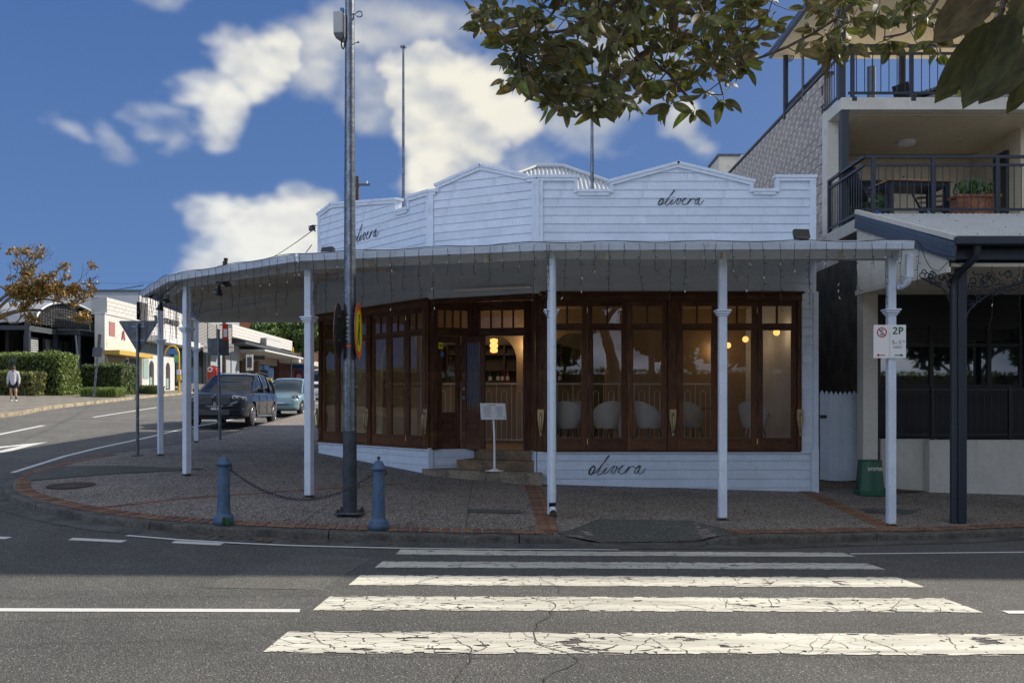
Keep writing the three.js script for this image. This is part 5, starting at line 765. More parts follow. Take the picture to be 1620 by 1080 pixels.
  { const p = mb().rbox(2.6, 0.78, 0.05, 0, 0, 0, 0.01).build('sign_board', M.creamPale, flats); p.position.set(9.05, 3.3, -15.5); p.rotation.y = 0.95; }
  part('ramp', flat([[6.5, 16.4], [7.4, 16.72], [6.5, 17.4]], 0.02), M.brick[2], flats); part('step', uvm(place(new THREE.BoxGeometry(0.85, 0.16, 0.4), 6.0, gPath(6, 17.3) + 0.06, -17.45)), M.step, flats);
  // pale tank room behind the gable, and tiled roof beyond the terrace
  const tank = thing('plant_room', 'cream rooftop plant room with a pipe behind the shop gable', 'building', 8.2, 0, 34); mb().box(1.7, 8.2, 1.6, 0, 6.35, 0).build('wall', M.creamPale, tank); mb().box(1.8, 0.08, 1.7, 0, 10.45, 0).build('roof', M.signBack, tank); mb().box(1.2, 0.35, 0.03, 0.25, 9.35, 0.82).build('band', S([0.6, 0.36, 0.1], 0.7), tank); mb().tube([[-0.15, 9.3, 0.9], [-0.15, 10.2, 0.9], [0, 10.4, 0.9], [0.8, 10.4, 0.9]].map((p) => new THREE.Vector3(...p)), 0.05, 16, 8).build('pipe', M.roofZinc, tank);
  const rr2 = thing('tiled_roof_house', 'grey tiled roof with a vent pipe seen through the upper balcony railing', 'building', 16, 0, 36); mb().poly([[-6, 0], [8, 0], [8, 12.4], [2, 14.6], [-4.2, 12.6]], 6, 0, -0.5, -6).build('gable', S([0.3, 0.31, 0.34], 0.8, { map: concMap }), rr2); mb().cyl(0.16, 0.16, 1.3, -2.2, 13.9, 0.1, 10).build('vent_pipe', M.signBack, rr2); const tr = mb(); for (let i = 0; i < 40; i++) tr.beam(new THREE.Vector3(-4.6 + i * 0.16, 12 + i * 0.052 + 0.13, 0.3), new THREE.Vector3(-4.6 + i * 0.16, 12 + i * 0.052 + 0.13, -6), 0.12, 0.08); tr.build('tile_ribs', M.signBack, rr2);
  const an = thing('roof_antenna', 'thin television antenna standing behind the upper balcony railing', 'antenna', 13.3, 12.3, 34.5, 0.5), ab = mb().rod(new THREE.Vector3(0, -12, 0), new THREE.Vector3(0, 3.0, 0), 0.025).rod(new THREE.Vector3(-0.9, 1.9, 0), new THREE.Vector3(0.5, 2.6, 0), 0.02); for (let i = 0; i < 8; i++) { const t = i / 7; ab.rod(new THREE.Vector3(-0.9 + 1.4 * t, 1.9 + 0.7 * t, -0.4), new THREE.Vector3(-0.9 + 1.4 * t, 1.9 + 0.7 * t, 0.4), 0.012); } ab.build('mast', M.navy, an);
}
{ // things on the balconies
  const l = thing('ceiling_light', 'round white ceiling light on the lower balcony', 'ceiling light', 8.56, 7.33, 20.3); mb().lathe([[0.2, 0], [0.2, -0.04], [0.16, -0.085], [0, -0.1]], 0, 0, 0, 24).build('diffuser', M.plateWhite, l); mb().cyl(0.21, 0.21, 0.02, 0, -0.005, 0, 24).build('rim', M.signWhite, l);
  const t = thing('balcony_table', 'outdoor table with timber top and navy legs on the lower balcony', 'table', 7.6, 5.08, 17.95, 0.1); mb().rbox(1.3, 0.04, 0.8, 0.05, 0.76, 0).build('table_top', S([0.45, 0.3, 0.17], 0.6, { map: woodMap }), t); for (const [x, z] of [[-0.5, -0.3], [0.6, -0.3], [-0.5, 0.3], [0.6, 0.3]]) mb().box(0.08, 0.74, 0.08, x, 0.37, z).build('leg', M.navy, t); mb().box(1.2, 0.07, 0.7, 0.05, 0.7, 0).build('apron', M.navy, t);
  for (const [x, d, a, lb] of [[6.95, 18.3, 0.4, 'dark reclining chair left of the balcony table'], [8.35, 18.6, -0.5, 'dark reclining chair right of the balcony table']]) { const c = thing('balcony_chair', lb, 'chair', x, 5.08, d, a, 'balcony chairs'); mb().box(0.45, 0.04, 0.45, 0, 0.42, 0).build('seat', M.black, c); mb().box(0.04, 0.75, 0.45, -0.35, 0.75, 0, 0, 0, 0.45).build('backrest', M.black, c); for (const [sx, sz] of [[-1, -1], [1, -1], [-1, 1], [1, 1]]) mb().rod(new THREE.Vector3(sx * 0.2, 0.42, sz * 0.2), new THREE.Vector3(sx * 0.22, 0, sz * 0.2), 0.015).build('leg', M.black, c); mb().box(0.5, 0.035, 0.05, 0, 0.62, 0.24).box(0.5, 0.035, 0.05, 0, 0.62, -0.24).build('armrest', M.tableTop, c); }
  const leafy = (name, label, x, y, d, w, h, dp, n, pot) => { const p = thing(name, label, 'plant', x, y, d), f = mb(); for (let i = 0; i < n; i++) { const g = new THREE.PlaneGeometry(0.05, 0.11, 1, 2), a = g.attributes.position; for (let k = 0; k < a.count; k++) if (Math.abs(a.getY(k)) > 0.04) a.setX(k, a.getX(k) * 0.3); g.rotateX(rr(-1.2, 0.4)); g.rotateY(rr(0, 6.28)); const q = Math.sqrt(rnd()); g.translate(rr(-w / 2, w / 2) * q, pot + h * (0.1 + 0.9 * rnd() * (1.1 - q * 0.4)), rr(-dp / 2, dp / 2)); f.g.push(uvm(g)); } f.build('foliage', M.potLeaf ??= S([0.1, 0.17, 0.05], 0.6), p); return p; };
  const pl = leafy('planter', 'long terracotta planter with pale green succulents on the lower balcony', 8.63, 5.08, 17.45, 0.72, 0.32, 0.3, 320, 0.42); mb().rbox(0.78, 0.42, 0.34, 0, 0.21, 0, 0.02).rbox(0.84, 0.06, 0.4, 0, 0.4, 0, 0.015).build('trough', M.terracotta, pl);
  const p1 = leafy('potted_plant', 'small leafy pot plant in the left corner of the lower balcony', 6.72, 5.08, 18.6, 0.26, 0.42, 0.26, 120, 0.2); mb().cyl(0.1, 0.13, 0.22, 0, 0.11, 0, 14).build('pot', M.plasticBlack, p1); const p2 = leafy('potted_plant', 'small leafy pot plant just right of the balcony post', 6.95, 5.08, 17.9, 0.3, 0.42, 0.26, 140, 0.2); mb().cyl(0.1, 0.13, 0.22, 0, 0.11, 0, 14).build('pot', M.signBlue, p2);
  const cup = thing('small_tub', 'small pale blue tub on the lower balcony floor under the table', 'tub', 7.7, 5.08, 17.2); mb().lathe([[0.05, 0], [0.06, 0.13], [0.055, 0.13], [0.046, 0.01], [0, 0.01]], 0, 0, 0, 14).build('tub_body', S([0.35, 0.45, 0.65], 0.4), cup);
  for (const [x, d, a, lb] of [[8.0, 18.9, 0.5, 'dark outdoor lounge chair on the upper terrace, left one'], [9.4, 18.9, -0.4, 'dark outdoor lounge chair on the upper terrace, right one']]) { const c = thing('terrace_chair', lb, 'chair', x, 7.6, d, a, 'terrace chairs'); c.scale.setScalar(0.62); mb().rbox(0.6, 0.1, 0.6, 0, 0.3, 0, 0.02).build('seat', M.black, c); mb().rbox(0.08, 0.5, 0.6, -0.3, 0.5, 0, 0.02, 0, 0, 0.3).build('backrest', M.black, c); for (const [sx, sz] of [[-1, -1], [1, -1], [-1, 1], [1, 1]]) mb().box(0.05, 0.28, 0.05, sx * 0.25, 0.14, sz * 0.25).build('leg', M.black, c); }
}
/* ---------- the far side of the side street ---------- */
const FX = -24.4;                                              // line of the shop fronts facing the street
const sb = (parent, n, x0, x1, d0, d1, y0, y1, m) => part(n, uvm(place(new THREE.BoxGeometry(x1 - x0, y1 - y0, d1 - d0), (x0 + x1) / 2, (y0 + y1) / 2, -(d0 + d1) / 2)), m, parent);
const brickWhite = S([0.62, 0.61, 0.6], 0.7, { map: dirtMap });
const courses = (parent, X, d0, d1, y0, y1, h, L, m, n = 'brick') => { let c = 0; const big = mb(); for (let y = y0, r = 0; y < y1 - 0.02; y += h, r++) for (let d = d0 - (r % 2) * L / 2; d < d1; d += L) { const a = Math.max(d, d0), b = Math.min(d + L - 0.02, d1); if (b - a < 0.05) continue; part(n, uvm(place(new THREE.BoxGeometry(0.03, Math.min(h - 0.02, y1 - y), b - a), X, y + h / 2, -(a + b) / 2)), m, parent); c++; } };
const text = (s, size, X, Y, d, m, parent, turn = Math.PI / 2, f = font, dep = 0.04, sq = 1, rz = 0, n = 'lettering') => part(n, uvm(place(letters(s, size, 0, 0, 0, 0, f, dep, rz, sq), X, Y, -d, 0, turn, 0)), m, parent);
{ // tavern with barrel roof
  const t = thing('tavern', 'dark tavern with pale barrel roof and verandah behind the hedges', 'building'), gx = -27, roofM = S([0.42, 0.42, 0.43], 0.55, { metalness: 0.2, map: dirtMap });
  const cd = 56.9, R = 4.5, arc = (a) => [cd - R * Math.cos(a), 6.2 + 1.5 * Math.sin(a)]; const p = [], idx = []; for (let i = 0; i <= 24; i++) { const [d, y] = arc(Math.PI * i / 24); p.push(gx + 0.3, y, -d, gx - 26, y, -d); if (i) { const a = (i - 1) * 2; idx.push(a, a + 1, a + 2, a + 1, a + 3, a + 2); } } const g = new THREE.BufferGeometry(); g.setAttribute('position', new THREE.BufferAttribute(new Float32Array(p), 3)); g.setIndex(idx); g.computeVertexNormals(); part('roof', uvm(g), roofM, t);
  const gp = []; for (let i = 0; i < 24; i++) { const [d0, y0] = arc(Math.PI * i / 24), [d1, y1] = arc(Math.PI * (i + 1) / 24); gp.push(gx, 6.2, -cd, gx, y0 - 0.02, -d0, gx, y1 - 0.02, -d1); } part('gable', tri(gp), M.black, t); mb().tube(Array.from({ length: 25 }, (_, i) => { const [d, y] = arc(Math.PI * i / 24); return V(gx + 0.3, y, d); }), 0.08, 48, 5).build('barge_roll', M.roofZinc, t);
  const fl = mb(); for (let k = 0; k < 26; k++) { const d = cd - R * 0.9 + k * R * 1.8 / 26, top = 6.2 + 1.5 * Math.sqrt(Math.max(0, 1 - ((d - cd) / R) ** 2)); for (let y = top - 0.1; y > 6.1; y -= 0.16) fl.box(0.02, 0.035, 0.035, gx + 0.05, y + rr(-0.03, 0.03), -d); } fl.build('string_lights', M.bulb, t).userData.kind = 'stuff';
  sb(t, 'wall', gx - 26, gx - 2, 61.2, 61.4, 2, 6.4, M.black); sb(t, 'wall', gx - 26, gx - 25.8, 52, 61, 2, 6.2, M.black); sb(t, 'wall', gx - 20, gx - 3, 54.5, 54.7, 2, 6.2, M.dark); sb(t, 'wall', gx - 2.6, gx - 2.4, 54.6, 64, 2, 6.2, M.dark); sb(t, 'floor', gx - 22, gx, 51.8, 62, 2.0, 3.35, M.dark); sb(t, 'wall', gx - 0.1, gx, 57.5, 60.5, 2, 5.8, M.navy);
  for (const [x, d] of [[gx - 0.1, 52.3], [gx - 5, 52.3], [gx - 0.1, 55.6], [gx - 0.1, 58.2]]) sb(t, 'post', x - 0.12, x + 0.12, d - 0.12, d + 0.12, 3.3, 6.15, M.navy); sb(t, 'beam', gx - 20, gx, 52.15, 52.4, 5.75, 6.0, M.navy); sb(t, 'beam', gx - 0.2, gx + 0.05, 52.2, 62, 5.7, 6.0, M.signBack); sb(t, 'porch_roof', gx - 0.4, gx + 1.4, 55.3, 60.3, 5.7, 5.95, M.navy); const pr = corrugated(5, 1.9, 0.09, 0.02); pr.rotateY(Math.PI / 2); part('porch_sheet', pr, M.roofZinc, t).position.set(gx - 0.4, 6.0, -55.3);
  for (const d of [55.5, 58]) sb(t, 'post', gx + 1.2, gx + 1.34, d, d + 0.14, 3.3, 5.7, M.signBack);
  const bl = S([0.4, 0.42, 0.44], 0.5, { map: dirtMap }); for (const [a, b] of [[52.8, 54.2], [55.0, 57.0], [57.3, 58.1]]) { const w = sb(t, 'window', gx - 0.6, gx - 0.5, a, b, 3.9, 5.5, M.black); for (let k = 0; k < 12; k++) part('slat', uvm(place(new THREE.BoxGeometry(0.03, 0.08, b - a - 0.1), gx - 0.46, 4.0 + k * 0.125, -(a + b) / 2, 0, 0, 0.5)), bl, w); }
  sb(t, 'window', gx - 4.2, gx - 3.1, 54.4, 54.5, 4.0, 5.5, bl);
  // stair with steel railing
  for (let k = 0; k < 8; k++) sb(t, 'stair', gx + 0.2 + k * 0.28, gx + 0.5 + k * 0.28, 54.2, 55.4, 2.1, 3.3 - k * 0.15, M.signBack); for (let k = 0; k < 5; k++) mb().beam(V(gx + 0.2, 3.5 + k * 0.2, 54.15), V(gx + 2.4, 2.3 + k * 0.2, 54.15), 0.03, 0.035).build('stair_rail', M.steel, t); for (const [x, y] of [[gx + 0.2, 3.3], [gx + 1.3, 2.7], [gx + 2.4, 2.1]]) mb().rod(V(x, y, 54.15), V(x, y + 1.2, 54.15), 0.03).build('rail_post', M.steel, t); mb().rod(V(gx + 1.6, 5.6, 54.4), V(gx + 1.9, 2.2, 54.4), 0.05).build('downpipe', M.steel, t);
  const ht = thing('high_table', 'pale high bench table on the tavern verandah', 'table', -29.1, 3.35, 52.8); mb().box(1.9, 0.07, 0.6, 0, 1.05, 0).build('table_top', M.creamPale, ht); for (const x of [-0.8, 0.5]) mb().box(0.1, 1.0, 0.1, x, 0.5, 0).build('leg', M.creamPale, ht);
  const bb = thing('barbecue', 'dark lidded barbecue beside the hedge at the left edge', 'barbecue', -27.1, gFar(-27.1, 50.8), 50.8); mb().rbox(0.7, 0.45, 0.5, 0, 1.75, 0, 0.15).build('lid', M.signBack, bb); mb().box(0.6, 1.5, 0.4, 0, 0.75, 0).build('cart', M.black, bb);
}
function hedge(label, x0, x1, d0, d1, h, n, col, name = 'hedge') {
  const y0 = Math.min(gFar(x0, d0), gFar(x1, d1)) - 0.05, t = thing(name, label, 'hedge', (x0 + x1) / 2, y0, (d0 + d1) / 2), w = x1 - x0, dp = d1 - d0, b = []; mb().box(w - 0.3, h - 0.15, dp - 0.3, 0, h / 2 - 0.07, 0).build('stems', S([0.02, 0.024, 0.012], 1), t);
  const leafG = (s) => { const g = new THREE.BufferGeometry(); g.setAttribute('position', new THREE.BufferAttribute(new Float32Array([-s * 0.5, 0, 0, s * 0.5, 0, 0, 0, s * 1.2, s * 0.2, -s * 0.5, 0, 0, 0, -s * 0.7, 0.02, s * 0.5, 0, 0]), 3)); g.computeVertexNormals(); return g; };
  for (let i = 0; i < n; i++) { const g = leafG(rr(0.06, 0.12)), f = rnd() * (w * h * 1.2 + dp * h * 2 + w * dp); let x, y, z; if (f < w * h * 1.2) { x = rr(-w / 2, w / 2); y = rr(0, h); z = dp / 2; } else if (f < w * h * 1.2 + dp * h * 2) { x = rnd() < 0.75 ? w / 2 : -w / 2; y = rr(0, h); z = rr(-dp / 2, dp / 2); } else { x = rr(-w / 2, w / 2); y = h; z = rr(-dp / 2, dp / 2); } g.rotateX(rr(-1.5, 1.5)); g.rotateY(rr(0, 6.28)); const j = 0.16, bl = (fbm((x + 40) * 0.9, y * 1.1, (z + 40) * 0.9 + x0, 3) - 0.5) * 0.42, ol = 1 + bl / Math.max(w, dp) * 2; g.translate(x + (Math.abs(x) > w / 2 - 0.01 ? Math.sign(x) * bl : 0) + rr(-j, j * 0.4), y + (y > h - 0.01 ? bl : 0) + rr(-j, j * 0.35), z + (Math.abs(z) > dp / 2 - 0.01 ? Math.sign(z) * bl : 0) + rr(-j, j * 0.4)); b.push(g); }
  const g = uvm(mergeGeometries(b)); part('foliage', g, col, t); return t;
}
const hg = [PH([0.22, 0.24, 0.06], 0.7, { transmission: 0.45, thickness: 0 }), PH([0.19, 0.26, 0.045], 0.7, { transmission: 0.45, thickness: 0 }), PH([0.11, 0.16, 0.035], 0.7, { transmission: 0.4, thickness: 0 })];
hedge('low clipped hedge with olive face in front of the tavern', -33, -25.1, 49, 50.2, 1.25, 9000, hg[0]); hedge('taller clipped hedge behind the low one, ending in a bright square corner', -32, -24.4, 50.6, 52.8, 2.25, 12000, hg[1]); hedge('square clipped hedge block beside the tavern stairs', -24.9, -22.5, 54, 56, 1.75, 6000, hg[2]);
function clump(label, X, d, w, n, col) { const t = thing('grass_clump', label, 'plant', X, gFar(X, d), d), b = []; for (let i = 0; i < n; i++) { const a = rr(0, 6.28), g = new THREE.PlaneGeometry(0.035, rr(0.35, 0.6), 1, 3), q = g.attributes.position; g.translate(0, 0.25, 0); for (let k = 0; k < q.count; k++) q.setZ(k, q.getY(k) ** 2 * 0.7); g.rotateY(a); g.translate(rr(-w / 2, w / 2), 0, rr(-0.6, 0.6)); b.push(g); } part('leaves', uvm(mergeGeometries(b)), col, t); }
clump('strappy green ground plant at the foot of the leaning sign post', -22.1, 50.6, 2.0, 900, hg[1]); clump('dark strappy ground plant in front of the agency wall', -22.6, 57.6, 2.0, 900, hg[2]);
{ const t = thing('leaning_sign_post', 'leaning galvanised post with a small sign back near the hedges', 'sign post', -22.1, gFar(-22.1, 49.4), 49.4); t.rotation.z = -0.09; mb().cyl(0.06, 0.06, 3.1, 0, 1.55, 0, 8).build('pole', M.steel, t); mb().box(0.5, 0.5, 0.02, 0, 2.4, 0.06).build('sign_plate', M.signBack, t); mb().rbox(0.16, 0.7, 0.02, 0.05, 3.0, 0.06, 0.005, 0.6).build('sign_plate', M.signBack, t); }
{ // agency with the white sign wall
  const t = thing('agency_building', 'white agency building with yellow fascia, lattice and a dark poster', 'building'); sb(t, 'wall', FX - 0.6, FX, 56, 61.2, 4.85, 7.0, brickWhite); sb(t, 'wall', FX - 0.6, FX, 56, 61.2, 1.8, 4.6, S([0.6, 0.57, 0.5], 0.7, { map: dirtMap })); sb(t, 'coping', FX - 0.6, FX + 0.05, 55.95, 61.25, 7.0, 7.08, brickWhite);
  sb(t, 'fascia', FX - 0.1, FX + 0.9, 56, 61.2, 4.58, 4.84, S([0.5, 0.33, 0.06], 0.6)); sb(t, 'red_panel', FX + 0.01, FX + 0.03, 56.6, 57.4, 5.75, 6.6, S([0.34, 0.14, 0.14], 0.6)); sb(t, 'printed_panel', FX + 0.005, FX + 0.02, 56.3, 60.3, 5.0, 5.55, S([0.7, 0.65, 0.5], 0.6)); text('A', 0.6, FX + 0.03, 5.6, 58.6, S([0.35, 0.05, 0.06], 0.6), t, Math.PI / 2, fontR);
  const la = S([0.5, 0.43, 0.3], 0.8); const lt = mb(); for (let k = -12; k < 20; k++) { const d0 = 56 + k * 0.16, cl = (d) => clamp(d, 56, 58.6); lt.rod(V(FX + 0.06, 3.3, cl(d0)), V(FX + 0.06, 4.5, cl(d0 + 1.2)), 0.025, 4); lt.rod(V(FX + 0.09, 4.5, cl(d0)), V(FX + 0.09, 3.3, cl(d0 + 1.2)), 0.025, 4); } lt.build('lattice', la, t); sb(t, 'panel', FX + 0.01, FX + 0.03, 56, 58.6, 3.3, 4.55, S([0.28, 0.24, 0.18], 0.9));
  const ps = sb(t, 'poster', FX + 0.02, FX + 0.06, 58.7, 60.6, 2.7, 4.5, S([0.03, 0.02, 0.035], 0.5)); part('lettering', uvm(place(letters('REMAX', 0.52, 0, 0, 0, 0, font, 0.02, Math.PI / 2, 1.0), FX + 0.07, 3.58, -59.35, 0, Math.PI / 2, 0)), M.signWhite, ps); for (let k = 0; k < 7; k++) if (k !== 3) part('text_line', uvm(place(new THREE.BoxGeometry(0.01, 0.07, 0.55), FX + 0.065, 2.95 + k * 0.23, -60.1)), M.signBack, ps); part('emblem', uvm(place(new THREE.CylinderGeometry(0.22, 0.22, 0.02, 20), FX + 0.065, 3.6, -60.1, 0, 0, Math.PI / 2)), M.signWhite, ps);
  
  courses(t, FX + 0.04, 56.2, 60.6, 7.05, 8.0, 0.24, 0.7, brickWhite, 'block'); sb(t, 'wall', FX - 0.9, FX + 0.02, 56.2, 60.6, 7.0, 8.02, S([0.4, 0.4, 0.4], 0.8));
}
{ // white arched shop with brick upper wall
  const t = thing('arcade_building', 'white building with arches below and painted brick upper wall lettered in black', 'building'); sb(t, 'wall', FX - 8, FX - 0.02, 61.3, 69.6, 6.1, 8.72, S([0.45, 0.45, 0.46], 0.8)); courses(t, FX, 62.6, 69.6, 6.15, 8.7, 0.28, 0.85, brickWhite); sb(t, 'wall_panel', FX - 0.2, FX + 0.04, 61.3, 62.5, 5.6, 8.3, S([0.05, 0.045, 0.05], 0.6));
  text('THE STALLS', 0.4, FX + 0.06, 7.25, 65.9, M.blackInk, t, Math.PI / 2, font, 0.03, 1.55); sb(t, 'awning', FX - 0.2, FX + 1.2, 61.3, 69.6, 5.75, 6.12, S([0.55, 0.56, 0.58], 0.7)); sb(t, 'glazing', FX - 0.3, FX - 0.2, 61.3, 67.2, 4.9, 5.75, S([0.12, 0.18, 0.13], 0.3));
  const s = new THREE.Shape([[0, 2], [5.9, 2], [5.9, 5], [0, 5]].map((p) => new THREE.Vector2(...p))); for (const x of [1.6, 3.1, 4.6]) { const h = new THREE.Path(); h.moveTo(x - 0.42, 2.6); h.lineTo(x - 0.42, 4.1); h.absarc(x, 4.1, 0.42, Math.PI, 0, true); h.lineTo(x + 0.42, 2.6); h.closePath(); s.holes.push(h); } part('arcade_wall', uvm(place(new THREE.ExtrudeGeometry(s, { depth: 0.25, bevelEnabled: false, curveSegments: 8 }), FX - 0.1, 0, -61.3, 0, Math.PI / 2, 0)), brickWhite, t); sb(t, 'wall', FX - 1.4, FX - 1.2, 61.3, 69.6, 2, 6, M.dark);
  const pst = S([0.25, 0.36, 0.33], 0.6); for (const [a, b, y0, y1] of [[61.4, 62.3, 3.3, 4.6], [62.5, 62.9, 2.7, 3.4], [64.0, 64.4, 2.7, 3.4], [65.5, 65.9, 2.7, 3.4]]) sb(t, 'poster', FX + 0.16, FX + 0.19, a, b, y0, y1, pst); for (let k = 0; k < 4; k++) sb(t, 'step', FX - 1 + k * 0.3, FX - 0.7 + k * 0.3, 67.3, 69.4, 2.3, 3.1 - k * 0.17, M.step);
}
{ // grey upper storey behind
  const t = thing('grey_clad_building', 'blue grey sheet-clad upper building behind the white shops', 'building', -31, 0, 76); mb().box(13, 10.9, 8, 0, 5.3, -4).build('wall', S([0.33, 0.36, 0.4], 0.6, { map: dirtMap }), t); for (let k = 0; k < 12; k++) mb().box(0.06, 8.6, 0.04, -6.2 + k * 1.1, 6.3, 0.02).build('seam', S([0.28, 0.31, 0.35], 0.6), t); mb().box(13.2, 0.15, 8.2, 0, 10.8, -4).build('roof', M.signBack, t);
}
{ // slatted shop, then the long white brick fascia
  const t = thing('slatted_shop', 'shop with a grey horizontal slatted screen over its awning', 'building'); sb(t, 'wall', FX - 6, FX + 0.9, 69.8, 78, 6.1, 7.9, S([0.1, 0.1, 0.1], 0.8)); for (let k = 0; k < 16; k++) sb(t, 'slat', FX + 0.9, FX + 1.0, 69.8, 78, 6.16 + k * 0.11, 6.22 + k * 0.11, S([0.42, 0.41, 0.4], 0.6)); for (const d of [71.8, 74, 76.2]) sb(t, 'batten', FX + 0.99, FX + 1.04, d, d + 0.08, 6.1, 7.9, M.dark); sb(t, 'awning', FX - 1, FX + 0.95, 69.8, 78, 5.9, 6.1, S([0.4, 0.37, 0.33], 0.8)); sb(t, 'shop_window', FX - 0.8, FX - 0.7, 69.8, 78, 2.6, 5.8, PH([0.02, 0.025, 0.025], 0.08)); for (const d of [70.5, 72.5, 74.5, 76.5]) sb(t, 'mullion', FX - 0.7, FX - 0.6, d, d + 0.12, 2.6, 5.8, M.black); sb(t, 'stall_riser', FX - 0.72, FX - 0.5, 69.8, 78, 2.3, 3.2, S([0.12, 0.11, 0.1], 0.8));
  const w = thing('white_fascia_shops', 'row of shops under a long white brick fascia with a box sign', 'building'); sb(w, 'wall', FX - 6, FX + 0.98, 78.2, 99.5, 7.2, 8.28, S([0.42, 0.42, 0.42], 0.8)); courses(w, FX + 1.0, 78.2, 99.5, 7.22, 8.28, 0.26, 1.3, brickWhite); sb(w, 'awning', FX - 1, FX + 1.6, 80, 99, 6.75, 6.95, M.signBack); sb(w, 'awning', FX - 1, FX + 2.2, 84, 99.5, 6.35, 6.5, S([0.5, 0.5, 0.5], 0.7)); sb(w, 'wall', FX - 1.2, FX - 0.6, 78.2, 99.5, 5.6, 7.2, S([0.3, 0.26, 0.2], 0.8)); sb(w, 'shop_window', FX - 0.9, FX - 0.8, 78.2, 99.5, 2.6, 5.6, PH([0.04, 0.055, 0.05], 0.08)); for (const d of [80.5, 83.5, 87, 91]) sb(w, 'column', FX - 0.8, FX - 0.3, d, d + 0.5, 2.6, 5.8, S([0.2, 0.13, 0.09], 0.8)); sb(w, 'stall_riser', FX - 0.8, FX - 0.4, 78.2, 99.5, 2.5, 3.2, S([0.2, 0.22, 0.2], 0.7));
  const bs = sb(w, 'box_sign', FX + 1.0, FX + 1.5, 87, 92.6, 7.0, 7.75, S([0.2, 0.2, 0.2], 0.6)); part('sign_face', uvm(place(new THREE.BoxGeometry(0.03, 0.6, 5.3), FX + 1.52, 7.38, -89.8)), S([0.5, 0.5, 0.48], 0.6), bs);
  const h = thing('brick_hotel', 'red brick hotel front with white capital letters on its awning edge', 'building'); sb(h, 'wall', FX - 6, FX - 0.5, 100, 118, 2.8, 6.2, S([0.16, 0.05, 0.035], 0.85, { map: concMap })); sb(h, 'awning', FX - 1, FX + 1.6, 100, 118, 6.0, 6.5, S([0.5, 0.48, 0.44], 0.8)); sb(h, 'opening', FX - 0.5, FX - 0.4, 108, 117, 3.2, 5.7, M.dark); text('KEY HOTEL', 0.9, -26.3, 6.55, 99.8, M.signWhite, h, 0.25, font, 0.1, 0.95); sb(h, 'wall', -31, -25, 99.9, 100.1, 2.8, 6.3, S([0.16, 0.05, 0.035], 0.85, { map: concMap }));
  for (let k = 0; k < 9; k++) mb().rod(V(FX + 0.9, 2.9, 100 + k * 2), V(FX + 0.9, 4.0, 100 + k * 2), 0.04).build('rail_post', M.steel, h); mb().rod(V(FX + 0.9, 4.0, 100), V(FX + 0.9, 4.0, 116), 0.04).build('handrail', M.steel, h);
  const s = thing('salmon_building', 'salmon rendered gabled building above the far street trees', 'building', -33.5, 0, 142); mb().poly([[-5.5, 2], [6.5, 2], [6.5, 11.6], [0.5, 15.4], [-5.5, 15.4]], 8, 0, 0, -8).build('wall', S([0.5, 0.26, 0.15], 0.85, { map: dirtMap }), s); mb().box(0.8, 2.0, 0.05, 2.0, 9.4, 0.03).build('window', M.dark, s); mb().box(5.5, 13, 7, -8, 7.6, -3).build('wing', S([0.36, 0.13, 0.07], 0.85, { map: dirtMap }), s);
}
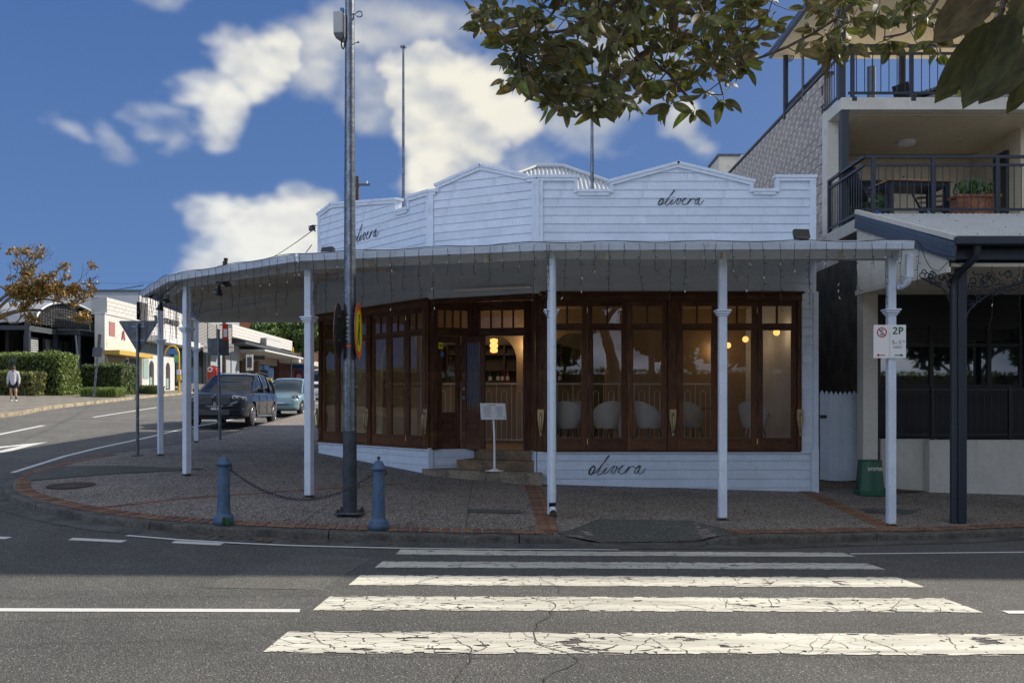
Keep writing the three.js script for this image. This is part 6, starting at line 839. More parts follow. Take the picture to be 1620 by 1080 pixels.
{ // street furniture over the way
  const bus = thing('bus_stop_sign', 'yellow hooped bus stop sign post with blue header across the street', 'bus stop', -21.9, gFar(-21.9, 61.5), 61.5); mb().tube([[0, 0, 0], [0, 2.2, 0], [-0.06, 2.75, 0], [-0.3, 3.05, 0], [-0.6, 3.05, 0], [-0.86, 2.75, 0], [-0.9, 2.5, 0]].map((p) => new THREE.Vector3(...p)), 0.06, 40, 8).build('hoop', M.yellow, bus); mb().poly(Array.from({ length: 13 }, (_, i) => [-0.45 + 0.4 * Math.cos(Math.PI * i / 12), 2.52 + 0.42 * Math.sin(Math.PI * i / 12)]), 0.03, 0, 0, -0.015).build('header', M.signBlue, bus); mb().box(0.26, 0.5, 0.03, -0.2, 2.25, 0).build('route_panel', S([0.12, 0.45, 0.25], 0.5), bus); mb().rbox(0.26, 0.34, 0.1, 0, 1.35, 0.03).build('timetable_case', M.signWhite, bus); mb().rbox(0.26, 0.3, 0.14, 0, 0.98, 0, 0.02).build('case_foot', M.yellow, bus);
  const pb = thing('post_box', 'red rounded street post box with a white round emblem behind the dark car', 'post box', -22.2, gFar(-22.2, 69.3), 69.3); mb().rbox(0.85, 1.3, 0.75, 0, 1.05, 0, 0.14).build('body', M.red, pb); mb().add(place(new THREE.SphereGeometry(0.43, 16, 10, 0, 6.283, 0, 1.571).scale(1, 0.6, 0.9), 0, 1.6, 0)).build('hood', M.red, pb); mb().cyl(0.2, 0.2, 0.03, -0.06, 1.55, 0.385, 18, Math.PI / 2).build('emblem', M.signWhite, pb); mb().cyl(0.09, 0.09, 0.03, -0.06, 1.55, 0.4, 14, Math.PI / 2).build('emblem_centre', M.red, pb); mb().box(0.5, 0.4, 0.5, 0, 0.2, 0).build('foot', M.black, pb);
  const ns = (X, d, label, h = 2.9) => { const t = thing('no_stopping_sign', label, 'road sign', X, gFar(X, d), d, 0, 'street signs across the road'); mb().cyl(0.045, 0.045, h, 0, h / 2, 0, 8).build('pole', M.steel, t); mb().rbox(0.45, 0.6, 0.02, 0, h - 0.3, 0.06).build('plate', M.signWhite, t); mb().box(0.36, 0.07, 0.006, 0, h - 0.25, 0.074).build('print', M.red, t); };
  ns(-22.4, 68.6, 'small white sign with red print on a pole left of the post box', 3.4); ns(-22.6, 75.2, 'small white sign with red print on a pole right of the post box', 3.6);
  const bn = thing('banner_sign', 'tall white banner sign with black print under the far awning', 'sign', -22.6, gFar(-22.6, 80.5), 80.5); mb().box(0.6, 1.4, 0.06, 0, 2.2, 0).build('panel', M.signWhite, bn); mb().box(0.4, 0.9, 0.02, 0, 2.2, 0.04).build('print', M.signBack, bn); mb().rod(new THREE.Vector3(0, 0, 0), new THREE.Vector3(0, 2.9, 0), 0.04).build('pole', M.black, bn);
  const hs = thing('hanging_sign', 'black rectangular hanging shop sign under the far awning', 'sign', -22.9, 5.75, 84); mb().box(1.4, 0.34, 0.1, 0, 0, 0).build('panel', M.black, hs); mb().box(0.02, 0.5, 0.02, -0.5, 0.4, 0).box(0.02, 0.5, 0.02, 0.5, 0.4, 0).build('hanger', M.black, hs);
  const ys = thing('yellow_warning_sign', 'bright yellow sign on a pole by the far trees', 'road sign', -23.5, gFar(-23.5, 99.5), 99.5); mb().rod(new THREE.Vector3(0, 0, 0), new THREE.Vector3(0, 3.6, 0), 0.06).build('pole', M.steel, ys); mb().poly([[-0.3, -0.6], [0.3, -0.6], [0.3, 0.6], [-0.3, 0.6]], 0.03, 0, 3.4, 0.06).build('plate', S([0.8, 0.6, 0.0], 0.5), ys);
  const af = thing('sandwich_board', 'dark sandwich board with a pink mark on the far footpath', 'sign board', -23.2, gFar(-23.2, 102), 102); mb().box(1.0, 1.6, 0.08, 0, 0.8, 0.2, 0, -0.15).box(1.0, 1.6, 0.08, 0, 0.8, -0.2, 0, 0.15).build('boards', S([0.05, 0.03, 0.045], 0.6), af); mb().cyl(0.28, 0.28, 0.02, 0, 0.9, 0.25, 14, Math.PI / 2 - 0.15).build('mark', S([0.5, 0.15, 0.2], 0.6), af);
  const ba = thing('blue_awning', 'bright blue shop awning beyond the far trees', 'awning', -24.2, 6.3, 106); mb().box(2.2, 0.8, 2, 0, 0, 0, 0, 0.3).build('canvas', S([0.02, 0.12, 0.4], 0.7), ba); mb().rod(new THREE.Vector3(-0.9, -3.4, 0.7), new THREE.Vector3(-0.9, 0, 0.7), 0.05).build('pole', M.steel, ba);
  const yf = thing('flower_bush', 'small yellow flowering bush at the far kerb', 'plant', -22.9, gFar(-22.9, 88), 88), fb = mb(); for (let i = 0; i < 160; i++) fb.box(0.08, 0.08, 0.02, rr(-0.4, 0.4), rr(0.1, 0.8), rr(-0.3, 0.3), rr(0, 6), rr(0, 6)); fb.build('flowers', S([0.6, 0.5, 0.02], 0.7), yf); mb().ball(0.32, 0, 0.4, 0, 8).build('stems', hg[2], yf);
  // power pole and overhead wires
  const pole = (X, d, top, label) => { const t = thing('power_pole', label, 'power pole', X, gFar(X, d) - 0.2, d, 0, 'power poles'); const h = top - gFar(X, d); mb().cyl(0.16, 0.11, h, 0, h / 2, 0, 10).build('pole', S([0.12, 0.1, 0.08], 0.9, { map: woodMap }), t); mb().box(1.6, 0.12, 0.12, 0, h - 0.5, 0).build('crossarm', M.signBack, t); for (const x of [-0.6, 0.6]) mb().cyl(0.05, 0.05, 0.16, x, h - 0.36, 0, 8).build('insulator', M.plateWhite, t); };
  pole(-36.1, 80, 12.6, 'timber power pole above the grey building on the left'); pole(-21.4, 69.5, 12.4, 'timber power pole rising behind the left end of the awning'); pole(-9.6, 58, 15.9, 'timber power pole with stays just right of the steel light pole');
  const wire = (a, b, sag, label) => { const t = thing('overhead_wire', label, 'wire'), A = V(...a), B = V(...b), pts = Array.from({ length: 13 }, (_, i) => { const f = i / 12, p = A.clone().lerp(B, f); p.y -= sag * 4 * f * (1 - f); return p; }); mb().tube(pts, 0.01, 36, 5).build('conductor', M.cable, t); };
  wire([-4.35, 5.45, 20.5], [-21.4, 12.0, 69.5], 0.6, 'service wire from the shop camera corner to the far power pole'); wire([-36.1, 12.1, 80], [-21.4, 12.0, 69.5], 0.7, 'wire between the two left power poles'); wire([-4.5, 5.2, 21], [-18, 9.6, 66], 0.5, 'lower thin service wire running left from the shop'); wire([-36.1, 11.4, 80], [-7.3, 3.98, 18.5], 0.12, 'long wire running from the left power pole to the awning corner');
  const vs = thing('awning_vent', 'short dark vent pipe above the awning edge', 'vent pipe', -6.55, 4.0, 21.4); mb().cyl(0.04, 0.04, 1.0, 0, 0.45, 0, 8).build('pipe', M.rust, vs); mb().cyl(0.05, 0.05, 0.05, 0, 0.94, 0, 8).build('cap', M.rust, vs);
}
/* ---------- vehicles ---------- */
function loft(stations, ring, cap = true) { // stations: list of {z, ...}; ring(s) -> [[x, y], ...] same count
  const rs = stations.map(ring), n = rs[0].length, p = [], idx = []; stations.forEach((s, i) => rs[i].forEach(([x, y]) => p.push(x, y, s.z)));
  for (let i = 0; i < rs.length - 1; i++) for (let k = 0; k < n; k++) { const a = i * n + k, b = i * n + (k + 1) % n; idx.push(a, b, a + n, b, b + n, a + n); }
  if (cap) for (const [i, f] of [[0, 1], [rs.length - 1, 0]]) { const c = p.length / 3; p.push(0, rs[i].reduce((s, q) => s + q[1], 0) / n, stations[i].z); for (let k = 0; k < n; k++) { const a = i * n + k, b = i * n + (k + 1) % n; f ? idx.push(c, b, a) : idx.push(c, a, b); } }
  const g = new THREE.BufferGeometry(); g.setAttribute('position', new THREE.BufferAttribute(new Float32Array(p), 3)); g.setIndex(idx); g.computeVertexNormals(); return g;
}
const curve = (pts) => (z) => { if (z <= pts[0][0]) return pts[0][1]; for (let i = 0; i < pts.length - 1; i++) if (z <= pts[i + 1][0]) { const t = (z - pts[i][0]) / (pts[i + 1][0] - pts[i][0]), s = t * t * (3 - 2 * t); return lerp(pts[i][1], pts[i + 1][1], s * 0.5 + t * 0.5); } return pts[pts.length - 1][1]; };
const ev = new Evaluator(); ev.attributes = ['position', 'normal', 'uv'];
const tyreM = S([0.012, 0.012, 0.012], 0.85), rimM = S([0.35, 0.35, 0.36], 0.35, { metalness: 0.9 });
function car(name, label, X, d, turn, o) {
  const t = thing(name, label, 'car', X, gRoad(X, d) + 0.005, d, turn), { L, W, H } = o, hw = W / 2, belt = curve(o.belt), low = curve(o.low), wid = curve(o.wid), roof = curve(o.roof);
  const zs = []; for (let z = -L / 2; z <= L / 2 + 1e-6; z += L / 46) zs.push({ z });
  const ring = ({ z }) => { const w = hw * wid(z), b = belt(z), l = low(z), m = lerp(l, b, 0.5), h = b - l; const half = [[w * 0.55, l], [w * 0.9, l + 0.015], [w * 0.975, l + h * 0.12], [w * 0.985, l + h * 0.3], [w * 0.965, l + h * 0.42], [w * 1.0, m + h * 0.1], [w * 0.985, l + h * 0.78], [w * 0.95, b - h * 0.06], [w * 0.88, b - 0.005], [w * 0.5, b + o.crown]]; return [...half, ...half.slice().reverse().map(([x, y]) => [-x, y])]; };
  let body = uvm(loft(zs, ring)); const bb = new Brush(body); bb.updateMatrixWorld();
  const wr = o.wheelR; let cut = bb; for (const z of [o.wz[0], o.wz[1]]) { const c = new Brush(uvm(place(new THREE.CylinderGeometry(wr * 1.13, wr * 1.13, W * 1.2, 28), 0, wr, z, 0, 0, Math.PI / 2))); c.updateMatrixWorld(); const inn = new Brush(uvm(new THREE.BoxGeometry(W - 0.6, 3, wr * 3))); inn.position.set(0, wr, z); inn.updateMatrixWorld(); const ring2 = ev.evaluate(c, inn, SUBTRACTION); ring2.updateMatrixWorld(); cut = ev.evaluate(cut, ring2, SUBTRACTION); cut.updateMatrixWorld(); }
  const bodyM = part('body', uvm(cut.geometry.clone()), o.paint, t);
  // cabin: glass all round, painted roof and pillars
  const gz = []; for (let z = o.cab[0]; z <= o.cab[1] + 1e-6; z += (o.cab[1] - o.cab[0]) / 24) gz.push({ z }); const cr = ({ z }) => { const b = belt(z) - 0.02, r = Math.max(roof(z), b + 0.02), w = hw * 0.87 * wid(z), wr2 = lerp(w, hw * o.tuck, clamp((r - b) / (H - b), 0, 1)); const half = [[w, b], [lerp(w, wr2, 0.5) + 0.015, lerp(b, r, 0.5)], [wr2, r - 0.07 * clamp((r - b) * 3, 0, 1)], [wr2 * 0.88, r - 0.015], [wr2 * 0.5, r + 0.01]]; return [...half, ...half.slice().reverse().map(([x, y]) => [-x, y])]; };
  part('cabin_glass', uvm(loft(gz, cr)), o.glass, t);
  const rz = gz.filter((s) => s.z >= o.roofZ[0] && s.z <= o.roofZ[1]); part('roof', uvm(loft(rz, (s) => { const r = cr(s), q = r.slice(2, 8), top = q.map(([x, y]) => [x * 1.015, y + 0.012]); return [...top, ...q.slice().reverse().map(([x, y]) => [x * 0.96, y - 0.03])]; })), o.paint, t);
  const P = (z, k, s) => { const r = cr({ z })[k]; return new THREE.Vector3(s * (r[0] + 0.008), r[1] + 0.004, z); };
  for (const s of [-1, 1]) { mb().tube([P(o.cab[1] - 0.02, 0, s), P(lerp(o.cab[1], o.roofZ[1], 0.5), 2, s), P(o.roofZ[1], 2, s)], 0.035, 12, 6).build('pillar', o.paint, t); for (const z of o.pillars) mb().tube([P(z, 0, s), P(z, 1, s), P(z, 2, s)], 0.032, 8, 6).build('pillar', M.plasticBlack, t); mb().tube([P(o.cab[0] + 0.05, 0, s), P(lerp(o.cab[0], o.roofZ[0], 0.6), 1, s), P(o.roofZ[0], 2, s)], 0.05, 12, 6).build('pillar', o.paint, t);
    const mr = mb().rbox(0.2, 0.14, 0.12, s * (hw + 0.06), belt(o.cab[1] - 0.35) + 0.08, o.cab[1] - 0.4, 0.04).build('mirror', o.paint, t); part('mirror_glass', uvm(place(new THREE.PlaneGeometry(0.15, 0.1), s * (hw + 0.06), belt(o.cab[1] - 0.35) + 0.08, o.cab[1] - 0.465, 0, Math.PI, 0)), M.steel, mr);
    for (const z of o.handles) mb().rbox(0.03, 0.035, 0.2, s * hw * wid(z) * 0.975, belt(z) - 0.16, z, 0.01).build('door_handle', o.trim, t); for (const z of o.seams) mb().box(0.012, belt(z) - low(z) - 0.2, 0.012, s * hw * wid(z) * 0.994, (belt(z) + low(z)) / 2 + 0.04, z).build('door_seam', M.plasticBlack, t); mb().rbox(0.04, 0.07, L * 0.42, s * hw * 0.985, low(0) + 0.07, (o.wz[0] + o.wz[1]) / 2, 0.015).build('sill', o.sill, t);
    const hl = mb().rbox(o.lamp[0], o.lamp[1], 0.26, 0, 0, 0, Math.min(o.lamp[1], o.lamp[0]) * 0.35).build('headlight', PH([0.16, 0.165, 0.18], 0.1, { clearcoat: 1 }), t); hl.position.set(s * hw * o.lampX, o.lampY, L / 2 - o.lampZ); hl.rotation.set(-0.15, s * 0.42, s * (o.lampTilt ?? -0.08)); part('lamp_bar', mb().box(o.lamp[0] * 0.8, 0.022, 0.02, 0, o.lamp[1] * 0.32, 0.13).geo(), M.plateWhite, hl); for (const q of [-1, 1]) part('lamp_lens', place(new THREE.SphereGeometry(o.lamp[1] * 0.3, 10, 8), q * o.lamp[0] * 0.2, -o.lamp[1] * 0.05, 0.11), M.steel, hl);
    for (const z of o.wz) { const w = part('wheel', uvm(place(new THREE.CylinderGeometry(wr * 0.66, wr * 0.66, 0.2, 26), 0, 0, 0, 0, 0, Math.PI / 2)), M.plasticBlack, t); w.position.set(s * (hw - 0.13), wr, z); const tt = mb(); tt.g.push(uvm(place(new THREE.TorusGeometry(wr * 0.82, wr * 0.2, 10, 30).scale(1, 1, 1.35), 0, 0, 0, 0, Math.PI / 2, 0))); part('tyre', tt.geo(), tyreM, w); const rm = mb(); for (let k = 0; k < o.spokes; k++) rm.add(place(place(new THREE.BoxGeometry(0.03, wr * 0.6, 0.035), 0, wr * 0.33, 0), s * 0.1, 0, 0, k / o.spokes * 6.283, 0, 0)); rm.g.push(uvm(place(new THREE.TorusGeometry(wr * 0.64, 0.014, 6, 26), s * 0.1, 0, 0, 0, Math.PI / 2, 0))); rm.cyl(0.05, 0.05, 0.03, s * 0.11, 0, 0, 12, 0, Math.PI / 2); part('rim', rm.geo(), o.rim, w); }
  }
  o.front(t, hw, L / 2); return t;
}
const paintDark = PH([0.008, 0.009, 0.014], 0.5, { specularIntensity: 0.1, clearcoat: 1, clearcoatRoughness: 0.02 }), paintTeal = PH([0.2, 0.31, 0.34], 0.35, { metalness: 0.35, clearcoat: 1, clearcoatRoughness: 0.04 }), paintWhite = PH([0.75, 0.76, 0.78], 0.35, { clearcoat: 1, clearcoatRoughness: 0.04 }), tint = PH([0.006, 0.01, 0.018], 0.02, { specularIntensity: 0.6 });
const suv = { L: 4.92, W: 2.0, H: 1.76, crown: 0.035, belt: [[-2.46, 0.95], [-2.3, 1.1], [-1, 1.12], [0.9, 1.1], [1.6, 1.09], [2.15, 1.04], [2.36, 0.97], [2.46, 0.84]], low: [[-2.46, 0.5], [-2.2, 0.28], [2.1, 0.24], [2.46, 0.3]], wid: [[-2.46, 0.84], [-2, 0.97], [0, 1], [1.6, 1], [2.1, 0.95], [2.34, 0.87], [2.46, 0.74]], roof: [[-2.3, 1.12], [-1.95, 1.6], [-1.3, 1.73], [-0.3, 1.76], [0.2, 1.69], [0.62, 1.45], [1.25, 1.1]], cab: [-2.28, 1.25], roofZ: [-1.95, 0.24], tuck: 0.68, pillars: [-0.35, -1.35], handles: [0.0, -1.0], seams: [0.75, -0.35, -1.35], wheelR: 0.385, wz: [-1.48, 1.5], lamp: [0.48, 0.15], lampX: 0.7, lampY: 0.89, lampZ: 0.2, spokes: 10, paint: paintDark, glass: tint, trim: M.plasticBlack, sill: M.signBack, rim: rimM,
  front(t, hw, z) { for (const s of [-1, 1]) { const g = mb().rbox(0.5, 0.31, 0.1, s * 0.28, 0.83, z - 0.03, 0.05, s * 0.06).build('grille', M.plasticBlack, t); for (let k = 0; k < 8; k++) part('grille_bar', uvm(place(new RoundedBoxGeometry(0.016, 0.27, 0.05, 1, 0.005), s * (0.08 + k * 0.057), 0.83, z + 0.012 - k * 0.003)), M.signBack, g); mb().rbox(0.3, 0.2, 0.08, s * 0.72, 0.5, z - 0.1, 0.04, s * 0.4).build('air_intake', M.plasticBlack, t); } mb().rbox(1.0, 0.22, 0.08, 0, 0.46, z - 0.01, 0.05).build('air_intake', M.plasticBlack, t); mb().rbox(1.5, 0.03, 0.1, 0, 0.31, z + 0.005, 0.01).build('bumper_lip', paintDark, t); const p = mb().rbox(0.38, 0.12, 0.015, -0.02, 0.58, z + 0.045, 0.005).build('number_plate', M.blackInk, t); part('plate_text', uvm(place(letters('MILA', 0.075, 0.03, 0, 0, 0, font, 0.002), 0, 0.545, z + 0.053)), M.signWhite, p); mb().cyl(0.04, 0.04, 0.02, 0, 1.0, z - 0.06, 14, 1.2).build('badge', M.steel, t); for (const s of [-1, 1]) mb().tube([new THREE.Vector3(s * 0.66, 1.77, -1.7), new THREE.Vector3(s * 0.67, 1.8, -0.8), new THREE.Vector3(s * 0.66, 1.76, 0.05)], 0.02, 12, 6).build('roof_rail', M.plasticBlack, t); } };
car('parked_suv', 'dark charcoal SUV parked nose-on at the left kerb', -9.35, 31.6, 0.03, suv);
const hatch = { L: 3.87, W: 1.7, H: 1.55, crown: 0.05, belt: [[-1.93, 0.85], [-1.8, 0.98], [0, 0.95], [0.9, 0.93], [1.4, 0.86], [1.8, 0.72], [1.93, 0.58]], low: [[-1.93, 0.4], [-1.7, 0.22], [1.7, 0.2], [1.93, 0.28]], wid: [[-1.93, 0.84], [-1.5, 0.97], [0, 1], [1.2, 0.99], [1.75, 0.88], [1.93, 0.68]], roof: [[-1.85, 1.0], [-1.6, 1.35], [-1.0, 1.52], [-0.2, 1.55], [0.25, 1.46], [1.05, 0.93]], cab: [-1.84, 1.08], roofZ: [-1.6, 0.2], tuck: 0.7, pillars: [-0.4, -1.2], handles: [-0.1], seams: [0.7, -0.4], wheelR: 0.3, wz: [-1.22, 1.25], lamp: [0.3, 0.26], lampX: 0.7, lampY: 0.74, lampZ: 0.33, lampTilt: 0.25, spokes: 7, paint: paintTeal, glass: PH([0.03, 0.045, 0.055], 0.03), trim: M.signBack, sill: paintTeal, rim: rimM,
  front(t, hw, z) { mb().rbox(0.9, 0.14, 0.06, 0, 0.45, z - 0.03, 0.03).build('grille', M.plasticBlack, t); mb().rbox(1.2, 0.05, 0.06, 0, 0.62, z - 0.04, 0.02).build('bumper_strip', paintTeal, t); } };
car('parked_hatchback', 'pale teal small hatchback parked behind the dark SUV', -9.35, 39.2, 0.02, hatch);
car('parked_car', 'white car farther up the street, glimpsed beside the shop corner', -12.3, 61, 0.12, { ...suv, H: 1.95, paint: paintWhite, roof: suv.roof.map(([z, y]) => [z, y > 1.2 ? y + 0.18 : y]), front(t, hw, z) { mb().rbox(1.1, 0.25, 0.06, 0, 0.8, z, 0.05).build('grille', M.plasticBlack, t); } });

/* ---------- the walker on the far footpath ---------- */
function field(bones, lo, hi, res, k = 0.03) { // bones: [ax,ay,az, bx,by,bz, ra, rb]
  const mc = new MarchingCubes(res, M.dark, false, false, 60000); mc.isolation = 0; const c = lo.map((v, i) => (v + hi[i]) / 2), half = Math.max(...lo.map((v, i) => (hi[i] - v) / 2)), hs = res / 2; mc.reset();
  for (let z = 0; z < res; z++) for (let y = 0; y < res; y++) for (let x = 0; x < res; x++) {
    const p = [c[0] + (x - hs) / hs * half, c[1] + (y - hs) / hs * half, c[2] + (z - hs) / hs * half]; let s = 9;
    for (const b of bones) { const dx = b[3] - b[0], dy = b[4] - b[1], dz = b[5] - b[2], q = clamp(((p[0] - b[0]) * dx + (p[1] - b[1]) * dy + (p[2] - b[2]) * dz) / (dx * dx + dy * dy + dz * dz + 1e-9), 0, 1), D = Math.hypot(p[0] - b[0] - dx * q, p[1] - b[1] - dy * q, p[2] - b[2] - dz * q) - lerp(b[6], b[7], q); s = smin(s, D, k); }
    mc.field[x + y * res + z * res * res] = -s;
  }
  mc.update(); const n = mc.count, g = new THREE.BufferGeometry(), pa = new Float32Array(n * 3); for (let i = 0; i < n; i++) for (let a = 0; a < 3; a++) pa[i * 3 + a] = mc.positionArray[i * 3 + a] * half + c[a];
  g.setAttribute('position', new THREE.BufferAttribute(pa, 3)); g.setAttribute('normal', new THREE.BufferAttribute(Float32Array.from(mc.normalArray.subarray(0, n * 3)), 3)); return uvm(g);
}
{
  const X = -22.4, d = 42, t = thing('person', 'person walking away in pale hooded top, dark shorts and white shoes', 'person', X, gFar(X, d), d, 0.35); t.scale.setScalar(0.93);
  const legs = [[-0.09, 0.9, 0, -0.1, 0.5, 0.03, 0.085, 0.055], [-0.1, 0.5, 0.03, -0.1, 0.09, -0.06, 0.058, 0.035], [0.09, 0.9, 0, 0.11, 0.5, 0.06, 0.085, 0.055], [0.11, 0.5, 0.06, 0.12, 0.09, 0.04, 0.058, 0.035]], arms = [[-0.17, 1.38, 0, -0.23, 1.12, 0.02, 0.05, 0.04], [-0.23, 1.12, 0.02, -0.23, 0.88, 0.05, 0.038, 0.028], [0.17, 1.38, 0, 0.24, 1.12, 0.0, 0.05, 0.04], [0.24, 1.12, 0, 0.25, 0.88, 0.06, 0.038, 0.028]];
  const hand = (s) => { const x = s * 0.24, r = [[x, 0.87, 0.055, x, 0.81, 0.06, 0.026, 0.028]]; for (let k = 0; k < 4; k++) r.push([x, 0.81, 0.04 + k * 0.014, x - s * 0.012, 0.76 - (k === 1 || k === 2 ? 0.012 : 0), 0.04 + k * 0.014, 0.0085, 0.007]); r.push([x, 0.84, 0.08, x - s * 0.01, 0.79, 0.1, 0.009, 0.008]); return r; };
  const head = [[0, 1.44, 0, 0, 1.52, 0, 0.045, 0.045], [0, 1.58, 0, 0, 1.64, 0, 0.075, 0.085], [0, 1.55, -0.04, 0, 1.58, -0.07, 0.05, 0.05], [0, 1.6, -0.085, 0, 1.575, -0.1, 0.012, 0.014], [0.08, 1.59, 0, 0.085, 1.62, 0.01, 0.015, 0.017], [-0.08, 1.59, 0, -0.085, 1.62, 0.01, 0.015, 0.017]], torso = [[-0.1, 1.36, 0, 0.1, 1.36, 0, 0.08, 0.08], [0, 1.3, 0, 0, 0.98, 0, 0.13, 0.12]];
  const skin = S([0.42, 0.26, 0.18], 0.6); const body = mergeGeometries([field([...legs, ...arms, ...head, ...torso], [-0.45, 0, -0.3], [0.45, 1.8, 0.3], 96, 0.03), field(hand(-1), [-0.3, 0.7, 0], [-0.18, 0.9, 0.13], 44, 0.006), field(hand(1), [0.18, 0.7, 0], [0.3, 0.9, 0.13], 44, 0.006)]); part('body', body, skin, t);
  const grow = (b, k) => b.map((q) => [...q.slice(0, 6), q[6] + k, q[7] + k]);
  part('hooded_top', field([...grow(arms, 0.022).map((q) => q), ...grow(torso, 0.03), [0, 1.0, 0, 0, 0.9, 0, 0.15, 0.155], [-0.07, 1.44, 0.06, 0.07, 1.44, 0.06, 0.055, 0.055]], [-0.4, 0.7, -0.3], [0.4, 1.6, 0.3], 72, 0.03), S([0.55, 0.55, 0.6], 0.9, { map: dirtMap }), t); part('shorts', field([[-0.08, 0.92, 0, -0.1, 0.72, 0.015, 0.115, 0.105], [0.08, 0.92, 0, 0.1, 0.72, 0.03, 0.115, 0.105]], [-0.3, 0.55, -0.25], [0.3, 1.05, 0.25], 44, 0.02), S([0.012, 0.014, 0.04], 0.9), t);
  part('hair', field([[0, 1.64, 0.03, 0, 1.66, 0.0, 0.095, 0.09], [0, 1.62, 0.1, 0, 1.42, 0.13, 0.04, 0.02]], [-0.2, 1.3, -0.2], [0.2, 1.8, 0.25], 40, 0.02), S([0.02, 0.013, 0.01], 0.6), t); for (const [x, z] of [[-0.1, -0.06], [0.12, 0.04]]) { part('sock', uvm(place(new THREE.CylinderGeometry(0.048, 0.044, 0.13, 12), x, 0.15, z)), M.blackInk, t); part('shoe', field([[x, 0.05, z + 0.05, x, 0.045, z - 0.13, 0.045, 0.036]], [x - 0.08, -0.02, z - 0.22], [x + 0.08, 0.13, z + 0.14], 30, 0.01), M.plateWhite, t); }
}
/* ---------- trees ---------- */
const barkM = S([0.16, 0.13, 0.105], 0.9, { map: concMap, bumpMap: fineBump, bumpScale: 0.01 }), twigM = S([0.11, 0.09, 0.065], 0.85);
// a leaf: pointed oval folded along its rib, base at the origin, tip along +x
function leafGeo(L, w, fold, bend) {
  const n = 7, p = [], idx = [], uv = []; for (let i = 0; i <= n; i++) { const t = i / n, h = w * Math.pow(Math.max(0, Math.sin(Math.PI * Math.pow(t, 0.9))), 0.62) * (i === n ? 0 : 1) + (i === 0 ? 0.003 : 0), x = L * t, y = -bend * t * t * L; for (const s of [-1, 0, 1]) { p.push(x, y + Math.abs(s) * h * fold, s * h); uv.push(t, 0.5 + s * 0.45); } if (i) for (const s of [0, 1]) { const a = (i - 1) * 3 + s; idx.push(a, a + 1, a + 3, a + 1, a + 4, a + 3); } }
  const g = new THREE.BufferGeometry(); g.setAttribute('position', new THREE.BufferAttribute(new Float32Array(p), 3)); g.setAttribute('uv', new THREE.BufferAttribute(new Float32Array(uv), 2)); g.setIndex(idx); g.computeVertexNormals(); return g.toNonIndexed();
}
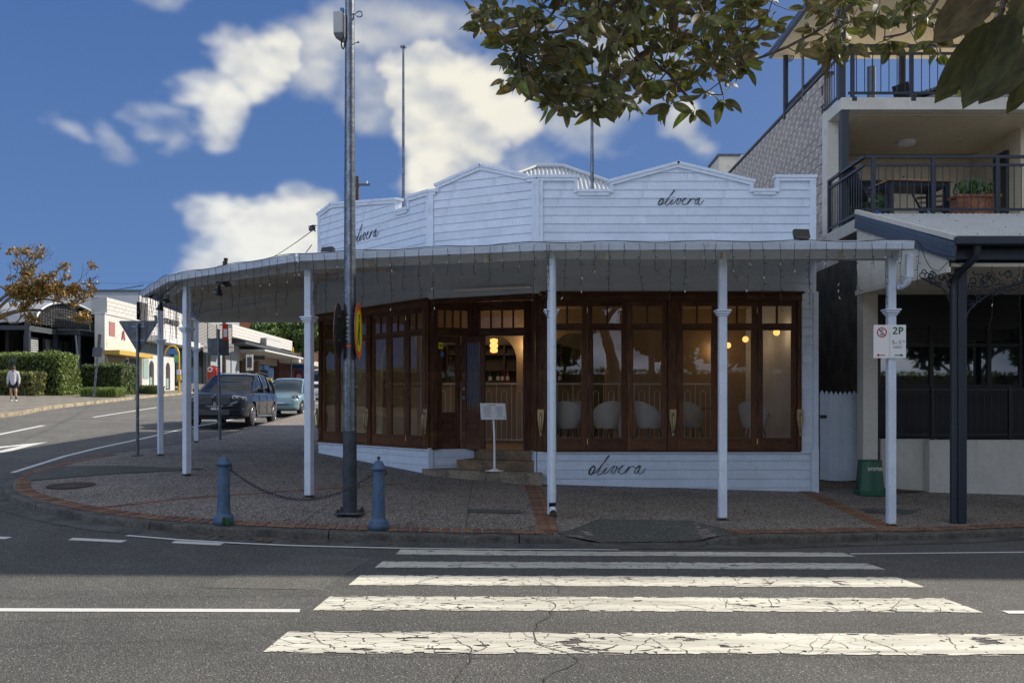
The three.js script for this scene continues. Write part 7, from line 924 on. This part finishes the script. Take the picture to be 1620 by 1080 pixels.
{ // the fig leaning over the street from behind the camera
  const t = thing('fig_tree', 'fig tree with large leathery leaves overhanging the top of the picture', 'tree');
  const LM = [[0.2, 0.215, 0.085], [0.22, 0.22, 0.095], [0.26, 0.21, 0.11], [0.4, 0.34, 0.05], [0.16, 0.175, 0.08], [0.27, 0.32, 0.08]].map((c) => PH(c, 0.62, { map: leafMap, transmission: 0.4, thickness: 0, specularIntensity: 0.35 }));
  const LG = [leafGeo(0.15, 0.034, 0.25, 0.2), leafGeo(0.18, 0.038, 0.35, 0.45), leafGeo(0.13, 0.032, 0.15, 0.1), leafGeo(0.16, 0.035, 0.5, 0.6)];
  // trunk and limbs; points x, y, d
  const limbs = [[[4.2, 0, -5], [4.3, 1.6, -4.8], [4.0, 3.2, -4.2], [3.4, 4.6, -2.5], [2.4, 5.6, 1], [1.6, 5.7, 4], [1.15, 5.3, 6], [0.95, 4.85, 7.2], [0.78, 4.4, 7.6], [0.7, 4.15, 7.7]],
    [[1.6, 5.7, 4], [1.35, 5.6, 6.2], [1.2, 5.0, 7.3], [1.0, 4.6, 7.6], [1.03, 4.5, 7.7], [1.3, 4.45, 7.9], [1.55, 4.2, 8.0]], [[1.2, 5.0, 7.3], [1.3, 4.62, 7.6], [1.08, 4.52, 7.7], [0.8, 4.35, 7.9], [0.3, 4.25, 7.9]], [[1.15, 5.3, 6], [0.6, 5.1, 7], [0.3, 4.7, 7.4], [0.05, 4.4, 7.3]], [[0.95, 4.85, 7.2], [0.5, 4.62, 7.4], [0.1, 4.6, 7.5]],
    [[1.6, 5.7, 4], [2.1, 5.5, 6.2], [1.95, 5.0, 7.6], [1.75, 4.6, 8.0], [1.85, 4.35, 8.2]], [[2.4, 5.6, 1], [3.2, 5.6, 4.5], [3.1, 5.2, 6.6], [2.6, 4.7, 7.3], [2.15, 4.45, 7.4], [1.8, 4.3, 7.3]], [[3.1, 5.2, 6.6], [3.3, 4.8, 7.2], [3.1, 4.55, 7.3], [2.9, 4.5, 7.3]], [[3.4, 4.6, -2.5], [3.8, 5.2, 0.5], [3.9, 5.2, 3.6], [3.7, 4.9, 6.2], [3.6, 4.5, 7.0], [3.45, 4.1, 7.1]], [[3.9, 5.2, 3.6], [4.3, 4.9, 6.4], [4.1, 4.5, 7.2]], [[1.15, 5.3, 6], [0.8, 5.2, 7.4], [0.55, 4.7, 8.2], [0.62, 4.35, 8.4]]];
  const radii = [[0.45, 0.02], [0.06, 0.012], [0.045, 0.01], [0.04, 0.008], [0.03, 0.007], [0.05, 0.008], [0.06, 0.008], [0.03, 0.007], [0.12, 0.008], [0.04, 0.008], [0.03, 0.006]], hub = [], tw = [];
  limbs.forEach((pts, i) => { const c = new THREE.CatmullRomCurve3(pts.map((p) => V(...p))), N = pts.length * 6, g = new THREE.TubeGeometry(c, N, 1, 8), q = g.attributes.position; for (let k = 0; k <= N; k++) { const o = c.getPointAt(k / N), r = lerp(radii[i][0], radii[i][1], Math.pow(k / N, i ? 0.8 : 0.4)) * (1 + 0.12 * Math.sin(k * 1.7 + i)); for (let s = 0; s <= 8; s++) { const n = k * 9 + s; q.setXYZ(n, o.x + (q.getX(n) - o.x) * r, o.y + (q.getY(n) - o.y) * r, o.z + (q.getZ(n) - o.z) * r); } if (-o.z > 5 && k % 2 === 0) hub.push(o); if (-o.z > 6 && k === N) tw.push([o.clone(), o.clone().add(new THREE.Vector3(0, -0.02, 0.02)), o.clone().add(new THREE.Vector3(rr(-0.05, 0.05), -0.05, 0.03))]); } g.computeVertexNormals(); part(i ? 'limb' : 'trunk', uvm(g), barkM, t); });
  const envelope = [[-0.25, 4.4], [-0.1, 4.16], [0.2, 4.04], [0.45, 3.94], [0.86, 3.9], [1.06, 4.06], [1.37, 3.84], [1.5, 4.08], [1.62, 4.24], [1.78, 4.2], [1.93, 4.5], [2.23, 4.46], [2.48, 4.42], [2.79, 4.4], [3.0, 4.6], [3.2, 4.42], [3.5, 4.12], [3.8, 4.2], [4.1, 4.06]], low = curve(envelope);
  const leaves = []; const q0 = new THREE.Quaternion(), up = new THREE.Vector3(0, 1, 0);
  const rosette = (c, dir, n, sc = 1) => { for (let k = 0; k < n; k++) { const a = k * 2.4 + rr(-0.3, 0.3), spread = rr(0.5, 1.35), e = new THREE.Vector3(Math.cos(a), 0, Math.sin(a)), v = dir.clone().multiplyScalar(Math.cos(spread)).addScaledVector(e, Math.sin(spread)).normalize(); v.y -= 0.35; v.normalize(); const m = new THREE.Matrix4(), z = new THREE.Vector3(rr(-0.5, 0.5), rr(-0.2, 0.2), rr(-0.5, 0.5)).cross(v).normalize(), y = new THREE.Vector3().crossVectors(z, v); if (y.y < 0 && rnd() < 0.7) { y.negate(); z.negate(); } m.makeBasis(v, y, z); m.setPosition(c.x + v.x * 0.02, c.y + v.y * 0.02, c.z + v.z * 0.02); m.scale(new THREE.Vector3(1, 1, 1).multiplyScalar(rr(0.5, 1.15) * sc)); leaves.push({ m, g: Math.floor(rnd() * 4), k: rnd() < 0.035 ? 3 : rnd() < 0.1 ? 5 : [0, 1, 2, 4][Math.floor(rnd() * 4)], d: -c.z }); } };
  let tries = 0, made = 0; while (made < 300 && tries++ < 16000) {
    const x7 = rr(-0.27, 4.15), y7 = rr(3.82, 5.5), right = x7 > 2.0; if (y7 < low(x7) + 0.07) continue; if (right && rnd() < (x7 > 2.1 ? 0.66 : 0.3)) continue; if (x7 < 0.15 && y7 > 4.95 + x7 * 0.3) continue;
    const d = rr(6.3, 8.7), s = d / 7.5, c = V(x7 * s, EYE + (y7 - EYE) * s, d); let best = null, bd = 1e9; for (const h of hub) { const q = h.distanceTo(c); if (q < bd) { bd = q; best = h; } } if (bd > 1.1 && rnd() < 0.85) continue; made++;
    const mid = best.clone().lerp(c, 0.5); mid.y -= 0.05 + rnd() * 0.06; tw.push([best, mid, c]); const dir = c.clone().sub(mid).normalize(); rosette(c, dir, 5 + Math.floor(rnd() * 5)); if (rnd() < 0.6) rosette(mid, dir, 3);
  }
  for (const w of tw.slice(0, 10)) rosette(w[2], new THREE.Vector3(0, -0.5, 0.4), 8);
  for (let i = 0; i < tw.length; i += 12) { const b = mb(); for (const w of tw.slice(i, i + 12)) b.tube(w, 0.0045, 6, 4); b.build('twigs', twigM, t).userData.kind = 'stuff'; }
  // the nearest twig, hanging in at the top right
  const near = [[[1.05, 2.56, 2.05], [0.9, 2.42, 1.95]], [[1.02, 2.46, 2.0], [0.94, 2.31, 2.05]], [[1.1, 2.5, 2.05], [0.98, 2.3, 2.0]], [[1.16, 2.46, 2.1], [1.02, 2.31, 2.0]], [[1.15, 2.4, 2.05], [1.1, 2.29, 2.06]], [[1.12, 2.6, 2.0], [1.0, 2.5, 1.9]], [[1.18, 2.6, 2.1], [1.1, 2.47, 2.05]]];
  const nearM = [[0.075, 0.08, 0.035], [0.1, 0.095, 0.045], [0.13, 0.1, 0.055]].map((c) => PH(c, 0.6, { map: leafMap, specularIntensity: 0.4, transmission: 0.12, thickness: 0 })), big = leafGeo(1, 0.19, 0.3, 0.12); near.forEach(([a, b], i) => { const A = V(...a), B = V(...b), v = B.clone().sub(A), L = v.length() * 1.05; v.normalize(); const y = new THREE.Vector3(0.25 * Math.sin(i * 2.1) - 0.1, 0.1 - 0.12 * (i % 3), 1), z = new THREE.Vector3().crossVectors(v, y).normalize(), m = new THREE.Matrix4().makeBasis(v, new THREE.Vector3().crossVectors(z, v), z).setPosition(A.x, A.y, A.z); m.scale(new THREE.Vector3(L, L, L)); const o = part('leaf', big, nearM[[2, 0, 0, 1, 0, 2, 1][i]], t); o.applyMatrix4(m); });
  mb().tube([V(1.5, 3.2, 1.5), V(1.25, 2.8, 1.9), V(1.12, 2.58, 2.08), V(1.08, 2.48, 2.08)], 0.007, 16, 7).build('limb', barkM, t); mb().tube([V(3.0, 5.2, -1.5), V(2.2, 4.2, 0.5), V(1.5, 3.2, 1.5)], 0.02, 14, 7).build('limb', barkM, t);
  // the last few sprays lower down on the right
  for (const [x, y, d] of [[2.55, 4.28, 5.9], [2.62, 4.08, 5.9], [2.5, 4.15, 5.85]]) { const c = V(x, y, d); rosette(c, new THREE.Vector3(0, -0.6, 0.3), 8, 0.8); } mb().tube([V(3.1, 5.2, 5.4), V(2.85, 4.7, 5.8), V(2.7, 4.4, 5.9), V(2.55, 4.15, 5.9)], 0.009, 16, 5).build('limb', barkM, t);
  leaves.sort((a, b) => a.d - b.d); leaves.slice(0, 290).forEach((l) => { const o = part('leaf', LG[l.g], LM[l.k], t); o.applyMatrix4(l.m); });
  for (let k = 0; k < LM.length; k++) { const b = leaves.slice(290).filter((l) => l.k === k).map((l) => LG[l.g].clone().applyMatrix4(l.m)); if (b.length) part('foliage', mergeGeometries(b), LM[k], t).userData.kind = 'stuff'; }
}
function tree(name, label, X, d, y0, o) {
  const t = thing(name, label, 'tree', X, y0, d, 0, o.group), tips = [], br = mb();
  const grow = (p, v, len, r, n) => { const segs = 3; let q = p.clone(), w = v.clone(); for (let s = 0; s < segs; s++) { const a = q.clone(); w = w.clone().add(new THREE.Vector3(rr(-1, 1), rr(-0.5, 0.7), rr(-1, 1)).multiplyScalar(o.wob ?? 0.22)).normalize(); q = q.clone().addScaledVector(w, len / segs); br.rod(a, q, r * (1 - s * 0.18), r > 0.06 ? 8 : 5, r * (1 - (s + 1) * 0.18)); if (n < o.depth - 1 && s > 0) tips.push([q.clone(), w.clone()]); } if (n <= 0) { tips.push([q, w]); return; } const kids = o.kids ?? 3; for (let k = 0; k < kids; k++) { const a = rr(0, 6.28), e = new THREE.Vector3(Math.cos(a), rr(-0.1, 0.5), Math.sin(a)); grow(q, w.clone().addScaledVector(e, o.fan ?? 0.75).addScaledVector(o.lean ?? new THREE.Vector3(), 1).normalize(), len * rr(0.66, 0.86), r * 0.58, n - 1); } };
  grow(new THREE.Vector3(), o.dir ?? new THREE.Vector3(0, 1, 0), o.len, o.r, o.depth); br.build('trunk', barkM, t);
  const sets = o.mats.map(() => []); for (const [p] of tips) { if (rnd() > (o.fill ?? 1)) continue; const mi = Math.floor(rnd() * sets.length); for (let k = 0; k < o.leaves; k++) { const g = new THREE.PlaneGeometry(o.size * rr(0.6, 1.1), o.size * rr(0.8, 1.6), 1, 1), c = g.attributes.position; c.setX(0, c.getX(0) * 0.2); c.setX(1, c.getX(1) * 0.2); g.rotateX(rr(-1.4, 1.4)); g.rotateY(rr(0, 6.28)); const u = new THREE.Vector3(rr(-1, 1), rr(-1, 1), rr(-1, 1)); if (u.length() > 1) u.normalize(); g.translate(p.x + u.x * o.puff, p.y + u.y * o.puff * 0.7, p.z + u.z * o.puff); sets[mi].push(g); } }
  sets.forEach((b, i) => { if (b.length) part('crown', uvm(mergeGeometries(b)), o.mats[i], t); }); return t;
}
const lf = (r, g, b, tr = 0.3) => PH([r, g, b], 0.65, { transmission: tr, thickness: 0 });
{ // the half-bare tree at the left edge
  const t = thing('autumn_tree', 'spreading half-bare tree with golden leaf clumps at the left edge', 'tree', -27.6, gFar(-27.6, 46), 46), y0 = gFar(-27.6, 46), K = (px, py, dz = 0) => new THREE.Vector3((px - 810) / 32.2 + 27.6, EYE + (638 - (py + (py < 560 ? 24 : 0))) / 32.2 - y0, dz);
  const limbs = [[[K(-78, 640), K(-76, 580), K(-60, 535), K(-25, 495), K(10, 478, 0.5), K(45, 470, 0.8), K(85, 470, 0.6), K(118, 482, 0.3)], 0.26], [[K(-60, 535), K(-20, 470, -0.5), K(5, 440, -0.8), K(25, 425, -0.8), K(32, 402, -0.6)], 0.12], [[K(-25, 495), K(15, 455, 1), K(50, 438, 1.2), K(90, 432, 1.0), K(112, 442, 0.8)], 0.1], [[K(45, 470, 0.8), K(70, 452, 0.6), K(100, 455, 0.3), K(122, 468, 0.2)], 0.06], [[K(5, 440, -0.8), K(-15, 420, -0.4), K(-20, 405, 0)], 0.06], [[K(10, 478, 0.5), K(35, 490, 0.9), K(55, 478, 1.1)], 0.05], [[K(50, 438, 1.2), K(60, 420, 1.2), K(58, 408, 1.0)], 0.05]], tips = [], wood = mb();
  const twig = (p, v, len, r, n) => { let q = p.clone(), w = v.clone(); for (let s = 0; s < 3; s++) { const a = q.clone(); w.add(new THREE.Vector3(rr(-1, 1), rr(-0.6, 0.9), rr(-1, 1)).multiplyScalar(0.4)).normalize(); q = q.clone().addScaledVector(w, len / 3); wood.rod(a, q, r, 4, r * 0.75); } tips.push(q); if (n > 0) for (let k = 0; k < 3; k++) twig(q, w.clone().add(new THREE.Vector3(rr(-1, 1), rr(-0.3, 0.8), rr(-1, 1))).normalize(), len * 0.7, r * 0.6, n - 1); };
  for (const [pts, r] of limbs) { const c = new THREE.CatmullRomCurve3(pts), N = 22; for (let k = 0; k < N; k++) { const a = c.getPoint(k / N), b = c.getPoint((k + 1) / N); wood.rod(a, b, lerp(r, 0.02, k / N), 7, lerp(r, 0.02, (k + 1) / N)); if (k > N * 0.35 && k % 2 === 0) twig(b, c.getTangent(k / N).add(new THREE.Vector3(rr(-0.6, 0.6), rr(0, 0.9), rr(-0.8, 0.8))).normalize(), rr(0.5, 0.95), 0.022, 2); } }
  wood.build('trunk', S([0.2, 0.17, 0.14], 0.9, { map: concMap }), t);
  const centres = [K(90, 436, 1), K(112, 452, 0.6), K(120, 472, 0.3), K(104, 470, 0.4), K(70, 440, 1), K(48, 436, 1), K(86, 458, 0.6), K(62, 462, 0.8), K(40, 420, -0.3)], gm2 = [lf(0.3, 0.17, 0.03), lf(0.22, 0.16, 0.03), lf(0.36, 0.22, 0.04)], sets = [[], [], []];
  for (const p of tips) { const m = Math.min(...centres.map((c) => c.distanceTo(p))); if (m > 0.85 && rnd() > 0.08) continue; for (let k = 0; k < 20; k++) { const g = new THREE.PlaneGeometry(rr(0.06, 0.12), rr(0.09, 0.17)); g.rotateX(rr(-1.4, 1.4)); g.rotateY(rr(0, 6.28)); g.translate(p.x + rr(-0.17, 0.17), p.y + rr(-0.14, 0.14), p.z + rr(-0.17, 0.17)); sets[Math.floor(rnd() * 3)].push(g); } }
  sets.forEach((b, i) => part('crown', uvm(mergeGeometries(b)), gm2[i], t));
}
const gm = [lf(0.06, 0.11, 0.015), lf(0.1, 0.17, 0.02), lf(0.15, 0.22, 0.03)];
[[-27, 112, 'broad green street tree behind the white fascia, left one', 2.7, [0, 1]], [-25.5, 104, 'bright yellow green street tree behind the white fascia, middle one', 2.4, [1, 2]], [-28.5, 128, 'dark green street tree at the end of the far shops', 3.2, [0, 1]], [-22.8, 104, 'rounded green street tree right of the hotel letters', 2.1, [0, 1]], [-20.5, 108, 'green street tree beside the shop corner far up the street', 2.5, [1, 2]]].forEach(([X, d, l, len, ms]) => tree('street_tree', l, X, d, gFar(X, d), { len, r: 0.25, depth: 4, kids: 3, fan: 0.85, leaves: 44, size: 0.3, puff: 0.95, mats: ms.map((k) => gm[k]), group: 'street trees far up the side street' }));
// the park side behind the camera, seen only as reflections in the glass
[[-14, -17, 'leafy park tree behind the viewer, leftmost of the row', 2.9], [-5, -15, 'leafy park tree behind the viewer, second from the left', 3.0], [3, -17, 'leafy park tree behind the viewer, third from the left', 3.1], [10, -15, 'leafy park tree behind the viewer, fourth from the left', 3.0], [17, -18, 'leafy park tree behind the viewer, third from the right', 3.1], [24, -14, 'leafy park tree behind the viewer, second from the right', 3.2], [32, -17, 'leafy park tree behind the viewer, rightmost of the row', 3.4], [-35, 17, 'leafy tree beyond the left edge, nearest the viewer, mirrored in the angled windows', 2.6], [-36, 25, 'leafy tree beyond the left edge, middle one, mirrored in the angled windows', 2.8], [-35, 33, 'leafy tree beyond the left edge, third one, mirrored in the angled windows', 2.7], [-36, 40, 'leafy tree beyond the left edge, farthest one, mirrored in the angled windows', 2.7]].forEach(([X, d, l, len]) => tree('park_tree', l, X, d, gRoad(X, d), { len: len * 0.76, r: 0.26, depth: 5, kids: 3, fan: 0.8, leaves: 16, size: 0.42, puff: 0.9, mats: [gm[0], gm[1]], group: 'park trees out of view' }));
{ const t = hedge('long park hedge behind the viewer, mirrored in the shop windows', -24, 34, -12.5, -11, 3.1, 16000, hg[1], 'park_hedge'); t.position.y = gRoad(-5, -9) - 0.05;
  hedge('hedge beyond the left edge of the picture, mirrored in the angled windows', -31, -29.4, 16, 43, 2.3, 11000, hg[1], 'corner_hedge'); const q = thing('blue_marquee', 'blue marquee behind the viewer, mirrored in the dining windows', 'marquee', 27, gRoad(27, -11), -11); mb().add(place(new THREE.ConeGeometry(3.4, 1.1, 4), 0, 2.9, 0, 0, Math.PI / 4)).build('canopy', S([0.02, 0.1, 0.5], 0.6), q); for (const [x, z] of [[-2.2, -2.2], [2.2, -2.2], [-2.2, 2.2], [2.2, 2.2]]) mb().rod(new THREE.Vector3(x, 0, z), new THREE.Vector3(x, 2.5, z), 0.04).build('leg', M.steel, q);
}
renderer.render(scene, camera);
